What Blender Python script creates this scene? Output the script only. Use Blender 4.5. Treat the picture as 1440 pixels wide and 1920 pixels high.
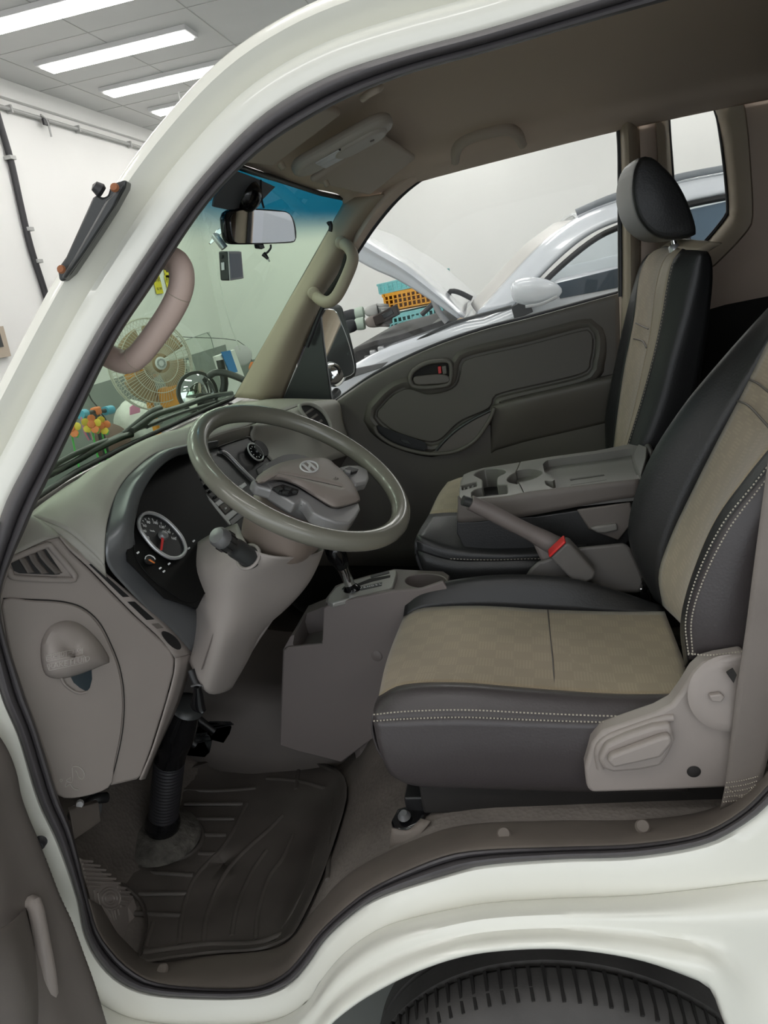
import bpy, bmesh, math, random
from mathutils import Vector, Matrix
random.seed(7)
for _o in list(bpy.data.objects): bpy.data.objects.remove(_o)
SC = bpy.context.scene
COL = SC.collection
# ---------------------------------------------------------------- camera
H = 1.65                                   # height of the lens above the workshop floor
FPX = 1400.0
YAW, PIT, ROL = math.radians(12.1), math.radians(17.2), math.radians(9.4)
_f0 = Vector((-math.sin(YAW), math.cos(YAW), 0)); _r0 = Vector((math.cos(YAW), math.sin(YAW), 0)); _z = Vector((0, 0, 1))
CF = math.cos(PIT)*_f0 - math.sin(PIT)*_z
_u0 = math.sin(PIT)*_f0 + math.cos(PIT)*_z
CR_ = math.cos(ROL)*_r0 - math.sin(ROL)*_u0
CU = math.sin(ROL)*_r0 + math.cos(ROL)*_u0
CAM = Vector((0, 0, H))
cd = bpy.data.cameras.new('camera'); cam = bpy.data.objects.new('camera', cd); COL.objects.link(cam)
cd.sensor_fit = 'VERTICAL'; cd.sensor_height = 36.0; cd.sensor_width = 27.0; cd.lens = FPX/1920*36.0
cd.clip_start = 0.02; cd.clip_end = 100
m3 = Matrix((CR_, CU, -CF)).transposed()
cam.matrix_world = Matrix.Translation(CAM) @ m3.to_4x4()
SC.camera = cam
# ---------------------------------------------------------------- view and world
vs = SC.view_settings; vs.view_transform = 'Standard'; vs.look = 'None'; vs.exposure = 0.27; vs.gamma = 1.0; vs.use_curve_mapping = False
W = bpy.data.worlds.new('world'); SC.world = W; W.use_nodes = True
W.node_tree.nodes['Background'].inputs[0].default_value = (0.9, 0.95, 1.0, 1); W.node_tree.nodes['Background'].inputs[1].default_value = 1.65
LIGHT_STRENGTH = 12.2                       # ceiling panels
# ---------------------------------------------------------------- pixel helpers
def ray(u, v): return CF + CR_*((u-720)/FPX) - CU*((v-960)/FPX)
def P(u, v, y):
    d = ray(u, v); return CAM + d*(y/d.y)
def PX(u, v, x):
    d = ray(u, v); return CAM + d*(x/d.x)
def PZ(u, v, zr):
    d = ray(u, v); return CAM + d*(zr/d.z)
def PN(u, v, p, n):
    d = ray(u, v); return CAM + d*((p-CAM).dot(n)/d.dot(n))
def V(x, y, z): return Vector((x, y, z+H))
def R(y, l):
    if isinstance(y, (int, float)): return [P(u, v, y) for u, v in l]
    return [P(u, v, yy) for (u, v), yy in zip(l, y)]
def Y3(l): return [P(u, v, y) for u, v, y in l]
# ---------------------------------------------------------------- curve helpers
def _cr(p0, p1, p2, p3, t):
    t2 = t*t; t3 = t2*t
    return 0.5*((2*p1) + (p2-p0)*t + (2*p0-5*p1+4*p2-p3)*t2 + (3*p1-p0-3*p2+p3)*t3)
def dense(pts, closed=False, k=8, lin=False):
    n = len(pts); out = []
    segs = n if closed else n-1
    for i in range(segs):
        p1, p2 = pts[i], pts[(i+1) % n]
        p0 = pts[(i-1) % n] if (closed or i > 0) else p1*2-p2
        p3 = pts[(i+2) % n] if (closed or i+2 < n) else p2*2-p1
        for j in range(k):
            t = j/k
            out.append(p1.lerp(p2, t) if lin else _cr(p0, p1, p2, p3, t))
    if not closed: out.append(pts[-1].copy())
    return out
def resample(pts, n, closed=False, lin=False):
    d = dense(pts, closed, 10, lin)
    if closed: d = d+[d[0].copy()]
    L = [0.0]
    for a, b in zip(d, d[1:]): L.append(L[-1]+(b-a).length)
    T = L[-1]; out = []; j = 0
    m = n if closed else n-1
    for i in range(n):
        s = T*i/m
        while j < len(L)-2 and L[j+1] < s: j += 1
        seg = L[j+1]-L[j]
        out.append(d[j].lerp(d[j+1], 0 if seg < 1e-9 else min(1, (s-L[j])/seg)))
    return out
# ---------------------------------------------------------------- object helpers
def link(o, parent=None):
    COL.objects.link(o)
    if parent is not None: o.parent = parent
    return o
def tag(o, label=None, cat=None, group=None, kind=None):
    if label: o['label'] = label
    if cat: o['category'] = cat
    if group: o['group'] = group
    if kind: o['kind'] = kind
    return o
def thing(name, label, cat, group=None, kind=None):
    e = bpy.data.objects.new(name, None); e.empty_display_size = 0.05
    link(e); return tag(e, label, cat, group, kind)
def obj(name, verts, faces, mat, parent=None, smooth=True, bevel=0, bseg=2, solid=0, soff=0, sub=0, angle=35):
    me = bpy.data.meshes.new(name)
    me.from_pydata([tuple(v) for v in verts], [], faces); me.validate()
    bm = bmesh.new(); bm.from_mesh(me)
    bmesh.ops.recalc_face_normals(bm, faces=bm.faces) if solid == 0 else None
    bm.to_mesh(me); bm.free()
    o = bpy.data.objects.new(name, me); link(o, parent)
    if mat is not None: me.materials.append(mat)
    if solid:
        m = o.modifiers.new('solid', 'SOLIDIFY'); m.thickness = abs(solid); m.offset = soff
    if bevel:
        m = o.modifiers.new('bevel', 'BEVEL'); m.width = bevel; m.segments = bseg; m.limit_method = 'ANGLE'; m.angle_limit = math.radians(angle)
    if sub:
        m = o.modifiers.new('sub', 'SUBSURF'); m.levels = sub; m.render_levels = sub
    if smooth:
        for p in me.polygons: p.use_smooth = True
        if not sub and hasattr(me, 'set_sharp_from_angle'): me.set_sharp_from_angle(angle=math.radians(48))
    return o
def gridfaces(nr, nc, cu=False, cv=False):
    f = []
    for i in range(nr if cv else nr-1):
        for j in range(nc if cu else nc-1):
            a = i*nc+j; b = i*nc+(j+1) % nc; c = ((i+1) % nr)*nc+(j+1) % nc; d = ((i+1) % nr)*nc+j
            f.append((a, b, c, d))
    return f
def patch(name, rows, mat, parent=None, nu=24, nv=4, thick=0.004, off=0, linv=False, linu=False, closed=False, **k):
    rs = [resample(r, nu, closed, linu) for r in rows]
    cols = [[r[j] for r in rs] for j in range(nu)]
    dc = [dense(c, False, nv, linv) for c in cols]
    nr = len(dc[0])
    verts = [dc[j][i] for i in range(nr) for j in range(nu)]
    return obj(name, verts, gridfaces(nr, nu, cu=closed), mat, parent, solid=thick, soff=off, **k)
def frames(path, closed=False, up=Vector((0, 0, 1))):
    n = len(path); T = []
    for i in range(n):
        a = path[(i-1) % n] if (closed or i > 0) else path[i]
        b = path[(i+1) % n] if (closed or i < n-1) else path[i]
        T.append((b-a).normalized())
    nrm = up - T[0]*up.dot(T[0])
    if nrm.length < 1e-3: nrm = Vector((1, 0, 0)) - T[0]*T[0].x
    nrm.normalize(); out = []
    for i in range(n):
        nrm = (nrm - T[i]*nrm.dot(T[i])).normalized()
        out.append((path[i], T[i], nrm.copy(), T[i].cross(nrm)))
    return out
def tube(name, path, r, mat, parent=None, seg=12, closed=False, n=0, sx=1, sy=1, lin=False, up=Vector((0, 0, 1)), round_end=False, **k):
    if n: path = resample(path, n, closed, lin)
    fr = frames(path, closed, up); N = len(path)
    rad = r if isinstance(r, (list, tuple)) else None
    verts = []
    for i, (p, t, a, b) in enumerate(fr):
        if rad:
            s = i/(N-1)*(len(rad)-1); q = min(int(s), len(rad)-2); rr = rad[q]+(rad[q+1]-rad[q])*(s-q)
        else: rr = r
        if round_end and not closed and i in (0, N-1): rr *= 0.6
        for j in range(seg):
            an = 2*math.pi*j/seg
            verts.append(p + a*(math.cos(an)*rr*sx) + b*(math.sin(an)*rr*sy))
    faces = gridfaces(N, seg, cu=True, cv=closed)
    if not closed:
        faces.append(tuple(range(seg-1, -1, -1))); faces.append(tuple((N-1)*seg+j for j in range(seg)))
    return obj(name, verts, faces, mat, parent, **k)
def lathe(name, prof, origin, axis, mat, parent=None, seg=32, **k):
    ax = axis.normalized(); a = ax.orthogonal().normalized(); b = ax.cross(a)
    verts = []
    for r, h in prof:
        for j in range(seg):
            t = 2*math.pi*j/seg
            verts.append(origin + ax*h + a*(r*math.cos(t)) + b*(r*math.sin(t)))
    f = gridfaces(len(prof), seg, cu=True)
    if prof[0][0] > 1e-5: f.append(tuple(range(seg-1, -1, -1)))
    if prof[-1][0] > 1e-5: f.append(tuple((len(prof)-1)*seg+j for j in range(seg)))
    o = obj(name, verts, f, mat, parent, **k)
    return o
def prism(name, pts, vec, mat, parent=None, bevel=0.003, bseg=2, smooth_outline=0, **k):
    if smooth_outline: pts = resample(pts, smooth_outline, True)
    n = len(pts)
    verts = list(pts)+[p+vec for p in pts]
    faces = [tuple(range(n)), tuple(range(2*n-1, n-1, -1))]
    for i in range(n): faces.append((i, (i+1) % n, n+(i+1) % n, n+i))
    return obj(name, verts, faces, mat, parent, bevel=bevel, bseg=bseg, **k)
def box(name, c, size, mat, parent=None, ax=None, bevel=0.003, bseg=2, **k):
    X, Y, Z = ax if ax else (Vector((1, 0, 0)), Vector((0, 1, 0)), Vector((0, 0, 1)))
    verts = [c + X*(sx*size[0]/2) + Y*(sy*size[1]/2) + Z*(sz*size[2]/2) for sz in (-1, 1) for sy in (-1, 1) for sx in (-1, 1)]
    faces = [(0, 2, 3, 1), (4, 5, 7, 6), (0, 1, 5, 4), (2, 6, 7, 3), (0, 4, 6, 2), (1, 3, 7, 5)]
    return obj(name, verts, faces, mat, parent, bevel=bevel, bseg=bseg, **k)
def loft(name, rings, mat, parent=None, n=24, nv=4, cap=True, lin=False, **k):
    rs = [resample(r, n, True) for r in rings]
    cols = [dense([r[j] for r in rs], False, nv, lin) for j in range(n)]
    nr = len(cols[0]); verts = [cols[j][i] for i in range(nr) for j in range(n)]
    f = gridfaces(nr, n, cu=True)
    if cap: f.append(tuple(range(n-1, -1, -1))); f.append(tuple((nr-1)*n+j for j in range(n)))
    return obj(name, verts, f, mat, parent, **k)
def sellipse(c, a, b, ra, rb, p=2.6, n=24):
    out = []
    for i in range(n):
        t = 2*math.pi*i/n; ct, st = math.cos(t), math.sin(t)
        out.append(c + a*(ra*math.copysign(abs(ct)**(2/p), ct)) + b*(rb*math.copysign(abs(st)**(2/p), st)))
    return out
def angres(loop, c, N, smooth=True):
    q = [Vector((u, v)) for u, v in loop]
    if smooth: q = dense(q, True, 6)
    out = []
    for i in range(N):
        a = 2*math.pi*i/N; d = Vector((math.cos(a), math.sin(a))); best = None
        for k in range(len(q)):
            p1 = q[k]-Vector(c); p2 = q[(k+1) % len(q)]-Vector(c); e = p2-p1
            den = d.x*(-e.y)+d.y*e.x
            if abs(den) < 1e-12: continue
            t = (p1.x*(-e.y)+p1.y*e.x)/den; s = (d.x*p1.y-d.y*p1.x)/den
            if t > 0 and -1e-6 <= s <= 1+1e-6 and (best is None or t > best): best = t
        best = best if best else 1
        out.append((c[0]+d.x*best, c[1]+d.y*best))
    return out
def text(name, s, size, origin, xd, yd, mat, parent=None, ext=0.0006, align='CENTER'):
    cu = bpy.data.curves.new(name, 'FONT'); cu.body = s; cu.size = size; cu.extrude = ext; cu.align_x = align; cu.align_y = 'CENTER'; cu.resolution_u = 3
    t = bpy.data.objects.new(name+'_curve', cu); COL.objects.link(t)
    bpy.context.view_layer.update()
    me = bpy.data.meshes.new_from_object(t.evaluated_get(bpy.context.evaluated_depsgraph_get()))
    bpy.data.objects.remove(t); bpy.data.curves.remove(cu)
    xd = xd.normalized(); zd = xd.cross(yd).normalized(); yd = zd.cross(xd)
    M = Matrix.Translation(origin) @ Matrix((xd, yd, zd)).transposed().to_4x4()
    me.transform(M); me.name = name
    o = bpy.data.objects.new(name, me); link(o, parent); me.materials.clear(); me.materials.append(mat)
    return o
def carve(o, cutters):
    """cut real holes: the cutters are used up and removed"""
    for c in cutters:
        m = o.modifiers.new('cut', 'BOOLEAN'); m.object = c; m.operation = 'DIFFERENCE'; m.solver = 'EXACT'
    bev = [m.name for m in o.modifiers if m.type == 'BEVEL']
    for b in bev: o.modifiers.remove(o.modifiers[b])
    bpy.context.view_layer.update()
    me = bpy.data.meshes.new_from_object(o.evaluated_get(bpy.context.evaluated_depsgraph_get()))
    o.modifiers.clear(); old = o.data; o.data = me; me.name = o.name; bpy.data.meshes.remove(old)
    for c in cutters: d = c.data; bpy.data.objects.remove(c); bpy.data.meshes.remove(d)
    m = o.modifiers.new('bevel', 'BEVEL'); m.width = .0025; m.segments = 2; m.limit_method = 'ANGLE'; m.angle_limit = math.radians(40)
    for p in me.polygons: p.use_smooth = True
    me.set_sharp_from_angle(angle=math.radians(40))
    return o
def copy_tree(o, parent=None, loc=None):
    c = o.copy(); COL.objects.link(c); c.parent = parent
    if loc is not None: c.location = loc
    for ch in list(o.children): copy_tree(ch, c)
    return c
# ---------------------------------------------------------------- materials
def sr(r, g, b):
    f = lambda c: (c/255/12.92 if c/255 <= .04045 else ((c/255+.055)/1.055)**2.4)
    return (f(r), f(g), f(b))
def mat(name, col, rough=0.5, metal=0.0, coat=0.0, var=0.0, vscale=8.0, bump=0.0, bscale=400.0, spec=0.5, bdist=0.001, rvar=0.0, dirt=None, tex='noise'):
    m = bpy.data.materials.new(name); m.use_nodes = True; nt = m.node_tree; b = nt.nodes['Principled BSDF']
    b.inputs['Base Color'].default_value = (*col, 1); b.inputs['Roughness'].default_value = rough; b.inputs['Metallic'].default_value = metal
    b.inputs['Coat Weight'].default_value = coat; b.inputs['Coat Roughness'].default_value = 0.06; b.inputs['Specular IOR Level'].default_value = spec
    tc = nt.nodes.new('ShaderNodeTexCoord')
    if var or rvar:
        n = nt.nodes.new('ShaderNodeTexNoise'); n.inputs['Scale'].default_value = vscale; n.inputs['Detail'].default_value = 6
        nt.links.new(tc.outputs['Object'], n.inputs['Vector'])
        if var:
            r = nt.nodes.new('ShaderNodeMapRange'); r.inputs[1].default_value = .3; r.inputs[2].default_value = .7; r.inputs[3].default_value = 1-var; r.inputs[4].default_value = 1+var
            nt.links.new(n.outputs['Fac'], r.inputs[0])
            mx = nt.nodes.new('ShaderNodeVectorMath'); mx.operation = 'SCALE'; mx.inputs[0].default_value = col
            nt.links.new(r.outputs[0], mx.inputs['Scale']); nt.links.new(mx.outputs[0], b.inputs['Base Color'])
        if rvar:
            r2 = nt.nodes.new('ShaderNodeMapRange'); r2.inputs[1].default_value = .3; r2.inputs[2].default_value = .7; r2.inputs[3].default_value = max(0, rough-rvar); r2.inputs[4].default_value = rough+rvar
            nt.links.new(n.outputs['Fac'], r2.inputs[0]); nt.links.new(r2.outputs[0], b.inputs['Roughness'])
    if bump:
        if tex == 'voronoi': t = nt.nodes.new('ShaderNodeTexVoronoi'); o_ = t.outputs['Distance']
        else: t = nt.nodes.new('ShaderNodeTexNoise'); t.inputs['Detail'].default_value = 3; o_ = t.outputs['Fac']
        t.inputs['Scale'].default_value = bscale
        nt.links.new(tc.outputs['Object'], t.inputs['Vector'])
        bp = nt.nodes.new('ShaderNodeBump'); bp.inputs['Strength'].default_value = bump; bp.inputs['Distance'].default_value = bdist
        nt.links.new(o_, bp.inputs['Height']); nt.links.new(bp.outputs[0], b.inputs['Normal'])
    return m
def emis(name, col, s):
    m = bpy.data.materials.new(name); m.use_nodes = True; nt = m.node_tree; b = nt.nodes['Principled BSDF']
    b.inputs['Base Color'].default_value = (*col, 1); b.inputs['Emission Color'].default_value = (*col, 1); b.inputs['Emission Strength'].default_value = s
    return m
def glass(name, tint, rough=0.02, band=None):
    m = bpy.data.materials.new(name); m.use_nodes = True; nt = m.node_tree; nt.nodes.clear()
    out = nt.nodes.new('ShaderNodeOutputMaterial'); tr = nt.nodes.new('ShaderNodeBsdfTransparent'); gl = nt.nodes.new('ShaderNodeBsdfGlossy'); mx = nt.nodes.new('ShaderNodeMixShader'); fr = nt.nodes.new('ShaderNodeFresnel')
    tr.inputs[0].default_value = (*tint, 1); gl.inputs['Roughness'].default_value = rough; fr.inputs[0].default_value = 1.45
    if band:                                # the shade band moulded into the glass: (z low, z high, colour)
        tc = nt.nodes.new('ShaderNodeTexCoord'); sx = nt.nodes.new('ShaderNodeSeparateXYZ'); mr = nt.nodes.new('ShaderNodeMapRange'); mc = nt.nodes.new('ShaderNodeMix'); mc.data_type = 'RGBA'
        mr.inputs[1].default_value = band[0]; mr.inputs[2].default_value = band[1]; mr.interpolation_type = 'SMOOTHSTEP'
        nt.links.new(tc.outputs['Object'], sx.inputs[0]); nt.links.new(sx.outputs[2], mr.inputs[0]); nt.links.new(mr.outputs[0], mc.inputs['Factor'])
        mc.inputs['A'].default_value = (*tint, 1); mc.inputs['B'].default_value = (*band[2], 1); nt.links.new(mc.outputs['Result'], tr.inputs[0])
    ge = nt.nodes.new('ShaderNodeNewGeometry'); ior = nt.nodes.new('ShaderNodeMapRange'); ior.inputs[3].default_value = 1.45; ior.inputs[4].default_value = 1/1.45
    nt.links.new(ge.outputs['Backfacing'], ior.inputs[0]); nt.links.new(ior.outputs[0], fr.inputs[0])
    mu = nt.nodes.new('ShaderNodeMath'); mu.operation = 'MULTIPLY'; mu.inputs[1].default_value = .45; nt.links.new(fr.outputs[0], mu.inputs[0]); nt.links.new(mu.outputs[0], mx.inputs[0]); nt.links.new(tr.outputs[0], mx.inputs[1]); nt.links.new(gl.outputs[0], mx.inputs[2]); nt.links.new(mx.outputs[0], out.inputs[0])
    return m
M = {}
M['paint'] = mat('cream_paint', (.80, .795, .72), .28, coat=.6, var=.015, vscale=3)
M['rubber'] = mat('seal_rubber', (.022, .021, .024), .45, bump=.15, bscale=300)
M['seal'] = mat('door_seal', (.068, .062, .066), .5, bump=.1, bscale=200)
M['brown'] = mat('taupe_plastic', (.31, .272, .25), .5, bump=.25, bscale=900, bdist=.0004, var=.03)
M['dashtop'] = mat('dash_top_plastic', (.36, .345, .305), .48, bump=.35, bscale=700, bdist=.0005)
M['taupe_dark'] = mat('dark_taupe_plastic', (.14, .122, .11), .55, bump=.25, bscale=700, bdist=.0005, var=.05)
M['door_plastic'] = mat('door_plastic', (.13, .118, .102), .5, bump=.2, bscale=700, bdist=.0004)
M['door_insert'] = mat('door_insert', (.12, .108, .094), .6, bump=.3, bscale=900, bdist=.0004)
M['liner'] = mat('headliner', (.63, .515, .425), .9, bump=.2, bscale=900, bdist=.0006)
M['trim'] = mat('pillar_trim', (.42, .355, .27), .6, bump=.15, bscale=800, bdist=.0004)
M['handle_pink'] = mat('pinkish_grip', (.60, .46, .40), .5, bump=.25, bscale=900, bdist=.0003)
M['visor'] = mat('visor_vinyl', (.50, .43, .36), .7, bump=.2, bscale=900, bdist=.0004)
M['leather'] = mat('black_leather', (.021, .021, .022), .42, bump=.3, bscale=260, bdist=.0006, tex='voronoi')
M['leather_grey'] = mat('charcoal_leather', (.058, .050, .051), .4, bump=.3, bscale=260, bdist=.0006, tex='voronoi')
M['stitch'] = mat('cream_thread', (.45, .41, .34), .8)
M['black'] = mat('black_plastic', (.012, .012, .013), .4)
M['gloss'] = mat('gloss_black', (.006, .006, .007), .12)
M['cluster'] = mat('cluster_black', (.006, .006, .006), .5, spec=.15)
M['panel_black'] = mat('panel_black', (.010, .010, .011), .3, spec=.3)
M['satin'] = mat('satin_black', (.035, .037, .037), .32)
M['silver'] = mat('silver_plastic', (.52, .52, .53), .32, metal=.6)
M['grey_silver'] = mat('grey_silver_plastic', (.22, .22, .225), .35, metal=.5)
M['chrome'] = mat('chrome', (.75, .75, .76), .08, metal=1)
M['mirror'] = mat('mirror_glass', (.85, .86, .88), .02, metal=1)
M['wheel_rim'] = mat('olive_vinyl', (.17, .165, .135), .26, coat=.35, bump=.2, bscale=300, bdist=.0005)
M['wheel_pad'] = mat('taupe_pad', (.24, .205, .185), .5, bump=.25, bscale=900, bdist=.0003)
M['spoke'] = mat('spoke_silver', (.33, .325, .325), .35, metal=.3)
M['white'] = mat('white_print', (.75, .75, .75), .5)
M['red'] = mat('red_plastic', (.62, .02, .02), .35)
M['orange'] = mat('orange_plastic', (.75, .22, .05), .4)
M['tyre'] = mat('tyre_rubber', (.075, .070, .067), .75, var=.2, vscale=12, bump=.3, bscale=150)
M['mat'] = mat('floor_mat_rubber', (.085, .074, .066), .55, var=.3, vscale=9, bump=.25, bscale=350, rvar=.12)
M['floor_vinyl'] = mat('floor_vinyl', (.13, .112, .098), .6, var=.2, vscale=10, bump=.6, bscale=130, bdist=.002, tex='voronoi')
M['sill'] = mat('sill_plastic', (.165, .14, .122), .6, var=.12, vscale=10, bump=.2, bscale=500, bdist=.0004)
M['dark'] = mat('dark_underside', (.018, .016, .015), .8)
M['belt'] = mat('belt_webbing', (.19, .165, .148), .7, bump=.5, bscale=600, bdist=.0006)
M['belt_guide'] = mat('grey_guide_plastic', (.12, .112, .106), .5, bump=.2, bscale=700, bdist=.0004)
M['wall'] = mat('white_wall', (.80, .795, .775), .9, var=.02, vscale=1.2, bump=.05, bscale=60)
M['dado'] = mat('grey_dado_paint', (.26, .28, .27), .8, var=.05, vscale=2)
M['ceil'] = mat('ceiling_board', (.62, .62, .61), .9, var=.03, vscale=2, bump=.15, bscale=120)
M['concrete'] = mat('painted_floor', (.28, .30, .29), .35, var=.1, vscale=2)
M['alu'] = mat('conduit_grey', (.40, .40, .39), .5, metal=.3)
M['lamp'] = emis('led_panel', (1.0, .98, .95), LIGHT_STRENGTH)
M['ws'] = glass('windshield_glass', (.62, .765, .63), band=(H+.12, H+.20, (.008, .13, .22)))
M['glass'] = glass('door_glass', (.93, .95, .94))
M['lens'] = glass('clear_lens', (.9, .9, .9), .05)
# ================================================================ the workshop
def fabric(name, col):
    m = mat(name, col, .75); nt = m.node_tree; b = nt.nodes['Principled BSDF']
    b.inputs['Sheen Weight'].default_value = .25
    tc = nt.nodes.new('ShaderNodeTexCoord')
    ck = nt.nodes.new('ShaderNodeTexChecker'); ck.inputs['Scale'].default_value = 32; nt.links.new(tc.outputs['Object'], ck.inputs['Vector'])
    mp = nt.nodes.new('ShaderNodeMapping'); mp.inputs['Scale'].default_value = (1, 1, 1); mp.inputs['Rotation'].default_value = (.0, .35, 0); nt.links.new(tc.outputs['Object'], mp.inputs[0])
    wv = nt.nodes.new('ShaderNodeTexWave'); wv.inputs['Scale'].default_value = 70; wv.inputs['Distortion'].default_value = 1.2; nt.links.new(mp.outputs[0], wv.inputs['Vector'])
    nz = nt.nodes.new('ShaderNodeTexNoise'); nz.inputs['Scale'].default_value = 5; nz.inputs['Detail'].default_value = 5; nt.links.new(tc.outputs['Object'], nz.inputs['Vector'])
    mul = nt.nodes.new('ShaderNodeMath'); mul.operation = 'MULTIPLY'; nt.links.new(ck.outputs['Fac'], mul.inputs[0]); nt.links.new(wv.outputs['Fac'], mul.inputs[1])
    r1 = nt.nodes.new('ShaderNodeMapRange'); r1.inputs[3].default_value = .95; r1.inputs[4].default_value = 1.09; nt.links.new(mul.outputs[0], r1.inputs[0])
    r2 = nt.nodes.new('ShaderNodeMapRange'); r2.inputs[1].default_value = .3; r2.inputs[2].default_value = .7; r2.inputs[3].default_value = .88; r2.inputs[4].default_value = 1.1; nt.links.new(nz.outputs['Fac'], r2.inputs[0])
    m2 = nt.nodes.new('ShaderNodeMath'); m2.operation = 'MULTIPLY'; nt.links.new(r1.outputs[0], m2.inputs[0]); nt.links.new(r2.outputs[0], m2.inputs[1])
    sc = nt.nodes.new('ShaderNodeVectorMath'); sc.operation = 'SCALE'; sc.inputs[0].default_value = col; nt.links.new(m2.outputs[0], sc.inputs['Scale']); nt.links.new(sc.outputs[0], b.inputs['Base Color'])
    n2 = nt.nodes.new('ShaderNodeTexNoise'); n2.inputs['Scale'].default_value = 700; nt.links.new(tc.outputs['Object'], n2.inputs['Vector'])
    bp = nt.nodes.new('ShaderNodeBump'); bp.inputs['Strength'].default_value = .4; bp.inputs['Distance'].default_value = .0006; nt.links.new(n2.outputs['Fac'], bp.inputs['Height']); nt.links.new(bp.outputs[0], b.inputs['Normal'])
    return m
M['beige'] = fabric('beige_fabric', (.355, .287, .20))
XW, ZC, YF, XB, YN = -3.81, 1.95, 9.6, 5.0, -5.0      # front wall, ceiling, far wall, back wall, near wall
def slab(name, a, b, m, kind='structure'):
    c = (Vector(a)+Vector(b))/2; s = [abs(b[i]-a[i]) for i in range(3)]
    o = box(name, c, s, m, bevel=0, smooth=False); tag(o, kind=kind); return o
slab('floor', (XW-.2, YN-6, -.1), (XB+.2, YF+.2, 0), M['concrete'])
slab('ceiling', (XW-.2, YN-.2, ZC+H), (XB+.2, YF+.2, ZC+H+.1), M['ceil'])
slab('wall_front', (XW-.2, YN, 0), (XW, YF, ZC+H), M['wall'])
slab('wall_far', (XW-.2, YF, 0), (XB+.2, YF+.2, ZC+H), M['wall'])
slab('wall_back', (XB, YN, 0), (XB+.2, YF, ZC+H), M['wall'])
DZ = -.505+H
slab('trim_1', (XW, YN, 0), (XW+.006, YF, DZ), M['dado'])
slab('trim_2', (XW, YF-.006, 0), (-2.9, YF, .9), M['dado'])
# joints between the ceiling boards
for i, x in enumerate([-3.5, -2.75, -2.0, -1.25]):
    tag(box('trim_%d' % (3+i), V(x, 5.5, ZC-.001), (.006, 8, .003), M['alu'], bevel=0), kind='structure')
for i, y in enumerate([4.75, 5.65, 6.6, 7.55, 8.5]):
    tag(box('trim_%d' % (7+i), V(-2.4, y, ZC-.001), (2.8, .006, .003), M['alu'], bevel=0), kind='structure')
# white cornice strip along the top of the front wall
tag(box('trim_12', V(XW+.02, 4.5, ZC-.07), (.04, 10, .14), M['wall'], bevel=.004), kind='structure')
# LED panels
M['lampframe'] = mat('lamp_frame', (.6, .6, .6), .5)
def led(x, y, label):
    t = thing('ceiling_light', label, 'ceiling light', 'long LED panels on the workshop ceiling')
    c = V(x+.6, y+.1, ZC-.03)
    box('housing', c+Vector((0, 0, .012)), (1.24, .24, .036), M['lampframe'], t, bevel=.004)
    box('diffuser', c-Vector((0, 0, .012)), (1.18, .18, .014), M['lamp'], t, bevel=.003)
LL = 'long white LED panel glowing on the grey board ceiling'
for k in range(-9, 5): led(-3.35, 4.99+.0+k*.945 if k else 5.0, LL)
for xx in (-.9, 1.6):  # unseen panel rows, added to brighten the cab and the far wall
    for k in [-8, -6, -4, -2, 0, 1, 2, 3, 4]: led(xx, 5.0+k*.945, LL)
# conduit along the wall under the cornice, with a clamp
t = thing('conduit', 'thin grey conduit pipe clamped along the top of the white front wall', 'conduit')
tube('pipe', [V(XW+.03, 3.6, ZC-.22), V(XW+.03, 9.5, ZC-.22)], .016, M['alu'], t, n=2)
for y in (6.1, 7.1, 8.1):
    box('clamp', V(XW+.03, y, ZC-.22), (.05, .02, .06), M['alu'], t)
box('hook', V(XW+.05, 6.55, ZC-.25), (.02, .08, .05), M['rubber'], t)
tube('hook_arm', [V(XW+.05, 6.5, ZC-.2), V(XW+.06, 6.56, ZC-.24), V(XW+.05, 6.58, ZC-.36)], .008, M['alu'], t, n=8)
# black cable hose running down the wall
t = thing('cable_pipe', 'black cable pipe running down the white front wall with clips', 'pipe')
pp = [PX(u, v, XW+.03) for u, v in [(-12, 190), (0, 232), (20, 300), (40, 390), (58, 465), (85, 550), (100, 610)]]
tube('hose', pp, .026, M['rubber'], t, n=30, seg=10)
for u, v in [(19, 296), (53, 430), (70, 490)]:
    box('clip', PX(u, v, XW+.035), (.06, .075, .03), M['alu'], t, bevel=.003)
# framed notice at the far left
t = thing('wall_notice', 'small beige framed notice with dark print on front wall', 'notice')
q = [PX(u, v, XW+.01) for u, v in [(-60, 618), (2, 612), (17, 668), (-40, 680)]]
prism('frame', q, Vector((.02, 0, 0)), mat('beige_frame', (.45, .38, .3), .6), t, bevel=.002)
q = [PX(u, v, XW+.032) for u, v in [(-50, 628), (-1, 622), (7, 650), (-45, 660)]]
prism('print', q, Vector((.002, 0, 0)), M['satin'], t, bevel=0)
# yellow note stickers seen through the windscreen
M['yellow'] = mat('yellow_paper', (.75, .62, .03), .7)
for k, (u, v, s1, s2) in enumerate([(296, 533, '배터리', '취급 주의'), (318, 533, '손조심', '안전 제일'), (313, 503, '주의', '')]):
    t = thing('notice_sticker', ['yellow paper sticker with two lines of black lettering on wall', 'yellow paper sticker beside the lettered one, partly behind the grab handle', 'topmost yellow paper sticker with black triangle on wall'][k], 'sticker', 'yellow stickers on the front wall')
    c = PX(u, v, XW+.012)
    box('paper', c, (.004, .17, .20), M['yellow'], t, bevel=0)
    if s1 and k < 2:
        text('lettering', s1, .06, c+Vector((.004, 0, .045)), Vector((0, 1, 0)), Vector((0, 0, 1)), M['black'], t)
        text('lettering', s2, .032, c+Vector((.004, 0, -.05)), Vector((0, 1, 0)), Vector((0, 0, 1)), M['black'], t)
    else:
        prism('warning_triangle', [c+Vector((.004, -.05, -.04)), c+Vector((.004, .05, -.04)), c+Vector((.004, 0, .06))], Vector((.002, 0, 0)), M['black'], t, bevel=0)
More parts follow.
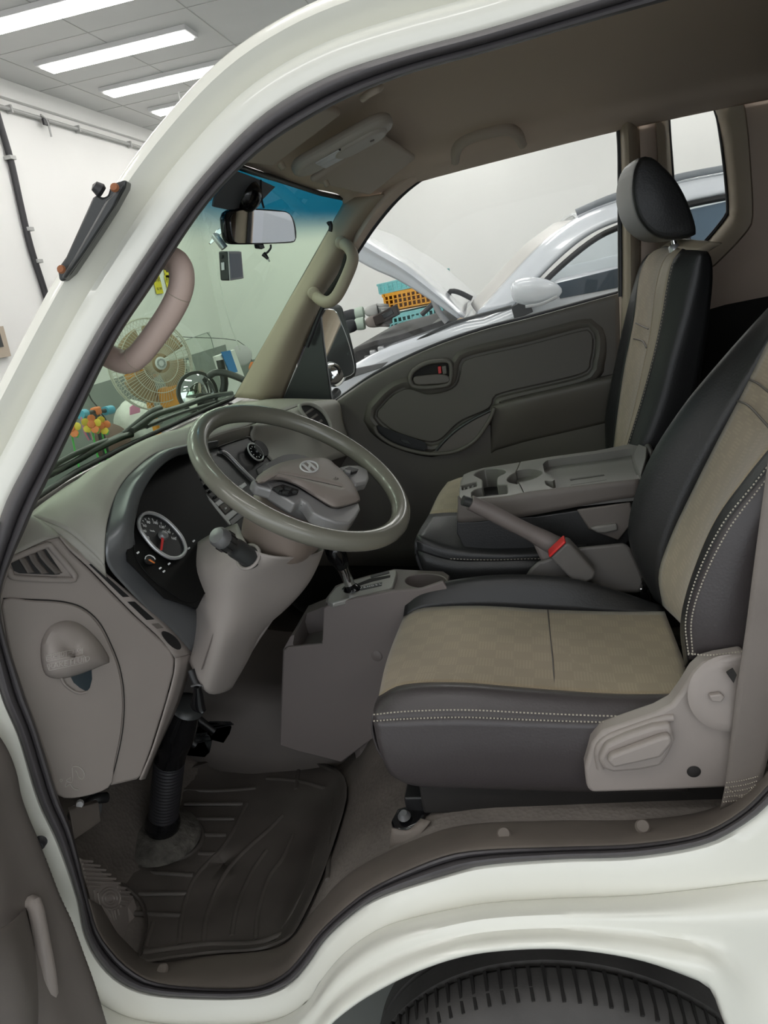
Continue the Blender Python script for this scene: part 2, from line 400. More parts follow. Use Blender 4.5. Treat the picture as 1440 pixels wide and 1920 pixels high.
# ================================================================ truck cab shell
cab = thing('truck_cab', 'cream white light truck cab body with the driver door opening', 'truck cab')
def side(zr): return .85+.26*max(0., zr+.25)
def PS(u, v, off=0):
    y = .85
    for _ in range(12):
        p = P(u, v, y); y = side(p.z-H)+off
    return P(u, v, y)
OUT = [(1600, -150), (1440, -105), (1240, -45), (1065, 10), (900, 60), (750, 100), (633, 138), (540, 185), (470, 237), (400, 310), (333, 393), (247, 520), (173, 640), (60, 850), (0, 977), (-25, 1130), (0, 1290), (37, 1383), (73, 1500), (110, 1580), (145, 1680), (160, 1750), (185, 1800), (225, 1840), (280, 1862), (380, 1870), (480, 1867), (540, 1845), (575, 1810), (610, 1760), (665, 1710), (720, 1677), (838, 1639), (912, 1621), (1049, 1610), (1187, 1605), (1313, 1584), (1382, 1552), (1440, 1507), (1500, 1430), (1560, 1300)]
INN = [(1600, -95), (1440, -50), (1245, 0), (1085, 45), (915, 95), (770, 135), (655, 180), (565, 228), (498, 272), (425, 338), (363, 413), (285, 533), (208, 652), (105, 865), (48, 985), (-2, 1130), (37, 1283), (67, 1367), (107, 1495), (133, 1560), (164, 1685), (182, 1745), (208, 1783), (240, 1815), (288, 1842), (380, 1853), (475, 1852), (528, 1830), (562, 1797), (600, 1748), (655, 1697), (712, 1658), (825, 1608), (908, 1594), (1049, 1589), (1187, 1584), (1300, 1568), (1366, 1539), (1419, 1497), (1475, 1425), (1530, 1300)]
NS = len(OUT)
def lerp2(a, b, t): return (a[0]+(b[0]-a[0])*t, a[1]+(b[1]-a[1])*t)
# weatherstrip round the opening
prof = [(0, .004), (.06, -.012), (.25, -.020), (.48, -.014), (.60, -.002), (.70, -.006), (.88, -.008), (1.0, .012)]
patch('weatherstrip', [[PS(*lerp2(OUT[i], INN[i], t), d) for i in range(NS)] for t, d in prof], M['seal'], cab, nu=160, nv=3, thick=.003)
# upper part: A pillar and roof rail, swept section
path = [PS(*OUT[i]) for i in range(0, 17)]
path = resample(path, 90)
fr = frames(path)
psec = [(-.004, .018), (0, .0), (.006, -.004), (.026, -.006), (.031, .004), (.038, .020), (.050, .019), (.059, .001), (.068, -.009), (.081, -.006), (.090, .006), (.095, .022), (.095, .05), (.092, .08), (.086, .11)]
NRM = Vector((0, -1, .0))
verts = []
for p, t_, a, b in fr:
    n = Vector((0, -1, .24)).normalized(); n = (n-t_*n.dot(t_)).normalized(); o_ = t_.cross(n)
    mid = V(-.2, .9, -.3)
    if (o_).dot(p-mid) < 0: o_ = -o_
    for w, d in psec: verts.append(p+o_*w-n*d)
obj('pillar_and_roof_rail', verts, gridfaces(len(fr), len(psec)), M['paint'], cab, solid=.002)
# lower part: sill, steps, wheel arch
ST = list(range(14, 41))
low = {  # station: pixel of crease 1, arch/bottom edge
 14: ((-60, 1000), (-160, 1040)), 15: ((-75, 1140), (-190, 1150)), 16: ((-32, 1310), (-150, 1360)), 17: ((0, 1400), (-120, 1440)), 18: ((28, 1520), (-100, 1580)), 19: ((62, 1600), (-70, 1650)), 20: ((100, 1700), (-40, 1750)), 21: ((116, 1770), (0, 1860)), 22: ((140, 1835), (40, 1950)), 23: ((190, 1885), (120, 2010)), 24: ((262, 1915), (230, 2040)), 25: ((380, 1925), (380, 2050)), 26: ((500, 1918), (540, 2030)), 27: ((570, 1885), (595, 1950)), 28: ((604, 1838), (617, 1922)), 29: ((640, 1795), (648, 1895)), 30: ((690, 1756), (695, 1863)), 31: ((748, 1730), (775, 1822)), 32: ((850, 1706), (862, 1792)), 33: ((925, 1694), (950, 1779)), 34: ((1055, 1686), (1065, 1777)), 35: ((1190, 1681), (1190, 1795)), 36: ((1320, 1668), (1288, 1828)), 37: ((1400, 1657), (1332, 1853)), 38: ((1480, 1645), (1358, 1915)), 39: ((1560, 1600), (1400, 1990)), 40: ((1640, 1500), (1560, 2060))}
r0 = [PS(*OUT[i]) for i in ST]
r01 = [P(*lerp2(OUT[i], low[i][0], .10), .835) for i in ST]
r1 = [P(*lerp2(OUT[i], low[i][0], .9), .822) for i in ST]
r2 = [P(*low[i][0], .818) for i in ST]
r3 = [P(*lerp2(low[i][0], low[i][1], .12), .800) for i in ST]
r4 = [P(*lerp2(low[i][0], low[i][1], .32), .782) for i in ST]
r5 = [P(*lerp2(low[i][0], low[i][1], .60), .775) for i in ST]
r6 = [P(*lerp2(low[i][0], low[i][1], .80), .760 if i < 36 else .752) for i in ST]
r7 = [P(*lerp2(low[i][0], low[i][1], .96), .752 if i < 36 else .745) for i in ST]
r8 = [P(*low[i][1], .758) for i in ST]
r9 = [P(*low[i][1], .758)+Vector((0, .03, -.004)) for i in ST]
patch('sill_and_fender', [r0, r01, r1, r2, r3, r4, r5, r6, r7, r8, r9], M['paint'], cab, nu=130, nv=3, thick=.002)
# rear door pillar and rear quarter of the cab, closing the opening beyond the frame
pT, pB = PS(*OUT[0]), PS(*OUT[-1])
ez = [pT.z-H, .17, .08, -.1, -.3, -.45, pB.z-H]
ex = [pT.x, pT.x+.09, pT.x+.125, pT.x+.13, pT.x+.10, pT.x+.04, pB.x]
rearE = [pT]+[V(x_, side(z_), z_) for x_, z_ in zip(ex[1:-1], ez[1:-1])]+[pB]
patch('rear_pillar', [[p+Vector((-.028, .0, 0)) for p in rearE], [p+Vector((-.014, -.018, 0)) for p in rearE], rearE], M['seal'], cab, nu=40, nv=3, thick=.003)
outR = [V(.70, side(.30)+.03, .30), V(.86, side(.2), .2), V(.87, side(.05), .05), V(.87, .83, -.2), V(.87, .81, -.5), V(.87, .80, -.8), V(.80, .78, -1.1)]
patch('rear_quarter', [rearE+[r4[-1]], [a.lerp(b, .5)+Vector((0, -.012, 0)) for a, b in zip(rearE+[r4[-1]], outR[:1]+outR)], outR[:1]+outR], M['paint'], cab, nu=40, nv=5, thick=.003)
patch('rear_pillar_trim', [[p+Vector((-.02, .012, 0)) for p in rearE], [p+Vector((.06, .06, 0)) for p in rearE], [V(.82, .99, p.z-H) for p in rearE]], M['liner'], cab, nu=30, nv=4, thick=.004)
rt_ = resample([PS(*OUT[i]) for i in (7, 6, 5, 4, 3, 2, 1, 0)], 16)
patch('roof_side', [[p+Vector((0, .085, .08)) for p in rt_]+[V(.86, 1.05, .33)], [V(max(p.x, -.24), 1.3, .375) for p in rt_]+[V(.86, 1.3, .375)]], M['paint'], cab, nu=30, nv=3, thick=.003)
# wheel housing liner behind the arch
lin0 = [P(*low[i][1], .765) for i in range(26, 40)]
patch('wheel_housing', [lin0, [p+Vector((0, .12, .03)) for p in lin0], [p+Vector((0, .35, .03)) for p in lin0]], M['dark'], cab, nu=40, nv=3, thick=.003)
# scuff trim inside the seal
TI = {20: (190, 1700), 21: (215, 1745), 22: (238, 1770), 23: (262, 1792), 24: (300, 1802), 25: (380, 1793), 26: (470, 1785), 27: (515, 1779), 28: (548, 1758), 29: (582, 1718), 30: (630, 1662), 31: (690, 1618), 32: (790, 1572), 33: (880, 1548), 34: (1040, 1541), 35: (1180, 1540), 36: (1290, 1530), 37: (1350, 1512), 38: (1408, 1473), 39: (1455, 1410), 40: (1500, 1290)}
ks = sorted(TI)
ta = [PS(*INN[i], .004) for i in ks]; tc_ = [P(*TI[i], .955) for i in ks]; tb = [P(*lerp2(INN[i], TI[i], .35), .875) for i in ks]
tb2 = [P(*lerp2(INN[i], TI[i], .88), .93) for i in ks]
patch('scuff_plate', [ta, tb, tb2, tc_, [p-Vector((0, -.004, .02)) for p in tc_]], M['sill'], cab, nu=90, nv=3, thick=.003)
for u, v in [(305, 1818), (945, 1564), (1205, 1550)]:
    c = P(u, v, .89); lathe('trim_clip', [(0, .004), (.008, .004), (.0095, .002), (.0105, 0)], c, Vector((0, -.55, .8)), M['sill'], cab, seg=20)
# cab floor: pan profile swept across the cab
fx = [(-1.02, -.70), (-.97, -.86), (-.90, -1.03), (-.84, -1.09), (-.75, -1.105), (-.62, -1.10), (-.53, -1.09), (-.48, -1.05), (-.44, -1.005), (-.39, -.945), (-.32, -.90), (-.23, -.85), (-.15, -.83), (-.02, -.825), (.2, -.82), (.5, -.82), (.82, -.82)]
def zfloor(x):
    for (x0, z0), (x1, z1) in zip(fx, fx[1:]):
        if x0 <= x <= x1: return z0+(z1-z0)*(x-x0)/(x1-x0)
    return fx[0][1] if x < fx[0][0] else fx[-1][1]
prow = [V(x, 0, z) for x, z in fx]
patch('floor_pan', [[p+Vector((0, y, 0)) for p in prow] for y in (.93, 1.3, 1.9, 2.33)], M['floor_vinyl'], cab, nu=60, nv=3, thick=.006)
# A pillar inner trims, header and headliner
wsl = [(648, 373), (625, 418), (580, 500), (520, 603), (440, 745)]
wsr = [(760, 360), (700, 415), (650, 490), (598, 578), (527, 752)]
patch('pillar_trim', [R([2.2, 2.2, 2.21, 2.21, 2.2], wsl), [P(*lerp2(a, b, .5), 2.19) for a, b in zip(wsl, wsr)], R(2.27, wsr)], M['trim'], cab, nu=30, nv=5, thick=.008)
mir = lambda p: Vector((p.x, 3.2-p.y, p.z))
def outw(i, k): a, b = OUT[i], INN[i]; return (a[0]+(a[0]-b[0])*k, a[1]+(a[1]-b[1])*k)
patch('pillar_trim', [[PS(*lerp2(OUT[i], INN[i], .85), .03) for i in range(8, 16)], [PS(*OUT[i], .06) for i in range(8, 16)], [PS(*outw(i, .6), .10) for i in range(8, 16)]], M['brown'], cab, nu=30, nv=4, thick=.006)
xs = [-.44, -.37, -.27, -.12, .1, .3, .55, .82]
ze = [.215, .235, .25, .262, .275, .285, .29, .29]
z1 = [.232, .27, .295, .31, .325, .33, .33, .325]
z2 = [.24, .288, .322, .342, .357, .362, .36, .345]
hl = []
for y, zz in ((.985, ze), (1.02, ze), (1.08, z1), (1.3, z2), (1.6, z2), (1.9, z2), (2.12, z1), (2.18, ze), (2.235, ze)):
    dz = -.02 if y in (.985, 2.235) else (.012 if y == 1.6 else 0)
    if y < 1.05: hl.append([V(max(x, -.27+.03*i), y, z+dz) for i, (x, z) in enumerate(zip(xs, [.235, .245, .25]+zz[3:]))]); continue
    hl.append([V(x+(-.055 if (i == 0 and y == 1.6) else (-.04 if i == 0 and 1.2 < y < 2 else 0)), y, z+dz) for i, (x, z) in enumerate(zip(xs, zz))])
patch('headliner', hl, M['liner'], cab, nu=40, nv=6, thick=.01, off=1)
patch('roof', [[p+Vector((.02, 0, .03)) for p in r] for r in hl[3:-3]], M['paint'], cab, nu=30, nv=4, thick=.004)
# passenger-side window rail above the door glass
up = [(662, 462), (700, 402), (745, 352), (800, 315), (860, 288), (950, 264), (1050, 246), (1130, 232), (1163, 228)]
lo = [(668, 476), (706, 420), (752, 368), (806, 328), (864, 300), (950, 276), (1050, 256), (1130, 240), (1163, 236)]
patch('window_rail', [R(2.225, [(u+4, v-22) for u, v in up]), R(2.20, up), R(2.245, lo)], M['liner'], cab, nu=30, nv=4, thick=.006)
# B pillar, quarter panel with its window surround
N = 72; cpx = (1308, 320)
outer = [(1165, 215), (1250, 120), (1400, 110), (1560, 100), (1640, 300), (1640, 700), (1500, 760), (1300, 780), (1165, 760), (1160, 500)]
trimo = [(1231, 227), (1237, 208), (1252, 194), (1290, 184), (1371, 180), (1390, 190), (1399, 240), (1404, 300), (1409, 392), (1400, 430), (1340, 494), (1320, 505), (1270, 505), (1240, 490), (1236, 400), (1235, 300)]
gl = [(1256, 217), (1265, 211), (1300, 205), (1328, 200), (1340, 210), (1348, 251), (1357, 322), (1362, 390), (1356, 408), (1320, 452), (1305, 458), (1275, 456), (1268, 440), (1264, 340)]
gl2 = [((u-cpx[0])*1.06+cpx[0], (v-cpx[1])*1.04+cpx[1]) for u, v in gl]
mid = [lerp2(a, b, .5) for a, b in zip(angres(trimo, cpx, N), angres(gl, cpx, N))]
loops = [(angres(outer, cpx, N, False), 2.25), (angres([((u-cpx[0])*1.03+cpx[0], (v-cpx[1])*1.02+cpx[1]) for u, v in trimo], cpx, N), 2.25)]
verts = [P(u, v, y) for l, y in loops for u, v in l]
obj('quarter_panel', verts, gridfaces(2, N, cu=True), M['liner'], cab, solid=.006)
to = angres(trimo, cpx, N)
loops = [([((u-cpx[0])*1.03+cpx[0], (v-cpx[1])*1.02+cpx[1]) for u, v in to], 2.252), (to, 2.238), (mid, 2.25), (angres(gl2, cpx, N), 2.285)]
verts = [P(u, v, y) for l, y in loops for u, v in l]
obj('quarter_window_surround', verts, gridfaces(4, N, cu=True), M['trim'], cab, solid=.004)
verts = [P(u, v, y) for l, y in ((angres(gl2, cpx, N), 2.28), (angres(gl, cpx, N), 2.285), (angres(gl, cpx, N), 2.30)) for u, v in l]
obj('quarter_window_seal', verts, gridfaces(3, N, cu=True), M['rubber'], cab, solid=.003)
g = [P(u, v, 2.30) for u, v in angres(gl2, cpx, N)]
obj('quarter_window_glass', g, [tuple(range(N))], M['glass'], cab, smooth=False)
prism('lower_quarter_trim', [P(u, v, 2.232) for u, v in [(1205, 640), (1300, 590), (1360, 572), (1440, 556), (1640, 530), (1640, 820), (1205, 820)]], Vector((0, .01, 0)), M['dark'], cab, bevel=.002)
# rear wall of the cab and driver-side rear quarter
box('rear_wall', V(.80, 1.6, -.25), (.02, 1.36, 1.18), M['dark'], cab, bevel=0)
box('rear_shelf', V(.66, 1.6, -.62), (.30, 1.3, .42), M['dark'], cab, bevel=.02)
# B pillar post, passenger side
bp_ = [(1157, 236), (1172, 232), (1180, 300), (1178, 430), (1176, 545), (1172, 760), (1150, 760)]
patch('pillar_post', [R(2.235, [(1163, 226), (1166, 330), (1168, 545), (1160, 760)]), R(2.20, [(1176, 224), (1180, 330), (1182, 545), (1178, 760)]), R(2.25, [(1196, 222), (1200, 330), (1200, 545), (1196, 760)])], M['trim'], cab, nu=20, nv=4, thick=.006)
# passenger side outer skin (seen only from outside)
patch('outer_side', [[V(-.80, 2.42, -1.1), V(.3, 2.42, -1.1), V(.86, 2.42, -1.1)], [V(-.82, 2.42, -.45), V(.3, 2.42, -.36), V(.86, 2.42, -.25)]], M['paint'], cab, nu=12, nv=2, thick=.004)
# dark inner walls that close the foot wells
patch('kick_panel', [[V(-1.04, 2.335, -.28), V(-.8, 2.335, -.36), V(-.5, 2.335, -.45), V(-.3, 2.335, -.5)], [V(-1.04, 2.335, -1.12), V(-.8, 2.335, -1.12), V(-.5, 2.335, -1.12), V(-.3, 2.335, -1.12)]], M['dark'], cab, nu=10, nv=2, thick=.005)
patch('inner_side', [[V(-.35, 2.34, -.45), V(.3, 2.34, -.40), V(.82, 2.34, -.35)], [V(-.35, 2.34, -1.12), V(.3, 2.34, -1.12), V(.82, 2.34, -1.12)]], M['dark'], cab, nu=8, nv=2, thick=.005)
hump = [V(-1.02, 0, -.55), V(-.9, 0, -.82), V(-.75, 0, -.90), V(-.5, 0, -.905), V(-.3, 0, -.90), V(-.2, 0, -.86)]
patch('tunnel_hump', [[Vector((p.x, 1.45, p.z-.22)) for p in hump], [Vector((p.x, 1.50, p.z-.03)) for p in hump], [Vector((p.x, 1.6, p.z)) for p in hump], [Vector((p.x, 1.8, p.z)) for p in hump], [Vector((p.x, 1.88, p.z-.05)) for p in hump], [Vector((p.x, 1.92, p.z-.22)) for p in hump]], M['taupe_dark'], cab, nu=20, nv=3, thick=.005)
# ---------------- windscreen
wb = [V(-.80, .985, -.28), V(-.895, 1.15, -.284), V(-.945, 1.4, -.286), V(-.952, 1.6, -.286), V(-.945, 1.8, -.286), V(-.925, 2.05, -.284), V(-.885, 2.225, -.280)]
wt = [V(-.37, 1.0, .215), V(-.44, 1.15, .232), V(-.49, 1.4, .243), V(-.497, 1.6, .245), V(-.49, 1.8, .243), V(-.468, 2.05, .232), V(-.430, 2.21, .222)]
wm = [a.lerp(b, .5)+Vector((-.028, 0, .022))*k_ for a, b, k_ in zip(wb, wt, (0, .6, .9, 1, .9, .6, 0))]
WS0 = V(-.93, 1.6, -.286); WSN = Vector((.53, 0, -.46)).normalized()   # pointing into the cab
ws = thing('windscreen', 'greenish windscreen with a blue shade band along its top edge', 'windscreen')
patch('pane', [wb, wm, wt], M['ws'], ws, nu=30, nv=8, thick=0)
seal_path = resample(wb+wt[::-1], 120, True, True)
tube('rubber_seal', seal_path, .006, M['rubber'], ws, seg=8, closed=True)
patch('roof_front', [[p+Vector((-.004, 0, .012)) for p in wt[2:]], [V(-.40, y_, .325) for y_ in (1.4, 1.6, 1.8, 2.02, 2.12)], [V(-.22, y_, .378) for y_ in (1.35, 1.6, 1.85, 2.0, 2.1)]], M['paint'], cab, nu=20, nv=4, thick=.003)
patch('nose_panel', [[p+Vector((-.03, 0, -.02)) for p in wb], [V(-1.06, .86, -.50), V(-1.10, 1.15, -.52), V(-1.12, 1.4, -.53), V(-1.12, 1.6, -.53), V(-1.12, 1.8, -.53), V(-1.10, 2.05, -.52), V(-1.06, 2.36, -.50)], [V(-1.09, .84, -1.15), V(-1.13, 1.15, -1.16), V(-1.15, 1.4, -1.16), V(-1.15, 1.6, -1.16), V(-1.15, 1.8, -1.16), V(-1.13, 2.05, -1.16), V(-1.09, 2.38, -1.15)]], M['paint'], cab, nu=30, nv=5, thick=.004)
patch('nose_corner', [[wb[0]+Vector((-.03, 0, -.02)), V(-1.06, .86, -.50), V(-1.09, .84, -1.15)], [V(-.86, .87, -.30), V(-.90, .80, -.60), V(-.90, .78, -1.15)]], M['paint'], cab, nu=16, nv=4, thick=.004)
def PW(u, v, off=0.0):
    d = ray(u, v); p0 = WS0+WSN*off; return CAM + d*((p0-CAM).dot(WSN)/d.dot(WSN))
# ================================================================ passenger door
pd = thing('passenger_door', 'dark taupe passenger door with moulded insert, pocket and clear window', 'car door')
def zd(u, v): return (560+u/2.3226, 420+v/2.3226)
ins = [zd(*p) for p in [(345, 838), (365, 800), (420, 745), (480, 722), (560, 745), (650, 730), (695, 695), (712, 630), (740, 592), (1000, 530), (1235, 468), (1270, 475), (1278, 520), (1265, 600), (1225, 650), (900, 728), (845, 755), (825, 800), (700, 858), (610, 938), (540, 940), (420, 900)]]
cI = (842, 715); N = 96
# star-shaped rings about the insert centre
po = [(640, 748), (700, 704), (800, 655), (900, 620), (1000, 594), (1100, 567), (1162, 550), (1168, 700), (1160, 860), (1150, 1080), (800, 1120), (650, 1050), (600, 860)]
rp = [(u, v) for u, v in ins]
def yin(u, v): return 2.25
def ringpts(l, s, c=cI): return [((u-c[0])*s+c[0], (v-c[1])*s+c[1]) for u, v in l]
I0 = resample([Vector((u, v, 0)) for u, v in ins], N, True)
def offset(l, d):
    n = len(l); out = []
    for i in range(n):
        t_ = (l[(i+1) % n]-l[(i-1) % n]).normalized(); out.append(l[i]+Vector((-t_.y, t_.x, 0))*d)
    return out
ar = sum(I0[i].x*I0[(i+1) % N].y-I0[(i+1) % N].x*I0[i].y for i in range(N))
sg = -1 if ar > 0 else 1
Io = offset(I0, sg*13)
# panel: full grid behind, with a moulded border strip and the insert proud of it
top = [(628, 752), (700, 704), (800, 655), (900, 620), (1000, 594), (1100, 567), (1164, 549)]
rows = [R(2.315, top), R(2.285, [(u, v+4) for u, v in top]), R(2.268, [(u, v+12) for u, v in top])]
rows.append(R(2.282, [(590, 830), (690, 790), (800, 750), (900, 725), (1000, 700), (1100, 680), (1166, 660)]))
rows.append(R(2.285, [(560, 900), (690, 870), (800, 850), (900, 830), (1000, 810), (1100, 790), (1166, 770)]))
rows.append(R(2.27, [(560, 1060), (690, 1060), (800, 1060), (900, 1040), (1000, 1020), (1100, 1000), (1166, 990)]))
patch('panel', rows, M['door_plastic'], pd, nu=50, nv=6, thick=.006)
lipo = [(30, 2.284), (22, 2.266), (15, 2.257), (10, 2.260), (6, 2.273), (1, 2.2745)]
vv = [P(p.x, p.y, y_) for d_, y_ in lipo for p in offset(I0, sg*d_)]
obj('insert_border', vv, gridfaces(len(lipo), N, cu=True), M['door_plastic'], pd, solid=.002)
prism('insert_panel', [P(p.x, p.y, 2.264) for p in offset(I0, sg*1.5)], Vector((0, .012, 0)), M['door_insert'], pd, bevel=.003)
# inner handle
hz = [zd(*p) for p in [(486, 665), (505, 635), (560, 605), (620, 597), (655, 600), (665, 630), (660, 685), (640, 702), (560, 712), (505, 708), (488, 690)]]
hb = thing and None
bez = [P(u, v, 2.250) for u, v in hz]
bz = tube('handle_bezel', bez, .007, M['door_plastic'], pd, closed=True, n=48, seg=8)
prism('handle_cup', [P(u, v, 2.262) for u, v in hz], Vector((0, .004, 0)), M['dark'], pd, bevel=0, smooth_outline=40)
lv = [zd(*p) for p in [(500, 668), (545, 660), (610, 655), (650, 662), (652, 690), (560, 700), (510, 698)]]
prism('handle_lever', [P(u, v, 2.243) for u, v in lv], Vector((0, .012, 0)), M['taupe_dark'], pd, bevel=.003, smooth_outline=30)
lk = prism('lock_slider', [P(*zd(*p), 2.245) for p in [(622, 620), (642, 616), (646, 652), (628, 656)]], Vector((0, .012, 0)), M['door_plastic'], pd, bevel=.002)
tag(prism('lock_mark', [P(*zd(*p), 2.2445) for p in [(606, 622), (619, 620), (622, 650), (609, 652)]], Vector((0, .008, 0)), M['red'], pd, bevel=.0005), 'red lock mark')
# armrest and pocket lip
ar_t = [zd(*p) for p in [(838, 812), (860, 798), (1000, 760), (1150, 725), (1310, 688), (1400, 668)]]
def _ar(y, dv): return R([2.280, .4*2.28+.6*y, y, y, y, y], [(u, v+dv) for u, v in ar_t])
arr = [_ar(2.280, -8), _ar(2.240, -4), _ar(2.228, 3), _ar(2.238, 24), _ar(2.262, 52), _ar(2.284, 80)]
patch('armrest', arr, M['door_plastic'], pd, nu=24, nv=4, thick=.004)
pk = [zd(*p) for p in [(330, 880), (345, 915), (400, 955), (470, 982), (560, 1000), (640, 998), (710, 980), (770, 940), (815, 880), (842, 830), (852, 800)]]
tube('pocket_lip', R(2.232, pk), .006, M['door_plastic'], pd, n=40, seg=8)
pk2 = [zd(*p) for p in [(600, 985), (640, 940), (690, 895), (760, 850), (835, 812)]]
tube('pocket_edge', R(2.24, pk2), .005, M['satin'], pd, n=24, seg=8)
pw = pk+[zd(*p) for p in [(760, 850), (690, 895), (620, 950), (540, 945), (430, 905), (345, 870)]]
prism('pocket_wall', R(2.238, pk[4:]+[zd(*p) for p in [(760, 855), (690, 900), (625, 955), (600, 985)]]), Vector((0, .004, 0)), M['taupe_dark'], pd, bevel=0)
sw = [zd(*p) for p in [(328, 885), (345, 876), (420, 905), (550, 950), (560, 975), (545, 990), (440, 965), (350, 925)]]
prism('window_switch_recess', R(2.244, sw), Vector((0, .004, 0)), M['black'], pd, bevel=0)
prism('window_switch', R(2.240, [zd(*p) for p in [(440, 938), (475, 942), (495, 962), (455, 952)]]), Vector((0, .006, 0)), M['satin'], pd, bevel=.001)
# window: glass, run channel, sail panel
wl = [(640, 752), (700, 707), (800, 657), (900, 622), (1000, 596), (1100, 569), (1160, 552), (1160, 400), (1158, 252), (1143, 238), (1050, 254), (950, 274), (864, 298), (806, 326), (752, 366), (706, 418), (668, 474), (620, 560), (560, 680), (530, 752)]
g = R(2.30, wl)
obj('window_glass', g, [tuple(range(len(g)))], M['glass'], pd, smooth=False)
rc = R(2.238, [(1164, 556), (1163, 400), (1161, 252), (1144, 236), (1050, 252), (950, 271), (864, 296), (806, 324), (752, 365), (706, 418), (668, 474), (612, 562), (575, 650)])
tube('window_channel', rc, .0075, M['rubber'], pd, n=70, seg=8)
tube('window_sweep', R(2.30, [(628, 752), (700, 702), (800, 653), (900, 617), (1000, 591), (1100, 564), (1162, 548)]), .005, M['rubber'], pd, n=30, seg=6)
prism('sail_panel', R(2.275, [(528, 752), (560, 680), (600, 582), (606, 640), (622, 752)]), Vector((0, .02, 0)), M['satin'], pd, bevel=.003)
# passenger door mirror, standing outside the glass
dm = thing('door_mirror', 'tall black door mirror with a stick-on round spot mirror beside passenger window', 'side mirror')
def zm(u, v): return (580+u/4.8, 440+v/4.8)
mo = [zm(*p) for p in [(75, 740), (85, 690), (110, 655), (180, 638), (265, 625), (300, 640), (330, 750), (380, 930), (425, 1130), (430, 1230), (400, 1290), (250, 1345), (190, 1340), (160, 1290), (120, 1080), (85, 880)]]
mi = [zm(*p) for p in [(84, 760), (96, 705), (130, 672), (190, 668), (240, 690), (290, 800), (350, 960), (395, 1130), (405, 1220), (380, 1265), (240, 1310), (190, 1300), (170, 1240), (130, 1080), (95, 890)]]
prism('housing', R(2.52, mo), Vector((-.05, .09, 0)), M['satin'], dm, bevel=.012, bseg=3, smooth_outline=50)
prism('mirror_pane', R(2.512, mi), Vector((0, .006, 0)), M['mirror'], dm, bevel=.002, smooth_outline=40)
lathe('spot_mirror', [(0, .012), (.02, .011), (.036, .007), (.044, 0)], P(*zm(215, 1255), 2.51), Vector((.3, -1, .1)), M['mirror'], dm)
tube('spot_rim', [P(*zm(215+54*math.cos(a), 1255+72*math.sin(a)), 2.508) for a in [k*math.pi/12 for k in range(24)]], .004, M['gloss'], dm, closed=True, seg=6)
tube('mount_arm', [P(632, 735, 2.52), P(620, 748, 2.47), P(600, 770, 2.42)], .016, M['satin'], dm, n=10)
# ================================================================ open driver door (its trim at the lower left)
dd = thing('driver_door', 'open driver door with taupe trim panel and ribbed edge', 'car door')
edge = [(-40, 1340), (0, 1390), (22, 1440), (33, 1490), (48, 1532), (60, 1560), (80, 1610), (105, 1675), (128, 1725), (150, 1785), (168, 1835), (185, 1890), (205, 1960), (220, 2020)]
ey = [.80, .80, .80, .80, .80, .80, .80, .79, .78, .77, .76, .75, .74, .73]
e0 = Y3([(u, v, y) for (u, v), y in zip(edge, ey)])
back = Vector((.0, -.6, 0))
rows = [e0]
for dyy, dx in ((-.012, .010), (-.05, .008), (-.10, .01), (-.14, -.01), (-.30, -.03), (-.6, -.1)):
    rows.append([p+Vector((dx-.05*abs(dyy), dyy, 0)) for p in e0])
patch('trim_panel', rows, M['taupe_dark'], dd, nu=60, nv=3, thick=.006)
nb = 46
for k, p in enumerate(resample(e0[6:], nb)):
    o = box('edge_rib', p+Vector((.004, -.025, 0)), (.006, .05, .0035), M['taupe_dark'], dd, bevel=.001, bseg=1)
patch('outer_skin', [[p+Vector((-.055, -.0, 0)) for p in e0], [p+Vector((-.06, -.2, 0)) for p in e0], [p+Vector((-.11, -.6, 0)) for p in e0]], M['paint'], dd, nu=40, nv=3, thick=.003)
tube('edge_seal', [p+Vector((-.03, .004, 0)) for p in e0], .010, M['rubber'], dd, n=50, seg=8)
pl = Y3([(58, 1693, .74), (66, 1700, .735), (78, 1760, .72), (92, 1840, .70), (98, 1930, .69), (100, 2000, .68)])
tube('pocket_rim', pl, .011, M['brown'], dd, n=30, seg=10)
prow_ = [Y3([(50, 1700, .74), (66, 1770, .72), (78, 1850, .70), (84, 1930, .69), (86, 2000, .68)]), Y3([(20, 1730, .66), (34, 1790, .65), (45, 1860, .64), (50, 1930, .63), (52, 2000, .63)]), Y3([(-40, 1760, .6), (-30, 1820, .6), (-25, 1880, .6), (-20, 1950, .6), (-20, 2010, .6)])]
patch('map_pocket', prow_, M['taupe_dark'], dd, nu=24, nv=5, thick=.004)
lathe('door_stop_bumper', [(0, .014), (.007, .013), (.009, .008), (.006, .004), (.010, 0)], P(76, 1578, .81), Vector((.4, -1, .1)), M['rubber'], dd, seg=16)
# ================================================================ seats
def stitches(name, rows_pts, parent, n=60, r=.0011, length=.55):
    """a row of separate thread stitches along a curve, one mesh"""
    q = resample(rows_pts, n*2+1); verts = []; faces = []
    for k in range(n):
        a, b = q[2*k], q[2*k+1]; t_ = (b-a)
        if t_.length < 1e-6: continue
        s = t_.normalized().cross(Vector((.3, -.8, .5))).normalized()*r; w = t_.normalized().cross(s).normalized()*r
        i0 = len(verts)
        for pnt in (a, b):
            verts += [pnt+s, pnt+w, pnt-s, pnt-w]
        faces += [(i0, i0+1, i0+5, i0+4), (i0+1, i0+2, i0+6, i0+5), (i0+2, i0+3, i0+7, i0+6), (i0+3, i0, i0+4, i0+7), (i0+3, i0+2, i0+1, i0), (i0+4, i0+5, i0+6, i0+7)]
    return obj(name, verts, faces, M['stitch'], parent)
ds = thing('driver_seat', 'driver seat with beige checked fabric centre and black leather bolsters', 'car seat')
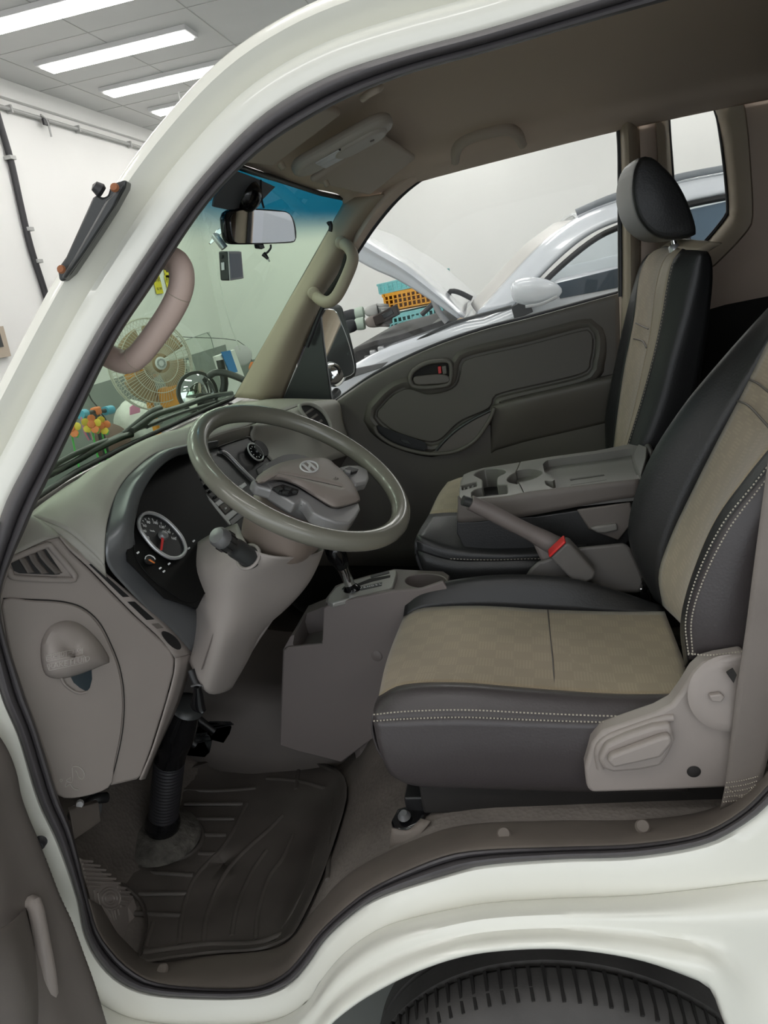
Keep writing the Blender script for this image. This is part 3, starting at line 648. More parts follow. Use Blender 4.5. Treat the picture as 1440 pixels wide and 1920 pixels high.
# cushion rows: front -> rear, each row continues round the front lip
def crow(y, l, drop=.10, dx=.025): 
    r = R(y, l); f = r[0]
    return [f+Vector((dx+.02, 0, -drop)), f+Vector((dx*.2, 0, -drop*.45))]+r
c0 = R(1.02, [(775, 1455), (800, 1470), (900, 1474), (1000, 1477), (1110, 1479), (1290, 1478)])
c1 = R(.975, [(735, 1452), (775, 1468), (900, 1473), (1000, 1476), (1110, 1478), (1290, 1476)])
c2 = R(.962, [(712, 1405), (770, 1420), (900, 1420), (1000, 1420), (1110, 1418), (1290, 1405)])
c3 = R(.965, [(700, 1352), (760, 1348), (870, 1345), (1000, 1350), (1130, 1354), (1290, 1356)])
c4 = R(.972, [(701, 1338), (760, 1332), (870, 1330), (1000, 1336), (1130, 1341), (1290, 1342)])
c5 = R(.995, [(706, 1318), (757, 1296), (860, 1291), (1000, 1301), (1150, 1310), (1290, 1308)])
c6 = R(1.025, [(710, 1308), (757, 1286), (860, 1282), (1000, 1293), (1150, 1303), (1290, 1303)])
patch('cushion_side', [c0, c1, c2, c3], M['leather_grey'], ds, nu=40, nv=5, thick=.004)
patch('cushion_bolster', [c3, c4, c5, c6], M['leather_grey'], ds, nu=40, nv=5, thick=.004)
b0 = R(1.025, [(711, 1309), (757, 1287), (860, 1283), (1000, 1294), (1150, 1304), (1290, 1304)])
b1 = R(1.12, [(722, 1255), (760, 1243), (860, 1236), (1000, 1243), (1150, 1250), (1285, 1252)])
b2 = R(1.22, [(736, 1212), (768, 1200), (880, 1190), (1010, 1196), (1150, 1202), (1268, 1205)])
b3 = R(1.36, [(758, 1157), (795, 1141), (900, 1137), (1025, 1144), (1150, 1148), (1246, 1148)])
def lip(r, y2=None): f = r[0]; return [f+Vector((.035, 0, -.115)), f+Vector((.004, 0, -.075)), f+Vector((-.004, 0, -.028))]+r
patch('cushion_centre', [b0, b1, b2, b3], M['beige'], ds, nu=44, nv=6, thick=.004)
patch('cushion_front', [[p for p in (r[0]+Vector((-.0005, 0, .0)), r[0]+Vector((-.008, 0, -.03)), r[0]+Vector((.0, 0, -.08)), r[0]+Vector((.04, 0, -.13)))] for r in (c4, c5, b0, b1, b2, b3)], M['leather_grey'], ds, nu=10, nv=4, thick=.003)
f0 = R(1.36, [(757, 1156), (795, 1141), (900, 1137), (1025, 1144), (1150, 1148), (1246, 1148)])
f1 = R(1.385, [(762, 1130), (800, 1104), (900, 1086), (1000, 1084), (1100, 1096), (1245, 1140)])
f2 = R(1.41, [(768, 1132), (804, 1106), (900, 1090), (1000, 1088), (1100, 1100), (1245, 1142)])
f3 = [p+Vector((.01, .008, -.05)) for p in f2]; f4 = [p+Vector((.01, .0, -.14)) for p in f2]
patch('cushion_bolster', [f0, f1, f2, f3, f4], M['leather'], ds, nu=40, nv=5, thick=.004)
stitches('seam_stitch', R(.963, [(700, 1340), (760, 1334), (870, 1331), (1000, 1337), (1130, 1342), (1218, 1343)]), ds, 75)
stitches('seam_stitch', R(.960, [(700, 1352), (760, 1348), (870, 1345), (1000, 1350), (1130, 1354), (1200, 1353)]), ds, 75)
tube('centre_seam', [Vector(p) for p in Y3([(1040, 1294, 1.03), (1037, 1243, 1.12), (1032, 1196, 1.22), (1027, 1144, 1.355)])], .0016, M['taupe_dark'], ds, n=16, seg=6)
# backrest
k1 = Y3([(1228, 1118, 1.42), (1188, 1040, 1.42), (1181, 975, 1.42), (1214, 872, 1.42), (1278, 768, 1.42), (1350, 680, 1.42), (1440, 580, 1.42), (1540, 480, 1.42)])
k2 = Y3([(1244, 1135, 1.37), (1237, 1075, 1.36), (1260, 1005, 1.36), (1300, 920, 1.36), (1345, 830, 1.36), (1395, 735, 1.36), (1440, 645, 1.36), (1500, 530, 1.36)])
k4 = Y3([(1286, 1250, 1.03), (1278, 1170, 1.03), (1298, 1085, 1.03), (1342, 980, 1.03), (1402, 895, 1.03), (1450, 835, 1.03), (1520, 740, 1.03), (1620, 620, 1.03)])
k3 = [a.lerp(b, .5)+Vector((.022, 0, 0)) for a, b in zip(k2, k4)]
k5 = Y3([(1292, 1235, .985), (1288, 1160, .98), (1312, 1080, .98), (1358, 985, .98), (1420, 905, .98), (1475, 835, .98), (1550, 735, .98), (1650, 610, .98)])
k6 = [p+Vector((.05, -.012, .0)) for p in k5]; k7 = [p+Vector((.13, .0, -.01)) for p in k5]; k8 = [p+Vector((.16, .05, -.01)) for p in k5]
k0 = [p+Vector((.06, .03, -.01)) for p in k1]; k00 = [p+Vector((.16, .0, -.02)) for p in k1]
patch('backrest_bolster', [k00, k0, k1, k2], M['leather'], ds, nu=40, nv=5, thick=.004)
patch('backrest_centre', [k2, k3, k4], M['beige'], ds, nu=40, nv=6, thick=.004)
patch('backrest_bolster', [k4, k5], M['leather'], ds, nu=40, nv=4, thick=.004)
patch('backrest_side', [k5, k6, k7, k8], M['leather_grey'], ds, nu=40, nv=5, thick=.004)
patch('backrest_rear', [k8, [p+Vector((.05, .12, 0)) for p in k8], [p+Vector((.02, .02, 0)) for p in k00], k00], M['leather'], ds, nu=30, nv=4, thick=.004)
patch('backrest_top', [[k[-1] for k in (k1, k2, k3, k4, k5)], [k[-1]+Vector((.05, 0, .03)) for k in (k1, k2, k3, k4, k5)], [k00[-1], k00[-1].lerp(k8[-1], .25), k00[-1].lerp(k8[-1], .5), k00[-1].lerp(k8[-1], .75), k8[-1]]], M['leather'], ds, nu=16, nv=4, thick=.004)
stitches('seam_stitch', Y3([(1291, 1228, .975), (1286, 1160, .975), (1308, 1078, .975), (1354, 984, .975), (1416, 905, .975), (1450, 860, .975)]), ds, 60)
stitches('seam_stitch', Y3([(1299, 1228, .968), (1297, 1160, .968), (1322, 1080, .968), (1368, 990, .968), (1430, 908, .968), (1460, 868, .968)]), ds, 60)
stitches('seam_stitch', Y3([(1290, 1225, .955), (1320, 1228, .95), (1350, 1227, .948), (1395, 1221, .948)]), ds, 18)
tube('panel_seam', Y3([(1406, 712, 1.355), (1425, 722, 1.25), (1470, 760, 1.1)]), .002, M['taupe_dark'], ds, n=10, seg=6)
tube('panel_seam', Y3([(1384, 752, 1.355), (1405, 762, 1.25), (1450, 810, 1.08)]), .002, M['taupe_dark'], ds, n=10, seg=6)
# headrest of the driver seat (above the frame)
def headrest(parent, c, tilt, w=.25, hgt=.23, th=.11):
    X = Vector((math.cos(tilt), 0, -math.sin(tilt))); Z = Vector((math.sin(tilt), 0, math.cos(tilt))); Yd = Vector((0, 1, 0))
    return X, Yd, Z
hrc = V(.62, 1.2, .13)
loft('headrest', [sellipse(hrc+Vector((.02*s, s*.125, 0)), Vector((.9, 0, -.4)), Vector((.4, 0, .9)), .055*q, .11*q, 2.4) for s, q in ((-1, .55), (-.9, .85), (-.5, 1), (0, 1.03), (.5, 1), (.9, .85), (1, .55))], M['leather'], ds, n=24, nv=3)
for dy in (-.05, .05):
    tube('headrest_post', [hrc+Vector((-.04, dy, -.09)), V(.50, 1.2+dy, -.06)], .006, M['chrome'], ds, n=2, seg=10)
# seat side shield, recliner and levers
sh = [(1100, 1478), (1097, 1440), (1110, 1395), (1130, 1372), (1180, 1355), (1230, 1338), (1260, 1322), (1280, 1295), (1300, 1262), (1318, 1245), (1345, 1237), (1400, 1228), (1420, 1300), (1400, 1400), (1375, 1478), (1230, 1484), (1110, 1488)]
prism('side_shield', R(.938, sh), Vector((0, .03, 0)), M['brown'], ds, bevel=.008, bseg=3, smooth_outline=0)
lvr = [(1122, 1425), (1135, 1398), (1175, 1380), (1225, 1363), (1258, 1358), (1266, 1390), (1255, 1415), (1240, 1438), (1200, 1446), (1150, 1450), (1130, 1443)]
prism('recline_lever', R(.922, lvr), Vector((0, .02, 0)), M['brown'], ds, bevel=.006, bseg=3)
prism('lever_ridge', R(.910, [(1138, 1428), (1145, 1418), (1240, 1383), (1258, 1380), (1262, 1395), (1245, 1415), (1240, 1422), (1150, 1442)]), Vector((0, .014, 0)), M['brown'], ds, bevel=.005, bseg=3)
tube('shield_rim', R(.938, [(1126, 1440), (1122, 1405), (1140, 1384), (1185, 1366), (1240, 1348), (1262, 1345)]), .006, M['brown'], ds, n=24, seg=8)
lathe('recliner_cover', [(0, .006), (.02, .006), (.042, .005), (.050, .003), (.055, 0)], P(1368, 1300, .936), Vector((.1, -1, .15)), M['brown'], ds, seg=40)
prism('recliner_cap', R(.920, [(1330, 1305), (1352, 1302), (1360, 1308), (1352, 1318), (1334, 1316)]), Vector((0, .008, 0)), M['brown'], ds, bevel=.002)
prism('recliner_notch', R(.922, [(1362, 1262), (1375, 1254), (1382, 1266), (1376, 1282)]), Vector((0, .004, 0)), M['dark'], ds, bevel=.001)
lathe('shield_bolt_hole', [(0, .0025), (.007, .002), (.0095, 0)], P(1301, 1447, .937), Vector((0, -1, 0)), M['dark'], ds, seg=20)
box('seat_base', V(.02, 1.19, -.805), (.5, .40, .06), M['dark'], ds, bevel=.005)
box('seat_rail', V(.02, 1.02, -.825), (.56, .04, .03), M['black'], ds, bevel=.003)
box('seat_rail', V(.02, 1.36, -.825), (.56, .04, .03), M['black'], ds, bevel=.003)
# slider release bracket on the floor
t = thing('seat_latch_bracket', 'black metal latch lever with bolt on the floor in front of driver seat', 'bracket')
prism('plate', Y3([(732, 1540, .99), (745, 1515, 1.0), (785, 1503, 1.01), (855, 1508, 1.02), (852, 1518, 1.01), (800, 1520, 1.0), (788, 1540, .98), (765, 1556, .97), (740, 1556, .97)]), Vector((0, .0, -.012)), M['gloss'], t, bevel=.004)
lathe('bolt', [(0, .009), (.006, .009), (.008, .005), (.011, 0)], P(758, 1530, .985), Vector((0, -.3, 1)), M['grey_silver'], t, seg=14)
patch('foot', [Y3([(735, 1552, .972), (765, 1556, .97), (790, 1535, .98)]), Y3([(730, 1592, .965), (775, 1578, .96), (808, 1540, .97)])], M['sill'], t, nu=8, nv=3, thick=.004)
# ---------------------------------------------------------------- seat belt (driver)
t = thing('seat_belt', 'taupe seat belt webbing hanging beside the driver seat', 'seat belt')
ba = Y3([(1416, 1040, .93), (1398, 1180, .925), (1380, 1300, .92), (1366, 1420, .92), (1358, 1480, .915), (1350, 1518, .915)])
bb = Y3([(1505, 1040, .925), (1490, 1180, .92), (1468, 1300, .915), (1445, 1400, .91), (1430, 1460, .905), (1420, 1495, .905)])
patch('webbing', [[Y3([(1470, 640, 1.0)])[0]]+ba, [Y3([(1560, 640, .995)])[0]]+bb], M['belt'], t, nu=40, nv=6, thick=.0018)
for k in range(5):
    v0 = 1462+k*9
    stitches('sewn_bar', Y3([(1362-k*1.5, v0+6, .912), (1395, v0+1, .908), (1424-k*2, v0-7, .902)]), t, 14, r=.0009)
stitches('sewn_bar', Y3([(1362, 1475, .911), (1390, 1495, .908), (1418, 1470, .902)]), t, 16, r=.0009)
# ================================================================ passenger seat
ps = thing('passenger_seat', 'passenger seat with beige front panel and black leather sides', 'car seat')
def zq(u, v): return (1100+u/4.235, 180+v/4.235)
# front face (towards the windscreen): far edge, panel edges, near edge, then near side and rear
q1 = R(2.20, [(1140, 850), (1138, 780), (1155, 690), (1175, 600), (1195, 530), (1210, 490), (1235, 468)])
q2 = R(2.13, [(1150, 850), (1160, 770), (1172, 690), (1190, 600), (1200, 520), (1218, 478), (1250, 462)])
q3 = R(1.93, [(1168, 850), (1190, 770), (1208, 690), (1222, 620), (1232, 540), (1246, 490), (1270, 465)])
q4 = R(1.83, [(1172, 850), (1200, 760), (1222, 680), (1240, 600), (1252, 530), (1262, 490), (1280, 467)])
q5 = R(1.79, [(1205, 850), (1240, 760), (1260, 680), (1285, 590), (1300, 530), (1308, 490), (1312, 470)])
q6 = R(1.80, [(1290, 830), (1302, 760), (1315, 680), (1328, 590), (1334, 530), (1333, 490), (1325, 472)])
q7 = [p+Vector((.02, .20, 0)) for p in q6]; q8 = [Vector((p.x+.10, p.y, p.z)) for p in q1]
patch('backrest_bolster', [q8, q1, q2], M['leather'], ps, nu=36, nv=5, thick=.004)
patch('backrest_centre', [q2, [a.lerp(b, .5)+Vector((.01, 0, 0)) for a, b in zip(q2, q3)], q3], M['beige'], ps, nu=36, nv=5, thick=.004)
patch('backrest_piping', [q3, q4], M['trim'], ps, nu=36, nv=4, thick=.004)
patch('backrest_side', [q4, q5, q6], M['leather'], ps, nu=36, nv=5, thick=.004)
patch('backrest_rear', [q6, q7, q8], M['leather'], ps, nu=30, nv=4, thick=.004)
patch('backrest_top', [[a[-1] for a in (q1, q2, q3, q4, q5, q6)], [a[-1]+Vector((.03, 0, .012)) for a in (q1, q2, q3, q4, q5, q6)], [q8[-1], q8[-1].lerp(q7[-1], .3), q8[-1].lerp(q7[-1], .6), q7[-1], q7[-1].lerp(q6[-1], .5), q6[-1]]], M['trim'], ps, nu=16, nv=4, thick=.004)
stitches('seam_stitch', R(1.825, [(1173, 850), (1201, 760), (1223, 680), (1241, 600), (1253, 530), (1263, 490)]), ps, 60, r=.0009)
tube('panel_seam', [P(1192, 606, 2.11), P(1215, 617, 1.95)], .002, M['taupe_dark'], ps, n=6, seg=6)
tube('panel_seam', [P(1188, 635, 2.11), P(1205, 640, 2.0), P(1212, 652, 1.94)], .002, M['taupe_dark'], ps, n=8, seg=6)
# headrest: side outline extruded across, grey front band
hside = [zq(*p) for p in [(420, 490), (475, 478), (540, 500), (640, 590), (720, 690), (790, 820), (850, 980), (868, 1070), (855, 1110), (740, 1135), (620, 1140), (520, 1100), (430, 1010), (380, 900), (355, 760), (370, 600)]]
hn = resample(R(1.885, hside), 40, True)
ctr = sum(hn, Vector())/len(hn)
def scaled(s, dy): return [ctr+(p-ctr)*s+Vector((0, dy, 0)) for p in hn]
hl_ = [scaled(.80, -.012), scaled(.93, -.009), scaled(.985, -.003), scaled(1.0, .006)]
loft('headrest', hl_+[scaled(1.0, .03)], M['leather'], ps, n=40, nv=3, lin=True)
hcen = V(.36, 2.01, .06)
loft('headrest_front', [scaled(1.0, .012), scaled(1.015, .03), [p+Vector((-.0, 0, 0)) for p in scaled(1.03, .10)], scaled(1.03, .20), scaled(1.0, .26), scaled(.85, .28)], mat('grey_leather', (.13, .122, .11), .45, bump=.25, bscale=260, tex='voronoi', bdist=.0006), ps, n=40, nv=3)
for dy in (.05, .16):
    a = P(1263, 452, 1.885+dy)
    lathe('headrest_post', [(.006, -.05), (.006, .05)], a, Vector((-.2, 0, 1)), M['chrome'], ps, seg=10)
    lathe('post_collar', [(.012, -.008), (.012, .004), (.008, .008)], a-Vector((0, 0, .015)), Vector((-.2, 0, 1)), M['silver'], ps, seg=14)
box('cushion', V(.02, 2.03, -.70), (.50, .44, .15), M['leather'], ps, bevel=.05, bseg=4)
box('cushion_centre', V(.0, 2.03, -.655), (.46, .30, .08), M['beige'], ps, bevel=.03, bseg=4)
box('seat_base', V(.05, 2.03, -.80), (.40, .36, .08), M['dark'], ps, bevel=.005)
t = thing('seat_belt', 'dark seat belt strap hanging behind the passenger seat', 'seat belt')
prism('webbing', [P(u, v, 2.05) for u, v in [(1317, 612), (1326, 612), (1306, 745), (1296, 745)]], Vector((.002, .002, 0)), M['belt'], t, bevel=0)
# ================================================================ centre seat with folded back (tray)
cs = thing('centre_seat', 'centre seat with its back folded into a grey tray and cup holder', 'car seat')
# cushion
a0 = Y3([(783, 1032, 1.535), (845, 1050, 1.525), (920, 1052, 1.52), (1000, 1050, 1.52), (1100, 1050, 1.52)])
a1 = Y3([(782, 1010, 1.54), (840, 1030, 1.53), (920, 1038, 1.525), (1000, 1036, 1.525), (1100, 1030, 1.525)])
a2 = Y3([(786, 998, 1.56), (840, 1012, 1.56), (920, 1020, 1.56), (1000, 1018, 1.56), (1100, 1012, 1.56)])
a3 = Y3([(806, 965, 1.67), (850, 962, 1.67), (920, 965, 1.67), (1000, 965, 1.67), (1100, 960, 1.67)])
a4 = Y3([(822, 930, 1.78), (860, 925, 1.78), (920, 925, 1.78), (1000, 925, 1.78), (1100, 920, 1.78)])
a5 = Y3([(840, 905, 1.89), (870, 895, 1.89), (920, 890, 1.89), (1000, 885, 1.89), (1100, 880, 1.89)])
lo_ = [p+Vector((.01, .01, -.13)) for p in a0]
patch('cushion_side', [lo_, a0], M['leather'], cs, nu=24, nv=4, thick=.004)
patch('cushion_top', [a0, a1, a2, a3], M['leather'], cs, nu=24, nv=5, thick=.004)
patch('cushion_fabric', [a3, a4, a5], M['beige'], cs, nu=24, nv=5, thick=.004)
fr_ = [r[0] for r in (a0, a1, a2, a3, a4, a5)]
patch('cushion_front', [fr_, [p+Vector((-.006, 0, -.025)) for p in fr_], [p+Vector((.02, 0, -.13)) for p in fr_]], M['leather'], cs, nu=16, nv=4, thick=.004)
tube('piping', [p+Vector((-.001, -.002, -.004)) for p in a1], .0025, M['leather_grey'], cs, n=24, seg=6)
stitches('seam_stitch', [p+Vector((0, -.003, .004)) for p in a0[1:]], cs, 40, r=.0008)
box('seat_base', V(.08, 1.69, -.775), (.46, .30, .10), M['dark'], cs, bevel=.005)
# folded back: leather side under the tray
def zc(u, v): return (840+u/3.6, 820+v/3.6)
YN_, YF_ = 1.535, 1.83
lea = [zc(*p) for p in [(60, 560), (75, 575), (200, 570), (400, 545), (600, 535), (900, 490), (1220, 460), (1260, 640), (1180, 760), (700, 790), (420, 800), (190, 800), (110, 750), (60, 650)]]
prism('folded_back', R(YN_+.005, lea), Vector((.0, .27, 0)), M['leather'], cs, bevel=.02, bseg=4)
# tray body: side skirt + top
sk_t = [zc(*p) for p in [(70, 395), (90, 420), (220, 415), (400, 400), (520, 375), (800, 340), (1100, 305), (1290, 285)]]
sk_b = [zc(*p) for p in [(62, 545), (75, 572), (200, 565), (400, 545), (520, 532), (800, 480), (1100, 425), (1280, 400)]]
patch('tray_skirt', [R(YN_+.012, sk_t), [P(*lerp2(a, b, .1), YN_-.002) for a, b in zip(sk_t, sk_b)], R(YN_, sk_b)], M['taupe_dark'], cs, nu=40, nv=4, thick=.004)
far_t = [zc(*p) for p in [(105, 250), (140, 235), (240, 205), (400, 180), (490, 165), (700, 130), (1000, 90), (1260, 40)]]
M['tray'] = mat('tray_plastic', (.21, .20, .185), .42, bump=.2, bscale=800, bdist=.0003)
# plane of the tray top for the cut-outs
T0 = P(*zc(490, 390), YN_+.012); T1 = P(*zc(490, 165), YF_-.02); T2 = P(*zc(1100, 305), YN_+.012)
TN = (T2-T0).cross(T1-T0).normalized()
if TN.z < 0: TN = -TN
def PT(u, v, off=0): return PN(*zc(u, v), T0+TN*off, TN)
M['tray_in'] = mat('tray_recess', (.11, .103, .095), .5, bump=.2, bscale=800, bdist=.0003)
front = [(90, 418), (74, 400), (76, 350), (84, 290), (105, 250), (150, 230), (240, 205), (400, 180), (487, 166), (468, 215), (452, 245), (470, 290), (500, 345), (515, 378), (400, 400), (220, 416)]
rear = [(517, 378), (502, 345), (472, 290), (454, 245), (470, 215), (491, 165), (700, 130), (1000, 90), (1280, 35), (1350, 60), (1330, 160), (1296, 284), (1100, 305), (800, 340)]
def topslab(name, l, depth=.045): return prism(name, [PT(u, v) for u, v in l], -TN*depth, M['tray'], cs, bevel=.004, bseg=2)
def cutter(l, depth, up=.03, sm=32, lin=False):
    pts = resample([PT(u, v)+TN*up for u, v in l], sm, True, lin)
    return prism('cut', pts, -TN*(depth+up), M['tray_in'], None, bevel=0)
tf = topslab('tray_front', front, .07)
bean = [(175, 255), (190, 235), (250, 212), (330, 207), (385, 220), (390, 240), (345, 260), (330, 275), (330, 320), (400, 318), (402, 380), (330, 388), (250, 398), (160, 402), (158, 370), (185, 350), (235, 340), (232, 285)]
carve(tf, [cutter(bean, .055, sm=60, lin=True), cutter([(92, 325), (190, 300), (195, 330), (95, 358)], .012, sm=16, lin=True), cutter([(400, 285), (430, 250), (480, 240), (520, 310), (430, 308)], .03, sm=30)])
tr_ = topslab('tray_lid', rear, .045)
carve(tr_, [cutter([(640, 180), (665, 155), (760, 140), (1000, 110), (1230, 75), (1250, 160), (1290, 255), (1000, 300), (710, 345), (660, 320), (650, 290), (700, 300), (720, 285), (690, 255), (650, 235)], .018, sm=80, lin=True), cutter([(440, 250), (470, 225), (540, 213), (610, 222), (640, 240), (600, 270), (520, 300), (470, 300)], .02, sm=30)])
for l in ([(815, 233), (1045, 200), (1050, 206), (820, 240)], [(822, 272), (1065, 236), (1070, 243), (828, 279)], [(835, 312), (1085, 277), (1090, 285), (840, 320)]):
    prism('tray_rib', [PT(u, v)-TN*.0165 for u, v in l], -TN*.002, M['tray_in'], cs, bevel=0)
for k in range(3):
    prism('coin_rib', [PT(100+k*28+a_, 330-k*7+b_)-TN*.004 for a_, b_ in ((0, 0), (14, -4), (16, 18), (2, 22))], -TN*.008, M['tray_in'], cs, bevel=.001)
prism('tray_stop', [PT(1240, 130, .002), PT(1285, 40, .002), PT(1345, 60, .02), PT(1340, 130, .02), PT(1300, 250, .01), PT(1288, 250, .005)], -TN*.02, M['tray'], cs, bevel=.004)
prism('hinge_cap', [PT(u, v, .004) for u, v in [(1310, 20), (1370, 40), (1390, 90), (1365, 120)]], -TN*.03, M['tray'], cs, bevel=.006)
prism('fold_lever', R(1.526, [zc(*p) for p in [(958, 615), (1000, 602), (1140, 583), (1150, 630), (1060, 650), (1010, 650)]]), Vector((0, .012, 0)), M['tray'], cs, bevel=.004)
prism('side_cover', R(1.533, [zc(*p) for p in [(870, 490), (1230, 440), (1260, 560), (1150, 700), (950, 620)]]), Vector((0, .006, 0)), M['taupe_dark'], cs, bevel=.004)
# ================================================================ dashboard
da = thing('dashboard', 'taupe dashboard with hooded gauge cluster, silver centre stack and side vents', 'dashboard')
def z3(u, v): return (360+u/4.235, 800+v/4.235)
def z5(u, v): return (200+u/2.4, 740+v/2.4)
def z6(u, v): return (u/3.43, 900+v/3.43)
def zb(u, v): return (u/3, 1000+v/3)
# top pad from the glass to the hood edge
w_ = [V(-.80, 1.0, -.296), V(-.85, 1.08, -.298), V(-.885, 1.16, -.298), V(-.905, 1.24, -.298), V(-.925, 1.34, -.298), V(-.93, 1.42, -.298), V(-.935, 1.5, -.298)]
pA = Y3([(64, 970, .99), (100, 938, 1.05), (140, 906, 1.10), (177, 878, 1.16), (233, 850, 1.24), (300, 822, 1.34), (360, 802, 1.45)])
pB = Y3([(196, 1060, 1.01), (199, 990, 1.035), (213, 937, 1.085), (234, 899, 1.125), (268, 866, 1.175), (302, 846, 1.22), (362, 836, 1.33)])
pM = [a.lerp(b, .5)+Vector((0, 0, .018)) for a, b in zip(pA, pB)]
patch('defrost_strip', [w_, [p+Vector((0, 0, -.004)) for p in pA]], M['dashtop'], da, nu=40, nv=3, thick=.003)
patch('hood_pad', [[p+Vector((-.004, 0, -.008)) for p in pA], pA, pM, [a.lerp(b, .85)+Vector((0, 0, .010)) for a, b in zip(pA, pB)], pB], M['dashtop'], da, nu=50, nv=6, thick=.003)
# gauge hood rim
rO = [(359, 1224, 1.15), (321, 1180, 1.11), (277, 1142, 1.07), (233, 1098, 1.035), (203, 1062, 1.015), (198, 1031, 1.015), (200, 993, 1.035), (213, 937, 1.085), (233, 900, 1.125), (267, 867, 1.175), (300, 847, 1.215), (333, 838, 1.27), (362, 836, 1.33), (400, 830, 1.42)]
rI = [(384, 1160, 1.20), (346, 1128, 1.17), (315, 1104, 1.14), (280, 1072, 1.10), (256, 1040, 1.078), (250, 1015, 1.072), (249, 988, 1.075), (262, 933, 1.12), (284, 893, 1.16), (306, 870, 1.20), (326, 857, 1.24), (346, 850, 1.28), (368, 846, 1.34), (404, 838, 1.43)]
aO = Y3(rO); aI = Y3(rI)
M['rim'] = mat('hood_rim_satin', (.16, .165, .17), .30, metal=.45)
aM = [a.lerp(b, .5)+Vector((.010, -.002, .008)) for a, b in zip(aO, aI)]
aM2 = [a.lerp(b, .85)+Vector((.008, -.002, .006)) for a, b in zip(aO, aI)]
patch('hood_rim', [aO, aM, aM2, aI, [p+Vector((-.025, .006, -.004)) for p in aI]], M['rim'], da, nu=70, nv=6, thick=.002)
# cluster recess and face
dn = Vector((.86, -.10, .50)).normalized(); dc_ = P(305, 1006, 1.13)
rec = [p+Vector((-.025, .006, -.004)) for p in aI]
recb = [PN(*uv, dc_-dn*.002, dn) for uv in [(396, 1100), (360, 1130), (322, 1112), (285, 1085), (258, 1050), (250, 1020), (250, 985), (264, 930), (288, 890), (312, 866), (332, 852), (352, 845), (376, 840), (410, 835)]]
patch('cluster_wall', [rec, recb], M['cluster'], da, nu=60, nv=3, thick=.002)
prism('cluster_face', [PN(u, v, dc_-dn*.003, dn) for u, v in [(425, 1010), (400, 1080), (370, 1140), (310, 1120), (240, 1050), (235, 985), (255, 915), (300, 850), (355, 838), (362, 870), (372, 893), (392, 938), (432, 990)]], -dn*.004, M['cluster'], da, bevel=0)
dx_ = (PN(352, 1003, dc_, dn)-PN(262, 1003, dc_, dn)).normalized()
def PD(u, v, off=.001): return PN(u, v, dc_+dn*off, dn)
def zg(u, v): return (240+u/10.286, 940+v/10.286)
ringp = [zg(*p) for p in [(205, 420), (225, 330), (290, 250), (400, 222), (520, 245), (650, 305), (780, 400), (900, 520), (1000, 640), (1060, 740), (1100, 850), (1110, 940), (1050, 1040), (950, 1090), (820, 1090), (700, 1040), (580, 960), (470, 860), (370, 740), (280, 620), (225, 520)]]
cg = thing and da
ring = tube('speedometer_ring', [PD(u, v, .004) for u, v in ringp], .0034, M['silver'], da, closed=True, n=60, seg=8)
dial = prism('speedometer_dial', [PD(u, v, .0015) for u, v in ringp], -dn*.002, M['black'], da, bevel=0, smooth_outline=50)
up_ = (PD(295, 975)-PD(305, 1015)).normalized(); rt_ = up_.cross(dn); rt_ = -rt_ if rt_.y < 0 else rt_
for s, u, v in [('20', 375, 700), ('40', 320, 572), ('60', 322, 470), ('80', 395, 405), ('100', 525, 415), ('120', 650, 495), ('140', 770, 590), ('160', 880, 715)]:
    text('dial_number', s, .0075, PD(*zg(u, v), .0025), rt_, up_, M['white'], dial, .0003)
text('dial_unit', 'km/h', .005, PD(*zg(470, 570), .0025), rt_, up_, M['white'], dial, .0003)
for (u0, v0, u1, v1) in [(262, 420, 285, 440), (280, 365, 300, 385), (325, 330, 350, 365), (395, 320, 410, 350), (465, 330, 485, 375), (560, 360, 550, 390), (635, 400, 640, 445), (722, 465, 715, 495), (800, 535, 790, 560), (870, 615, 858, 635), (935, 690, 915, 705)]:
    tube('dial_tick', [PD(*zg(u0, v0), .0025), PD(*zg(u1, v1), .0025)], .0005, M['white'], dial, n=2, seg=5)
nd = prism('needle', [PD(*zg(*p), .006) for p in [(640, 700), (690, 705), (655, 950), (618, 945)]], dn*.0015, M['red'], da, bevel=.0004)
lathe('needle_hub', [(0, .008), (.007, .0075), (.009, .004), (.0095, 0)], PD(*zg(665, 670), .003), dn, M['grey_silver'], da, seg=24)
fuel = [zg(430+105*math.cos(a), 1115+95*math.sin(a)) for a in [k*math.pi/10 for k in range(20)]]
fg = prism('fuel_gauge', [PD(u, v, .002) for u, v in fuel], -dn*.002, M['black'], da, bevel=0)
tube('fuel_arc', [PD(*zg(u, v), .003) for u, v in [(330, 1110), (350, 1060), (420, 1040), (500, 1080), (525, 1120)]], .0009, M['white'], fg, n=12, seg=6)
prism('fuel_needle', [PD(*zg(*p), .004) for p in [(390, 1130), (420, 1120), (520, 1190), (500, 1200)]], dn*.001, M['orange'], fg, bevel=0)
for u, v in [(180, 1000), (780, 1215), (1255, 775), (1160, 915), (610, 1300), (680, 1360)]:
    lathe('trip_button', [(0, .004), (.0014, .004), (.0017, 0)], PD(*zg(u, v), .002), dn, M['white'], da, seg=10)
# lower ledge of the cluster
patch('cluster_ledge', [Y3([(404, 1005, 1.30), (355, 1060, 1.22), (312, 1101, 1.145)]), Y3([(385, 1045, 1.28), (352, 1082, 1.21), (322, 1113, 1.155)]), Y3([(366, 1085, 1.25), (356, 1110, 1.215), (345, 1129, 1.175)]), Y3([(386, 1150, 1.21), (384, 1156, 1.205), (380, 1162, 1.20)])], M['rim'], da, nu=20, nv=4, thick=.002)
patch('hood_rim_lower', [Y3([(359, 1224, 1.15), (321, 1180, 1.11), (300, 1162, 1.09)]), Y3([(382, 1185, 1.19), (352, 1145, 1.16), (335, 1130, 1.15)])], M['rim'], da, nu=12, nv=4, thick=.002)
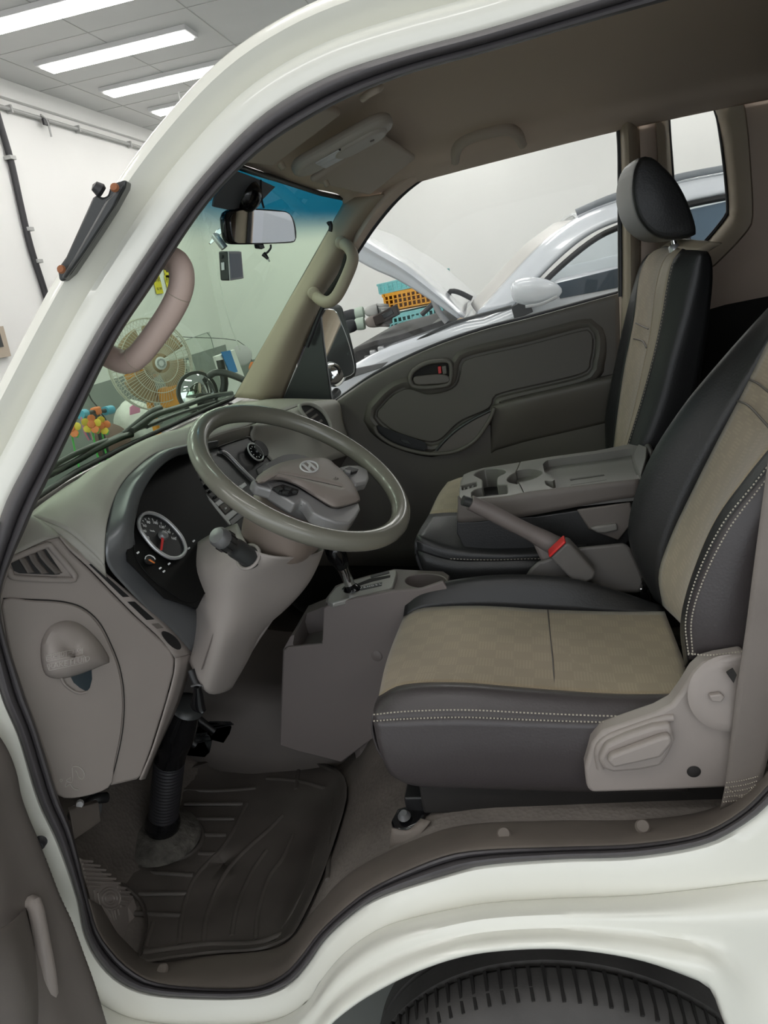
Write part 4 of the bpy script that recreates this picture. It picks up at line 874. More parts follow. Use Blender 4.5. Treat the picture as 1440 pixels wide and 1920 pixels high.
# ---------------- left end panel, planar face towards the driver
l0, l1, l2 = P(0, 1050, .90), P(335, 1235, 1.10), P(113, 1497, .885)
LN = (l1-l0).cross(l2-l0).normalized()
if LN.x < 0: LN = -LN
def PL(u, v, off=0): return PN(u, v, l0+LN*off, LN)
face = [(-30, 1065), (10, 1048), (85, 1013), (112, 1006), (135, 1035), (168, 1066), (250, 1150), (300, 1196), (322, 1218), (329, 1236), (327, 1262), (310, 1325), (285, 1405), (266, 1456), (258, 1463), (115, 1497), (95, 1440), (60, 1360), (20, 1260), (-10, 1200), (-30, 1130)]
prism('end_panel', [PL(u, v) for u, v in face], -LN*.03, M['brown'], da, bevel=.006, bseg=3)
patch('end_panel_top', [[PL(u, v) for u, v in [(-30, 1065), (10, 1048), (85, 1013), (112, 1006)]], Y3([(0, 1030, .925), (35, 1003, .945), (72, 985, .975), (95, 990, .99)]), Y3([(20, 985, .945), (40, 975, .955), (58, 968, .985), (64, 970, .99)])], M['dashtop'], da, nu=16, nv=4, thick=.003)
s0 = [PL(u, v) for u, v in [(112, 1006), (135, 1035), (168, 1066), (250, 1150), (300, 1196), (329, 1234)]]
s1 = Y3([(112, 1003, .995), (140, 1025, 1.0), (170, 1050, 1.01), (277, 1142, 1.072), (321, 1181, 1.112), (359, 1225, 1.15)])
patch('switch_strip', [s0, s1], M['brown'], da, nu=30, nv=3, thick=.003)
patch('end_panel_return', [[PL(u, v) for u, v in [(329, 1234), (327, 1264), (310, 1327), (285, 1407), (262, 1462)]], Y3([(359, 1226, 1.152), (353, 1260, 1.15), (334, 1320, 1.13), (296, 1402, 1.08), (272, 1460, 1.05)])], M['brown'], da, nu=16, nv=3, thick=.003)
def strip_pt(a, b):     # a along, b across the switch strip
    r0_, r1_ = resample(s0, 41), resample(s1, 41); i = min(39, max(0, int(a*40))); f = a*40-i
    return r0_[i].lerp(r0_[i+1], f).lerp(r1_[i].lerp(r1_[i+1], f), b)
sn_ = (strip_pt(.6, 1)-strip_pt(.6, 0)).cross(strip_pt(.8, .5)-strip_pt(.4, .5)).normalized()
if sn_.z < 0: sn_ = -sn_
def slot(name, a0, a1, b0, b1, m, h=.0012, bev=.0005): return prism(name, [strip_pt(a, b)+sn_*h for a, b in ((a0, b0), (a1, b0), (a1, b1), (a0, b1))], -sn_*.004, m, da, bevel=bev)
slot('slot_shade_strip', .20, .46, .30, .72, M['black']); slot('slot_shade_strip', .50, .66, .28, .72, M['black'])  # raised black strips; the shade of the slot recess is in their colour
slot('rocker_switch', .46, .50, .25, .80, M['taupe_dark'], .006, .001); slot('blank_switch', .70, .75, .3, .7, M['taupe_dark'], .002)
ko = [strip_pt(.86+.085*math.cos(a), .5+.36*math.sin(a))+sn_*.002 for a in [k*math.pi/10 for k in range(20)]]
prism('dimmer_knob', ko, -sn_*.004, M['black'], da, bevel=.0008)
# side vent
vo = [z6(*p) for p in [(42, 540), (78, 508), (280, 425), (312, 416), (335, 440), (470, 598), (476, 628), (440, 643), (110, 628), (65, 590)]]
vi = [z6(*p) for p in [(72, 540), (100, 512), (275, 432), (300, 450), (390, 585), (385, 606), (350, 610), (125, 600), (90, 585)]]
vt = [PL(u, v, .005) for u, v in vo]
ep = [o for o in da.children if o.name.startswith('end_panel')][0]
tube('vent_bezel', [PL(u, v, .001) for u, v in vo], .005, M['brown'], da, closed=True, n=60, seg=8)
vc = prism('vent_cavity', [PL(u, v, .001) for u, v in vi], -LN*.001, M['black'], da, bevel=0)
for p in [((118, 505), (140, 540), (178, 602)), ((180, 476), (205, 530), (268, 606)), ((232, 452), (265, 510), (355, 606))]:
    patch('vent_slat', [[PL(*z6(*q), .0015) for q in p], [PL(*z6(q[0]+8, q[1]-2), .004) for q in p], [PL(*z6(q[0]+46, q[1]-8), .0015) for q in p]], M['taupe_dark'], da, nu=10, nv=3, thick=.001)
# fuse cover with brake fluid window
fc = [(8, 1124), (60, 1126), (118, 1130), (155, 1142), (185, 1170), (208, 1213), (224, 1258), (231, 1310), (228, 1370), (216, 1430), (202, 1479), (116, 1496), (95, 1440), (70, 1370), (42, 1295), (22, 1235), (10, 1170)]
cov = prism('fuse_cover', [PL(u, v, .005) for u, v in resample([Vector((a, b, 0)) for a, b in fc], 60, True) for u, v in [(u, v)]] if False else [PL(p.x, p.y, .005) for p in resample([Vector((a, b, 0)) for a, b in fc], 70, True)], -LN*.006, M['brown'], da, bevel=.0025)
tube('cover_gap', [PL(u, v, .0008) for u, v in [(6, 1122), (60, 1124), (118, 1128), (156, 1140), (187, 1168), (210, 1212), (226, 1257), (233, 1310), (230, 1370), (218, 1430), (204, 1480)]], .0009, M['dark'], da, n=50, seg=6)
dome = [zb(*p) for p in [(248, 600), (290, 530), (370, 500), (450, 520), (530, 590), (580, 660), (605, 718), (560, 740), (450, 785), (350, 808), (275, 795), (248, 740), (240, 670)]]
dcen = zb(420, 700); dl = angres(dome, dcen, 48)
DH = ((1.06, .004), (1.0, .010), (.92, .022), (.75, .030), (.5, .034), (.25, .036), (.02, .0362))
dtop = min(v for u, v in dl)
def dfac(v): t_ = max(0, min(1, (v-dtop)/(dcen[1]-dtop))); return .7+.3*t_*t_*(3-2*t_)
rings = [[PL(dcen[0]+(u-dcen[0])*s_, dcen[1]+(v-dcen[1])*s_, h_*dfac(v)) for u, v in dl] for s_, h_ in DH]
obj('fluid_bulge', [p for r in rings for p in r], gridfaces(len(rings), 48, cu=True), M['brown'], da, solid=.002)
def to_px(p):
    d = p-CAM; w = d.dot(CF); return 720+FPX*d.dot(CR_)/w, 960-FPX*d.dot(CU)/w
def on_dome(u, v, eps):
    a = math.atan2(v-dcen[1], u-dcen[0]) % (2*math.pi); i = a/(2*math.pi)*48; k = int(i) % 48; f = i-int(i)
    b0, b1 = dl[k], dl[(k+1) % 48]; bu, bv = b0[0]+(b1[0]-b0[0])*f, b0[1]+(b1[1]-b0[1])*f
    s_ = math.hypot(u-dcen[0], v-dcen[1])/max(1e-6, math.hypot(bu-dcen[0], bv-dcen[1]))
    h = DH[0][1] if s_ >= DH[0][0] else DH[-1][1]
    for (s1, h1), (s2, h2) in zip(DH, DH[1:]):
        if s2 <= s_ <= s1: h = h2+(h1-h2)*(s_-s2)/(s1-s2)
    return PL(u, v, h*dfac(bv)+.0014+eps)
tdir = (PL(*zb(480, 672))-PL(*zb(270, 712))).normalized(); tup = LN.cross(tdir)
if tup.z < 0: tup = -tup
M['emboss'] = mat('embossed_mark', (.44, .40, .37), .45)
for s_, uv, sz_ in (('브레이크 액', (365, 682), .0125), ('BRAKE FLUID', (380, 730), .0125)):
    tx_ = text('embossed_lettering', s_, sz_, PL(*zb(*uv)), tdir, tup, M['emboss'], cov, .0006)
    for v_ in tx_.data.vertices:
        lift = (v_.co-PL(*zb(*uv))).dot(LN); v_.co = on_dome(*to_px(v_.co), lift)
for l in ([(258, 690), (455, 642), (468, 674), (264, 722)], [(266, 738), (475, 688), (490, 725), (276, 772)]):
    tube('embossed_frame', [on_dome(*zb(p.x, p.y), .0) for p in resample([Vector((x_, y_, 0)) for x_, y_ in l], 48, True, True)], .0006, M['emboss'], cov, closed=True, seg=5)
wo = [zb(*p) for p in [(392, 795), (430, 785), (515, 765), (518, 820), (505, 870), (487, 890), (450, 870), (415, 840)]]
tag(prism('fluid_window', [PL(u, v, .0062) for u, v in wo], -LN*.002, mat('blue_grey_reservoir', (.03, .045, .055), .15), cov, bevel=0), 'dark blue-grey fluid window')
tube('window_lip', [PL(*zb(*p), .006) for p in [(340, 805), (365, 850), (410, 885), (450, 900), (490, 890)]], .0022, M['brown'], cov, n=16, seg=8)
for l in ([(408, 1310), (440, 1312), (468, 1335), (474, 1365), (460, 1382), (440, 1370), (432, 1345), (422, 1335)], [(405, 1315), (408, 1360), (402, 1400), (372, 1390), (398, 1372)], [(372, 1400), (366, 1425), (392, 1410)], [(395, 1410), (415, 1435), (440, 1442)], [(336, 1388), (345, 1382), (350, 1392), (340, 1398), (336, 1388)]):
    tube('embossed_mark', [PL(*zb(*p), .0056) for p in l], .0009, M['emboss'], cov, n=20, seg=5)
# ---------------- centre stack
cn = Vector((.86, -.16, .48)).normalized(); c0_ = P(430, 900, 1.47)
def PC(u, v, off=0): return PN(*z3(u, v), c0_+cn*off, cn)
prism('stack_panel', [PC(u, v) for u, v in [(-5, 335), (-20, 240), (60, 180), (205, 155), (455, 75), (560, 165), (690, 310), (760, 560), (600, 780), (420, 860), (330, 800), (300, 770), (200, 650), (90, 500), (30, 390)]], -cn*.03, M['satin'], da, bevel=.003)
sil = lambda name, l, off=.002, m='silver', b=.001, th=.004: prism(name, [PC(u, v, off) for u, v in l], -cn*th, M[m], da, bevel=b)
M['bezel_silver'] = mat('bright_bezel', (.62, .62, .62), .35, metal=.2)
sil('vent_bar', [(10, 335), (100, 300), (160, 280), (175, 310), (110, 335), (28, 370)], .003, 'bezel_silver')
sil('vent_bar', [(183, 605), (290, 520), (420, 440), (440, 465), (330, 548), (212, 632)], .003, 'bezel_silver')
sil('stack_edge', [(-2, 340), (12, 338), (60, 440), (110, 530), (185, 610), (290, 735), (312, 775), (300, 782), (180, 640), (85, 500), (22, 390)], .004, 'bezel_silver')
sil('vent_bar', [(262, 705), (400, 605), (460, 570), (470, 600), (408, 645), (292, 745)], .003, 'bezel_silver')
sil('stack_lower', [(298, 748), (405, 655), (470, 620), (480, 660), (400, 720), (322, 785)], .002, 'grey_silver')
prism('vent_cavity', [PC(u, v, .0006) for u, v in [(36, 372), (112, 338), (180, 310), (330, 500), (290, 520), (186, 600), (120, 520)]], -cn*.002, M['black'], da, bevel=0)
for k in range(4):
    a0, b0 = (62+k*36, 412+k*48), (205+k*36, 318+k*48)
    patch('vent_slat', [[PC(a0[0], a0[1], .001), PC(b0[0], b0[1], .001)], [PC(a0[0]+4, a0[1]+6, .004), PC(b0[0]+4, b0[1]+6, .004)], [PC(a0[0]+9, a0[1]+20, .0), PC(b0[0]+9, b0[1]+20, .0)]], M['satin'], da, nu=3, nv=2, thick=.001)
sil('vent_thumb_tab', [(112, 460), (150, 435), (165, 450), (160, 470), (128, 478)], .007, 'satin')
sil('stack_switch', [(217, 630), (262, 600), (312, 655), (268, 694)], .005, 'taupe_dark', .0015); sil('stack_switch', [(268, 596), (320, 558), (368, 622), (318, 652)], .005, 'taupe_dark', .0015)
for u, v in ((268, 648), (322, 605)): sil('switch_light', [(u-8, v-6), (u+8, v-10), (u+10, v+4), (u-5, v+10)], .006, 'white', 0)
blk = prism('control_face', [PC(u, v, .004) for u, v in [(215, 160), (452, 85), (545, 180), (662, 300), (560, 380), (500, 425), (420, 350), (300, 225), (240, 185)]], -cn*.004, M['panel_black'], da, bevel=.001)
tube('stack_trim', [PC(u, v, .006) for u, v in [(205, 158), (300, 125), (452, 80), (560, 180), (672, 300)]], .0014, M['silver'], da, n=30, seg=6)
tube('ac_trim', [PC(u, v, .006) for u, v in [(232, 200), (262, 205), (310, 245), (400, 340), (492, 430)]], .004, M['silver'], da, n=24, seg=8)
kn = lathe('control_knob', [(0, .020), (.021, .020), (.0235, .017), (.024, .002), (.027, 0)], PC(508, 205, .004), cn, M['gloss'], da, seg=36)
tube('knob_ring', [PC(505, 200, .022)+(cn.orthogonal().normalized()*math.cos(a)+cn.cross(cn.orthogonal().normalized())*math.sin(a))*.0225 for a in [k*math.pi/16 for k in range(32)]], .0022, M['bezel_silver'], kn, closed=True, seg=6)
for a in [k*math.pi/5 for k in range(8)]:
    q = PC(505, 200, .0245)+(cn.orthogonal().normalized()*math.cos(a)+cn.cross(cn.orthogonal().normalized())*math.sin(a))*.014
    lathe('knob_dot', [(0, .0006), (.0014, .0006), (.0016, 0)], q, cn, M['white'], kn, seg=8)
sil('ac_button', [(510, 335), (605, 272), (640, 305), (530, 385)], .006, 'satin', .0015)
tag(sil('ac_indicator', [(590, 300), (606, 288), (614, 302), (598, 318)], .007, 'satin', 0), 'blue lit indicator').data.materials.clear()
da.children[-1].data.materials.append(emis('blue_led', (.05, .1, 1.0), 2.5))
sil('ac_mark', [(572, 340), (582, 332), (590, 352), (580, 358)], .007, 'white', 0)
# ---------------- far half of the dash
T0 = [V(-.935, 1.5, -.298), V(-.93, 1.65, -.298), V(-.92, 1.85, -.297), V(-.90, 2.0, -.295), V(-.88, 2.12, -.293), V(-.86, 2.22, -.29)]
Tm = Y3([(361, 803, 1.45), (398, 786, 1.58), (432, 770, 1.75), (470, 757, 1.95), (505, 750, 2.1), (545, 748, 2.22)])
T1 = Y3([(363, 834, 1.33), (412, 813, 1.46), (467, 797, 1.62), (520, 776, 1.85), (570, 758, 2.05), (628, 750, 2.25)])
Tr = Y3([(470, 798, 1.63), (500, 787, 1.74), (545, 768, 1.94), (585, 755, 2.10), (628, 750, 2.25)])
T2 = Y3([(472, 824, 1.63), (508, 838, 1.70), (555, 826, 1.87), (595, 812, 2.02), (645, 795, 2.25)])
T3 = Y3([(524, 878, 1.64), (548, 892, 1.69), (585, 878, 1.86), (625, 862, 2.05), (665, 850, 2.25)])
T4 = [p+Vector((-.04, 0, -.02)) for p in T3]; T5 = [p+Vector((-.16, 0, -.20)) for p in T3]
patch('passenger_pad', [T0, Tm, T1], M['dashtop'], da, nu=40, nv=5, thick=.003)
patch('stack_hood', [Y3([(363, 834, 1.33), (412, 813, 1.46), (470, 797, 1.63)]), Y3([(366, 842, 1.335), (410, 824, 1.47), (470, 810, 1.635)]), Y3([(370, 850, 1.37), (408, 837, 1.51), (469, 820, 1.645)])], M['dashtop'], da, nu=20, nv=4, thick=.003)
patch('passenger_face', [Tr, [a.lerp(b, .3)+Vector((.008, 0, .006)) for a, b in zip(Tr, T2)], T2, T3], M['dashtop'], da, nu=40, nv=5, thick=.003)
patch('pad_edge', [[pA[0], pM[0], pA[0].lerp(pB[0], .85)+Vector((0, 0, .010)), pB[0]], Y3([(63, 974, .985), (112, 1006, .99), (166, 1052, 1.005), (200, 1082, 1.02)])], M['dashtop'], da, nu=20, nv=3, thick=.003)
patch('glove_box', [T3, T4, T5], M['taupe_dark'], da, nu=40, nv=4, thick=.003)
fn = Vector((.80, -.45, .30)).normalized(); f0_ = P(592, 785, 2.0)
def PF(u, v, off=0): return PN(*z5(u, v), f0_+fn*off, fn)
fo = [(868, 48), (918, 42), (975, 78), (1008, 140), (1000, 178), (968, 178), (930, 140), (885, 90)]
tube('vent_bezel', [PF(u, v, .004) for u, v in fo], .006, M['dashtop'], da, closed=True, n=40, seg=8)
prism('vent_cavity', [PF(u, v, .002) for u, v in fo], -fn*.004, M['black'], da, bevel=0, smooth_outline=30)
for k in range(4):
    a0, b0 = (892+k*20, 82+k*26), (925+k*20, 58+k*26)
    patch('vent_slat', [[PF(*a0, .004), PF(*b0, .004)], [PF(a0[0]+8, a0[1]+9, .006), PF(b0[0]+8, b0[1]+9, .006)]], M['taupe_dark'], da, nu=3, nv=2, thick=.0015)
# lower structure in shadow
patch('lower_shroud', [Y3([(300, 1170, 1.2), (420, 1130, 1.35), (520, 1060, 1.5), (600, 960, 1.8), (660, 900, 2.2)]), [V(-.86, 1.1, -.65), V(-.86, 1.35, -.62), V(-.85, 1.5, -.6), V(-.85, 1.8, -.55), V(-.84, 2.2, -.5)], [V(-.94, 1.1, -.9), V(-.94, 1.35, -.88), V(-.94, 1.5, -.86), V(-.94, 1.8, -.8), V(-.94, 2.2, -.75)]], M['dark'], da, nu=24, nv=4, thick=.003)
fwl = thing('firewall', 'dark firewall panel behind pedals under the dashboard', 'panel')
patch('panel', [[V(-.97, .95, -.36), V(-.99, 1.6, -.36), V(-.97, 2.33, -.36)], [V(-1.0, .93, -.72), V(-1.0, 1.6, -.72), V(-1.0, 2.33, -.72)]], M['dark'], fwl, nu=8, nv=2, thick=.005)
for k, (u, v) in enumerate([(150, 1506), (140, 1517)]):
    lathe('connector', [(0, .012), (.006, .011), (.007, 0)], P(u, v, 1.0), Vector((.5, -.8, .3)), M['white'], fwl, seg=10)
tube('wire_loom', Y3([(135, 1530, 1.0), (150, 1520, 1.02), (175, 1500, 1.03), (200, 1495, 1.05)]), .010, M['black'], fwl, n=10, seg=8)
prism('bracket', Y3([(172, 1490, 1.05), (192, 1487, 1.06), (190, 1520, 1.06), (186, 1535, 1.06), (176, 1515, 1.05)]), Vector((0, .004, 0)), M['grey_silver'], fwl, bevel=.001)
prism('side_kick_panel', Y3([(130, 1520, .97), (185, 1505, 1.02), (190, 1540, 1.02), (140, 1575, .96)]), Vector((-.01, .01, 0)), M['sill'], fwl, bevel=.002)
# ================================================================ steering wheel and column
WC = V(-.384, 1.195, -.293); el, yw = math.radians(54.3), math.radians(-11.0)
wn = Vector((math.cos(el)*math.cos(yw), math.cos(el)*math.sin(yw), math.sin(el)))
wy = Vector((-math.sin(yw), math.cos(yw), 0)); wu = wy.cross(wn).normalized()
if wu.z < 0: wu = -wu
sw_ = thing('steering_wheel', 'olive grey steering wheel with taupe airbag pad and silver spokes', 'steering wheel')
RR, rr = .1845, .0165
tube('rim', [WC+wy*(RR*math.cos(a))+wu*(RR*math.sin(a)) for a in [2*math.pi*k/96 for k in range(96)]], rr, M['wheel_rim'], sw_, closed=True, seg=20, up=wn)
def PWh(u, v, off=0): return PN(*z3(u, v), WC+wn*off, wn)
def wp(name, l, off, th, m, bev=.004, sm=0, parent=None): return prism(name, [PWh(u, v, off) for u, v in l], -wn*th, M[m], parent or sw_, bevel=bev, bseg=3, smooth_outline=sm)
pad = [(505, 432), (545, 378), (680, 300), (850, 258), (1000, 248), (1085, 262), (1130, 300), (1215, 372), (1290, 475), (1330, 570), (1322, 592), (1290, 608), (1150, 642), (1085, 625), (960, 545), (830, 465), (720, 425), (620, 425), (540, 452)]
# domed airbag pad: rings
pb_ = [(p.x, p.y) for p in resample([Vector((a, b, 0)) for a, b in pad], 80, True)]
def spine(u, v):
    a, b = Vector((690, 372)), Vector((1190, 480)); t_ = max(0, min(1, (Vector((u, v))-a).dot(b-a)/(b-a).length_squared)); return a.lerp(b, t_)
rings = []
for s_, h_ in ((.99, -.03), (1.0, -.012), (.985, .0), (.93, .006), (.80, .0095), (.5, .013), (.2, .0148), (.03, .015)):
    rings.append([PWh(spine(u, v).x+(u-spine(u, v).x)*s_, spine(u, v).y+(v-spine(u, v).y)*s_, h_) for u, v in pb_])
obj('airbag_pad', [p for r in rings for p in r], gridfaces(len(rings), 80, cu=True), M['wheel_pad'], sw_, solid=.002)
text('airbag_mark', 'AIR BAG', .010, PWh(1122, 432, .0150), wy, wu, M['taupe_dark'], sw_, .0006)
# emblem: oval ring with slanted H
ec = PWh(932, 318, .0150); ea, eb = .0235, .0135
emb = tube('emblem', [ec+wy*(ea*math.cos(a))+wu*(eb*math.sin(a)) for a in [k*math.pi/20 for k in range(40)]], .0017, M['bezel_silver'], sw_, closed=True, seg=8)
def ep_(x, y, h=.001): return ec+wy*x+wu*y+wn*h
for l in ([(-.015, -.009), (-.0095, -.0105), (-.002, .0112), (-.008, .0112)], [(.008, -.0112), (.002, -.0112), (.0095, .0105), (.015, .009)][::1], [(-.010, -.001), (-.006, -.004), (.010, .001), (.006, .004)]):
    prism('emblem_letter', [ep_(*p) for p in l], -wn*.002, M['bezel_silver'], emb, bevel=.0004)
# silver lower spoke and side spokes
wp('lower_spoke', [(590, 440), (700, 425), (830, 470), (960, 548), (1085, 628), (1150, 645), (1325, 595), (1340, 650), (1300, 720), (1260, 768), (1150, 760), (1040, 722), (960, 680), (905, 600), (870, 580), (820, 612), (780, 590), (640, 500)], -.004, .022, 'spoke', .006)
wp('right_spoke', [(1165, 318), (1230, 300), (1320, 300), (1400, 340), (1412, 400), (1395, 440), (1300, 462), (1230, 380)], -.004, .02, 'spoke', .005)
wp('left_spoke', [(470, 420), (560, 400), (700, 425), (840, 480), (850, 520), (800, 590), (640, 505), (520, 470)], -.006, .02, 'spoke', .005)
for l in ([(640, 480), (720, 455), (850, 500), (845, 518), (770, 535), (700, 520)],): wp('button_pad', l, .003, .006, 'black', .001)
for l in ([(665, 480), (700, 470), (725, 495), (690, 505)], [(735, 470), (790, 485), (785, 500), (740, 490)], [(720, 505), (770, 512), (765, 525), (725, 520)], [(800, 495), (840, 508), (835, 516), (800, 510)]): wp('wheel_button', l, .007, .005, 'satin', .001)
wp('button_pad', [(1215, 330), (1250, 315), (1325, 335), (1315, 352), (1275, 362)], .003, .006, 'black', .001)
wp('wheel_button', [(1205, 335), (1262, 345), (1260, 372), (1222, 360)], .006, .006, 'grey_silver', .001)
# hub behind the pad
loft('hub', [sellipse(WC+wy*.005-wn*h_-wu*.01, wy, wu, ra, rb, 2.6) for h_, ra, rb in ((.012, .085, .07), (.035, .08, .068), (.06, .062, .055))], M['grey_silver'], sw_, n=32, nv=3)
# ---------------- column shroud
sc = thing('steering_column', 'taupe steering column shroud with light stalk and tilt lever', 'steering column')
up2 = wu; 
def cen(s, a=0, b=0): return WC-wn*s+wu*a+wy*b
loft('upper_shroud', [sellipse(cen(s, a, b), wy, wu, ra, rb, 3.2) for s, a, b, ra, rb in ((.045, -.01, .0, .080, .052), (.06, -.012, .0, .092, .064), (.10, -.015, .0, .093, .068), (.125, -.015, .0, .088, .064))], mat('warm_taupe_shroud', (.20, .16, .135), .5, bump=.2, bscale=900, bdist=.0003), sc, n=36, nv=4)
lathe('shroud_screw', [(0, -.002), (.004, -.002), (.006, .001), (.007, 0)], P(507, 1000, 1.118), Vector((.4, -.8, .1)), M['dark'], sc, seg=16)
M['column'] = mat('grey_taupe_shroud', (.33, .295, .272), .5, bump=.2, bscale=900, bdist=.0003)
lowS = Y3([(472, 1028, 1.10), (428, 1045, 1.105), (390, 1066, 1.12), (374, 1088, 1.135), (371, 1113, 1.14), (382, 1153, 1.135), (380, 1195, 1.13), (371, 1232, 1.13), (361, 1252, 1.13)])
lowM = Y3([(540, 1045, 1.11), (505, 1062, 1.105), (470, 1082, 1.105), (450, 1105, 1.105), (440, 1130, 1.105), (432, 1165, 1.105), (420, 1205, 1.105), (408, 1250, 1.11), (392, 1300, 1.12)])
lowR = Y3([(606, 1030, 1.24), (594, 1062, 1.24), (578, 1092, 1.24), (556, 1120, 1.24), (530, 1146, 1.24), (505, 1168, 1.24), (484, 1195, 1.24), (465, 1235, 1.235), (435, 1285, 1.22)])
lowB = [a+Vector((-.05, .08, .02)) for a in lowS]
lowB2 = [a+Vector((-.08, .03, .02)) for a in lowR]
patch('lower_shroud', [lowB2, lowR, lowM, lowS, lowB], M['column'], sc, nu=40, nv=6, thick=.003)
tube('shroud_seam', [P(u, v, y) for u, v, y in [(440, 1078, 1.103), (425, 1120, 1.103), (408, 1165, 1.103), (395, 1205, 1.103), (378, 1255, 1.108)]], .0012, M['taupe_dark'], sc, n=20, seg=6)
knee = Y3([(520, 1140, 1.235), (490, 1165, 1.235), (460, 1175, 1.22), (425, 1185, 1.2), (408, 1225, 1.18), (392, 1290, 1.17), (395, 1305, 1.17), (425, 1290, 1.19), (455, 1255, 1.22), (490, 1200, 1.235), (525, 1150, 1.24)])
prism('knee_cover', knee, Vector((-.05, .04, 0)), M['column'], sc, bevel=.01, bseg=3)
# stalk
a_, b_ = P(466, 1044, 1.095), P(405, 1003, 1.03)
ax_ = (b_-a_).normalized(); L_ = (b_-a_).length
st = lathe('light_stalk', [(.0185, -.01), (.0185, .0), (.0165, .004), (.0165, L_*.42), (.0145, L_*.45), (.0145, L_*.62), (.017, L_*.66), (.017, L_*.80)], a_, ax_, M['satin'], sc, seg=28)
lathe('stalk_cap', [(.0165, 0), (.0165, .012), (.013, .018), (0, .0195)], a_+ax_*(L_*.80), ax_, M['grey_silver'], st, seg=28)
for k in range(10):
    an = k*2*math.pi/10; o1 = ax_.orthogonal().normalized(); o2 = ax_.cross(o1); q = a_+ax_*(L_*.72)+(o1*math.cos(an)+o2*math.sin(an))*.017
    lathe('grip_rib', [(.0012, -.008), (.0012, .008)], q, ax_, M['black'], st, seg=5)
tube('stalk_collar', [a_+(ax_.orthogonal().normalized()*math.cos(t)+ax_.cross(ax_.orthogonal().normalized())*math.sin(t))*.021 for t in [k*math.pi/12 for k in range(24)]], .003, M['column'], sc, closed=True, seg=8)
# tilt lever with key-like strap
tl = thing('tilt_lever', 'black release lever hanging below the steering column', 'lever')
tube('strap', Y3([(358, 1256, 1.12), (364, 1272, 1.115), (370, 1285, 1.11)]), .007, M['black'], tl, n=8, seg=8, sx=.6)
tube('ring', Y3([(359, 1287, 1.108), (370, 1284, 1.104), (379, 1287, 1.108)]), .002, M['grey_silver'], tl, n=8, seg=6)
loft('grip', [sellipse(P(u, v, 1.105), Vector((1, 0, 0)), Vector((0, 1, 0)), ra, .008, 2.4) for u, v, ra in ((371, 1287, .007), (371, 1300, .009), (370, 1316, .013), (373, 1328, .012), (380, 1333, .006))], M['gloss'], tl, n=18, nv=3)
# ---------------- steering shaft with rubber boot
ss = thing('steering_shaft', 'black steering shaft with ribbed rubber boot standing on the floor mat', 'steering shaft')
S = [P(352, 1325, 1.17), P(336, 1365, 1.18), P(318, 1425, 1.19), P(306, 1530, 1.20), P(304, 1555, 1.205), P(302, 1580, 1.21)]
tube('joint_housing', [S[0], S[1], S[2]], [.026, .030, .034, .036, .034, .030, .031], M['gloss'], ss, n=14, seg=24)
lathe('joint_collar', [(.030, -.004), (.0335, 0), (.030, .006), (.02, .01)], S[0], S[0]-S[1], M['satin'], ss, seg=24)
prof_ = []
Lb = (S[3]-S[2]).length
for k in range(19):
    h = Lb*k/18; prof_ += [(.0295, h), (.0315, h+Lb/72), (.0315, h+Lb/36), (.0295, h+Lb/24)]
lathe('ribbed_boot', prof_, S[2], S[3]-S[2], M['rubber'], ss, seg=28)
lathe('boot_ball', [(.026, -.012), (.033, .0), (.037, .014), (.037, .028), (.032, .042), (.024, .052)], S[3], S[5]-S[3], M['gloss'], ss, seg=28)
# ---------------- pedals
for k, (l, lab) in enumerate([([(345, 1392), (352, 1378), (385, 1372), (400, 1383), (398, 1396), (388, 1406), (350, 1402)], 'black rubber brake pedal behind the steering shaft'), ([(368, 1362), (390, 1352), (430, 1356), (438, 1362), (425, 1382), (398, 1374)], 'black accelerator pedal beside the brake pedal')]):
    t = thing('pedal', lab, 'pedal')
    pts = R(1.30+.06*k, l)
    prism('pad', pts, Vector((-.01, .0, -.02)), M['satin'], t, bevel=.004)
    c = sum(pts, Vector())/len(pts)
    tube('arm', [c+Vector((-.01, 0, -.01)), c+Vector((-.06, 0, .05)), c+Vector((-.14, 0, .22))], .010, M['black'], t, n=10, seg=8)
    for j in range(3): tube('pad_rib', [pts[1].lerp(pts[-1], .2+.3*j)+Vector((.002, 0, .004)), pts[2].lerp(pts[-3], .2+.3*j)+Vector((.002, 0, .004))], .002, M['black'], t, n=2, seg=6)
# ================================================================ floor mat, foot rest
def PFl(u, v, off=0):
    z = -1.09; p = None
    for _ in range(25):
        p = PZ(u, v, z+off); z = .5*z+.5*zfloor(max(-.86, p.x))
    return p
fm = thing('floor_mat', 'black ribbed rubber floor mat in the driver footwell', 'floor mat')
mo_ = [(262, 1800), (330, 1794), (400, 1786), (470, 1782), (505, 1775), (545, 1755), (570, 1715), (602, 1645), (632, 1560), (650, 1490), (640, 1450), (600, 1430), (540, 1420), (470, 1418), (400, 1425), (330, 1450), (270, 1500), (200, 1555), (152, 1595), (205, 1640), (262, 1690), (272, 1742)]
mm = [(u, v) for u, v in mo_]
cM = (420, 1620); ml = angres(mm, cM, 90)
rings = []
for s_, h_ in ((1.0, .004), (1.0, .016), (.985, .018), (.965, .008), (.8, .007), (.6, .007), (.4, .007), (.2, .007), (.01, .007)):
    rings.append([PFl(cM[0]+(u-cM[0])*s_, cM[1]+(v-cM[1])*s_, h_) for u, v in ml])
obj('mat_sheet', [p for r in rings for p in r], gridfaces(len(rings), 90, cu=True), M['mat'], fm, solid=.003)
def z7(u, v): return (u/2, 1400+v/2)
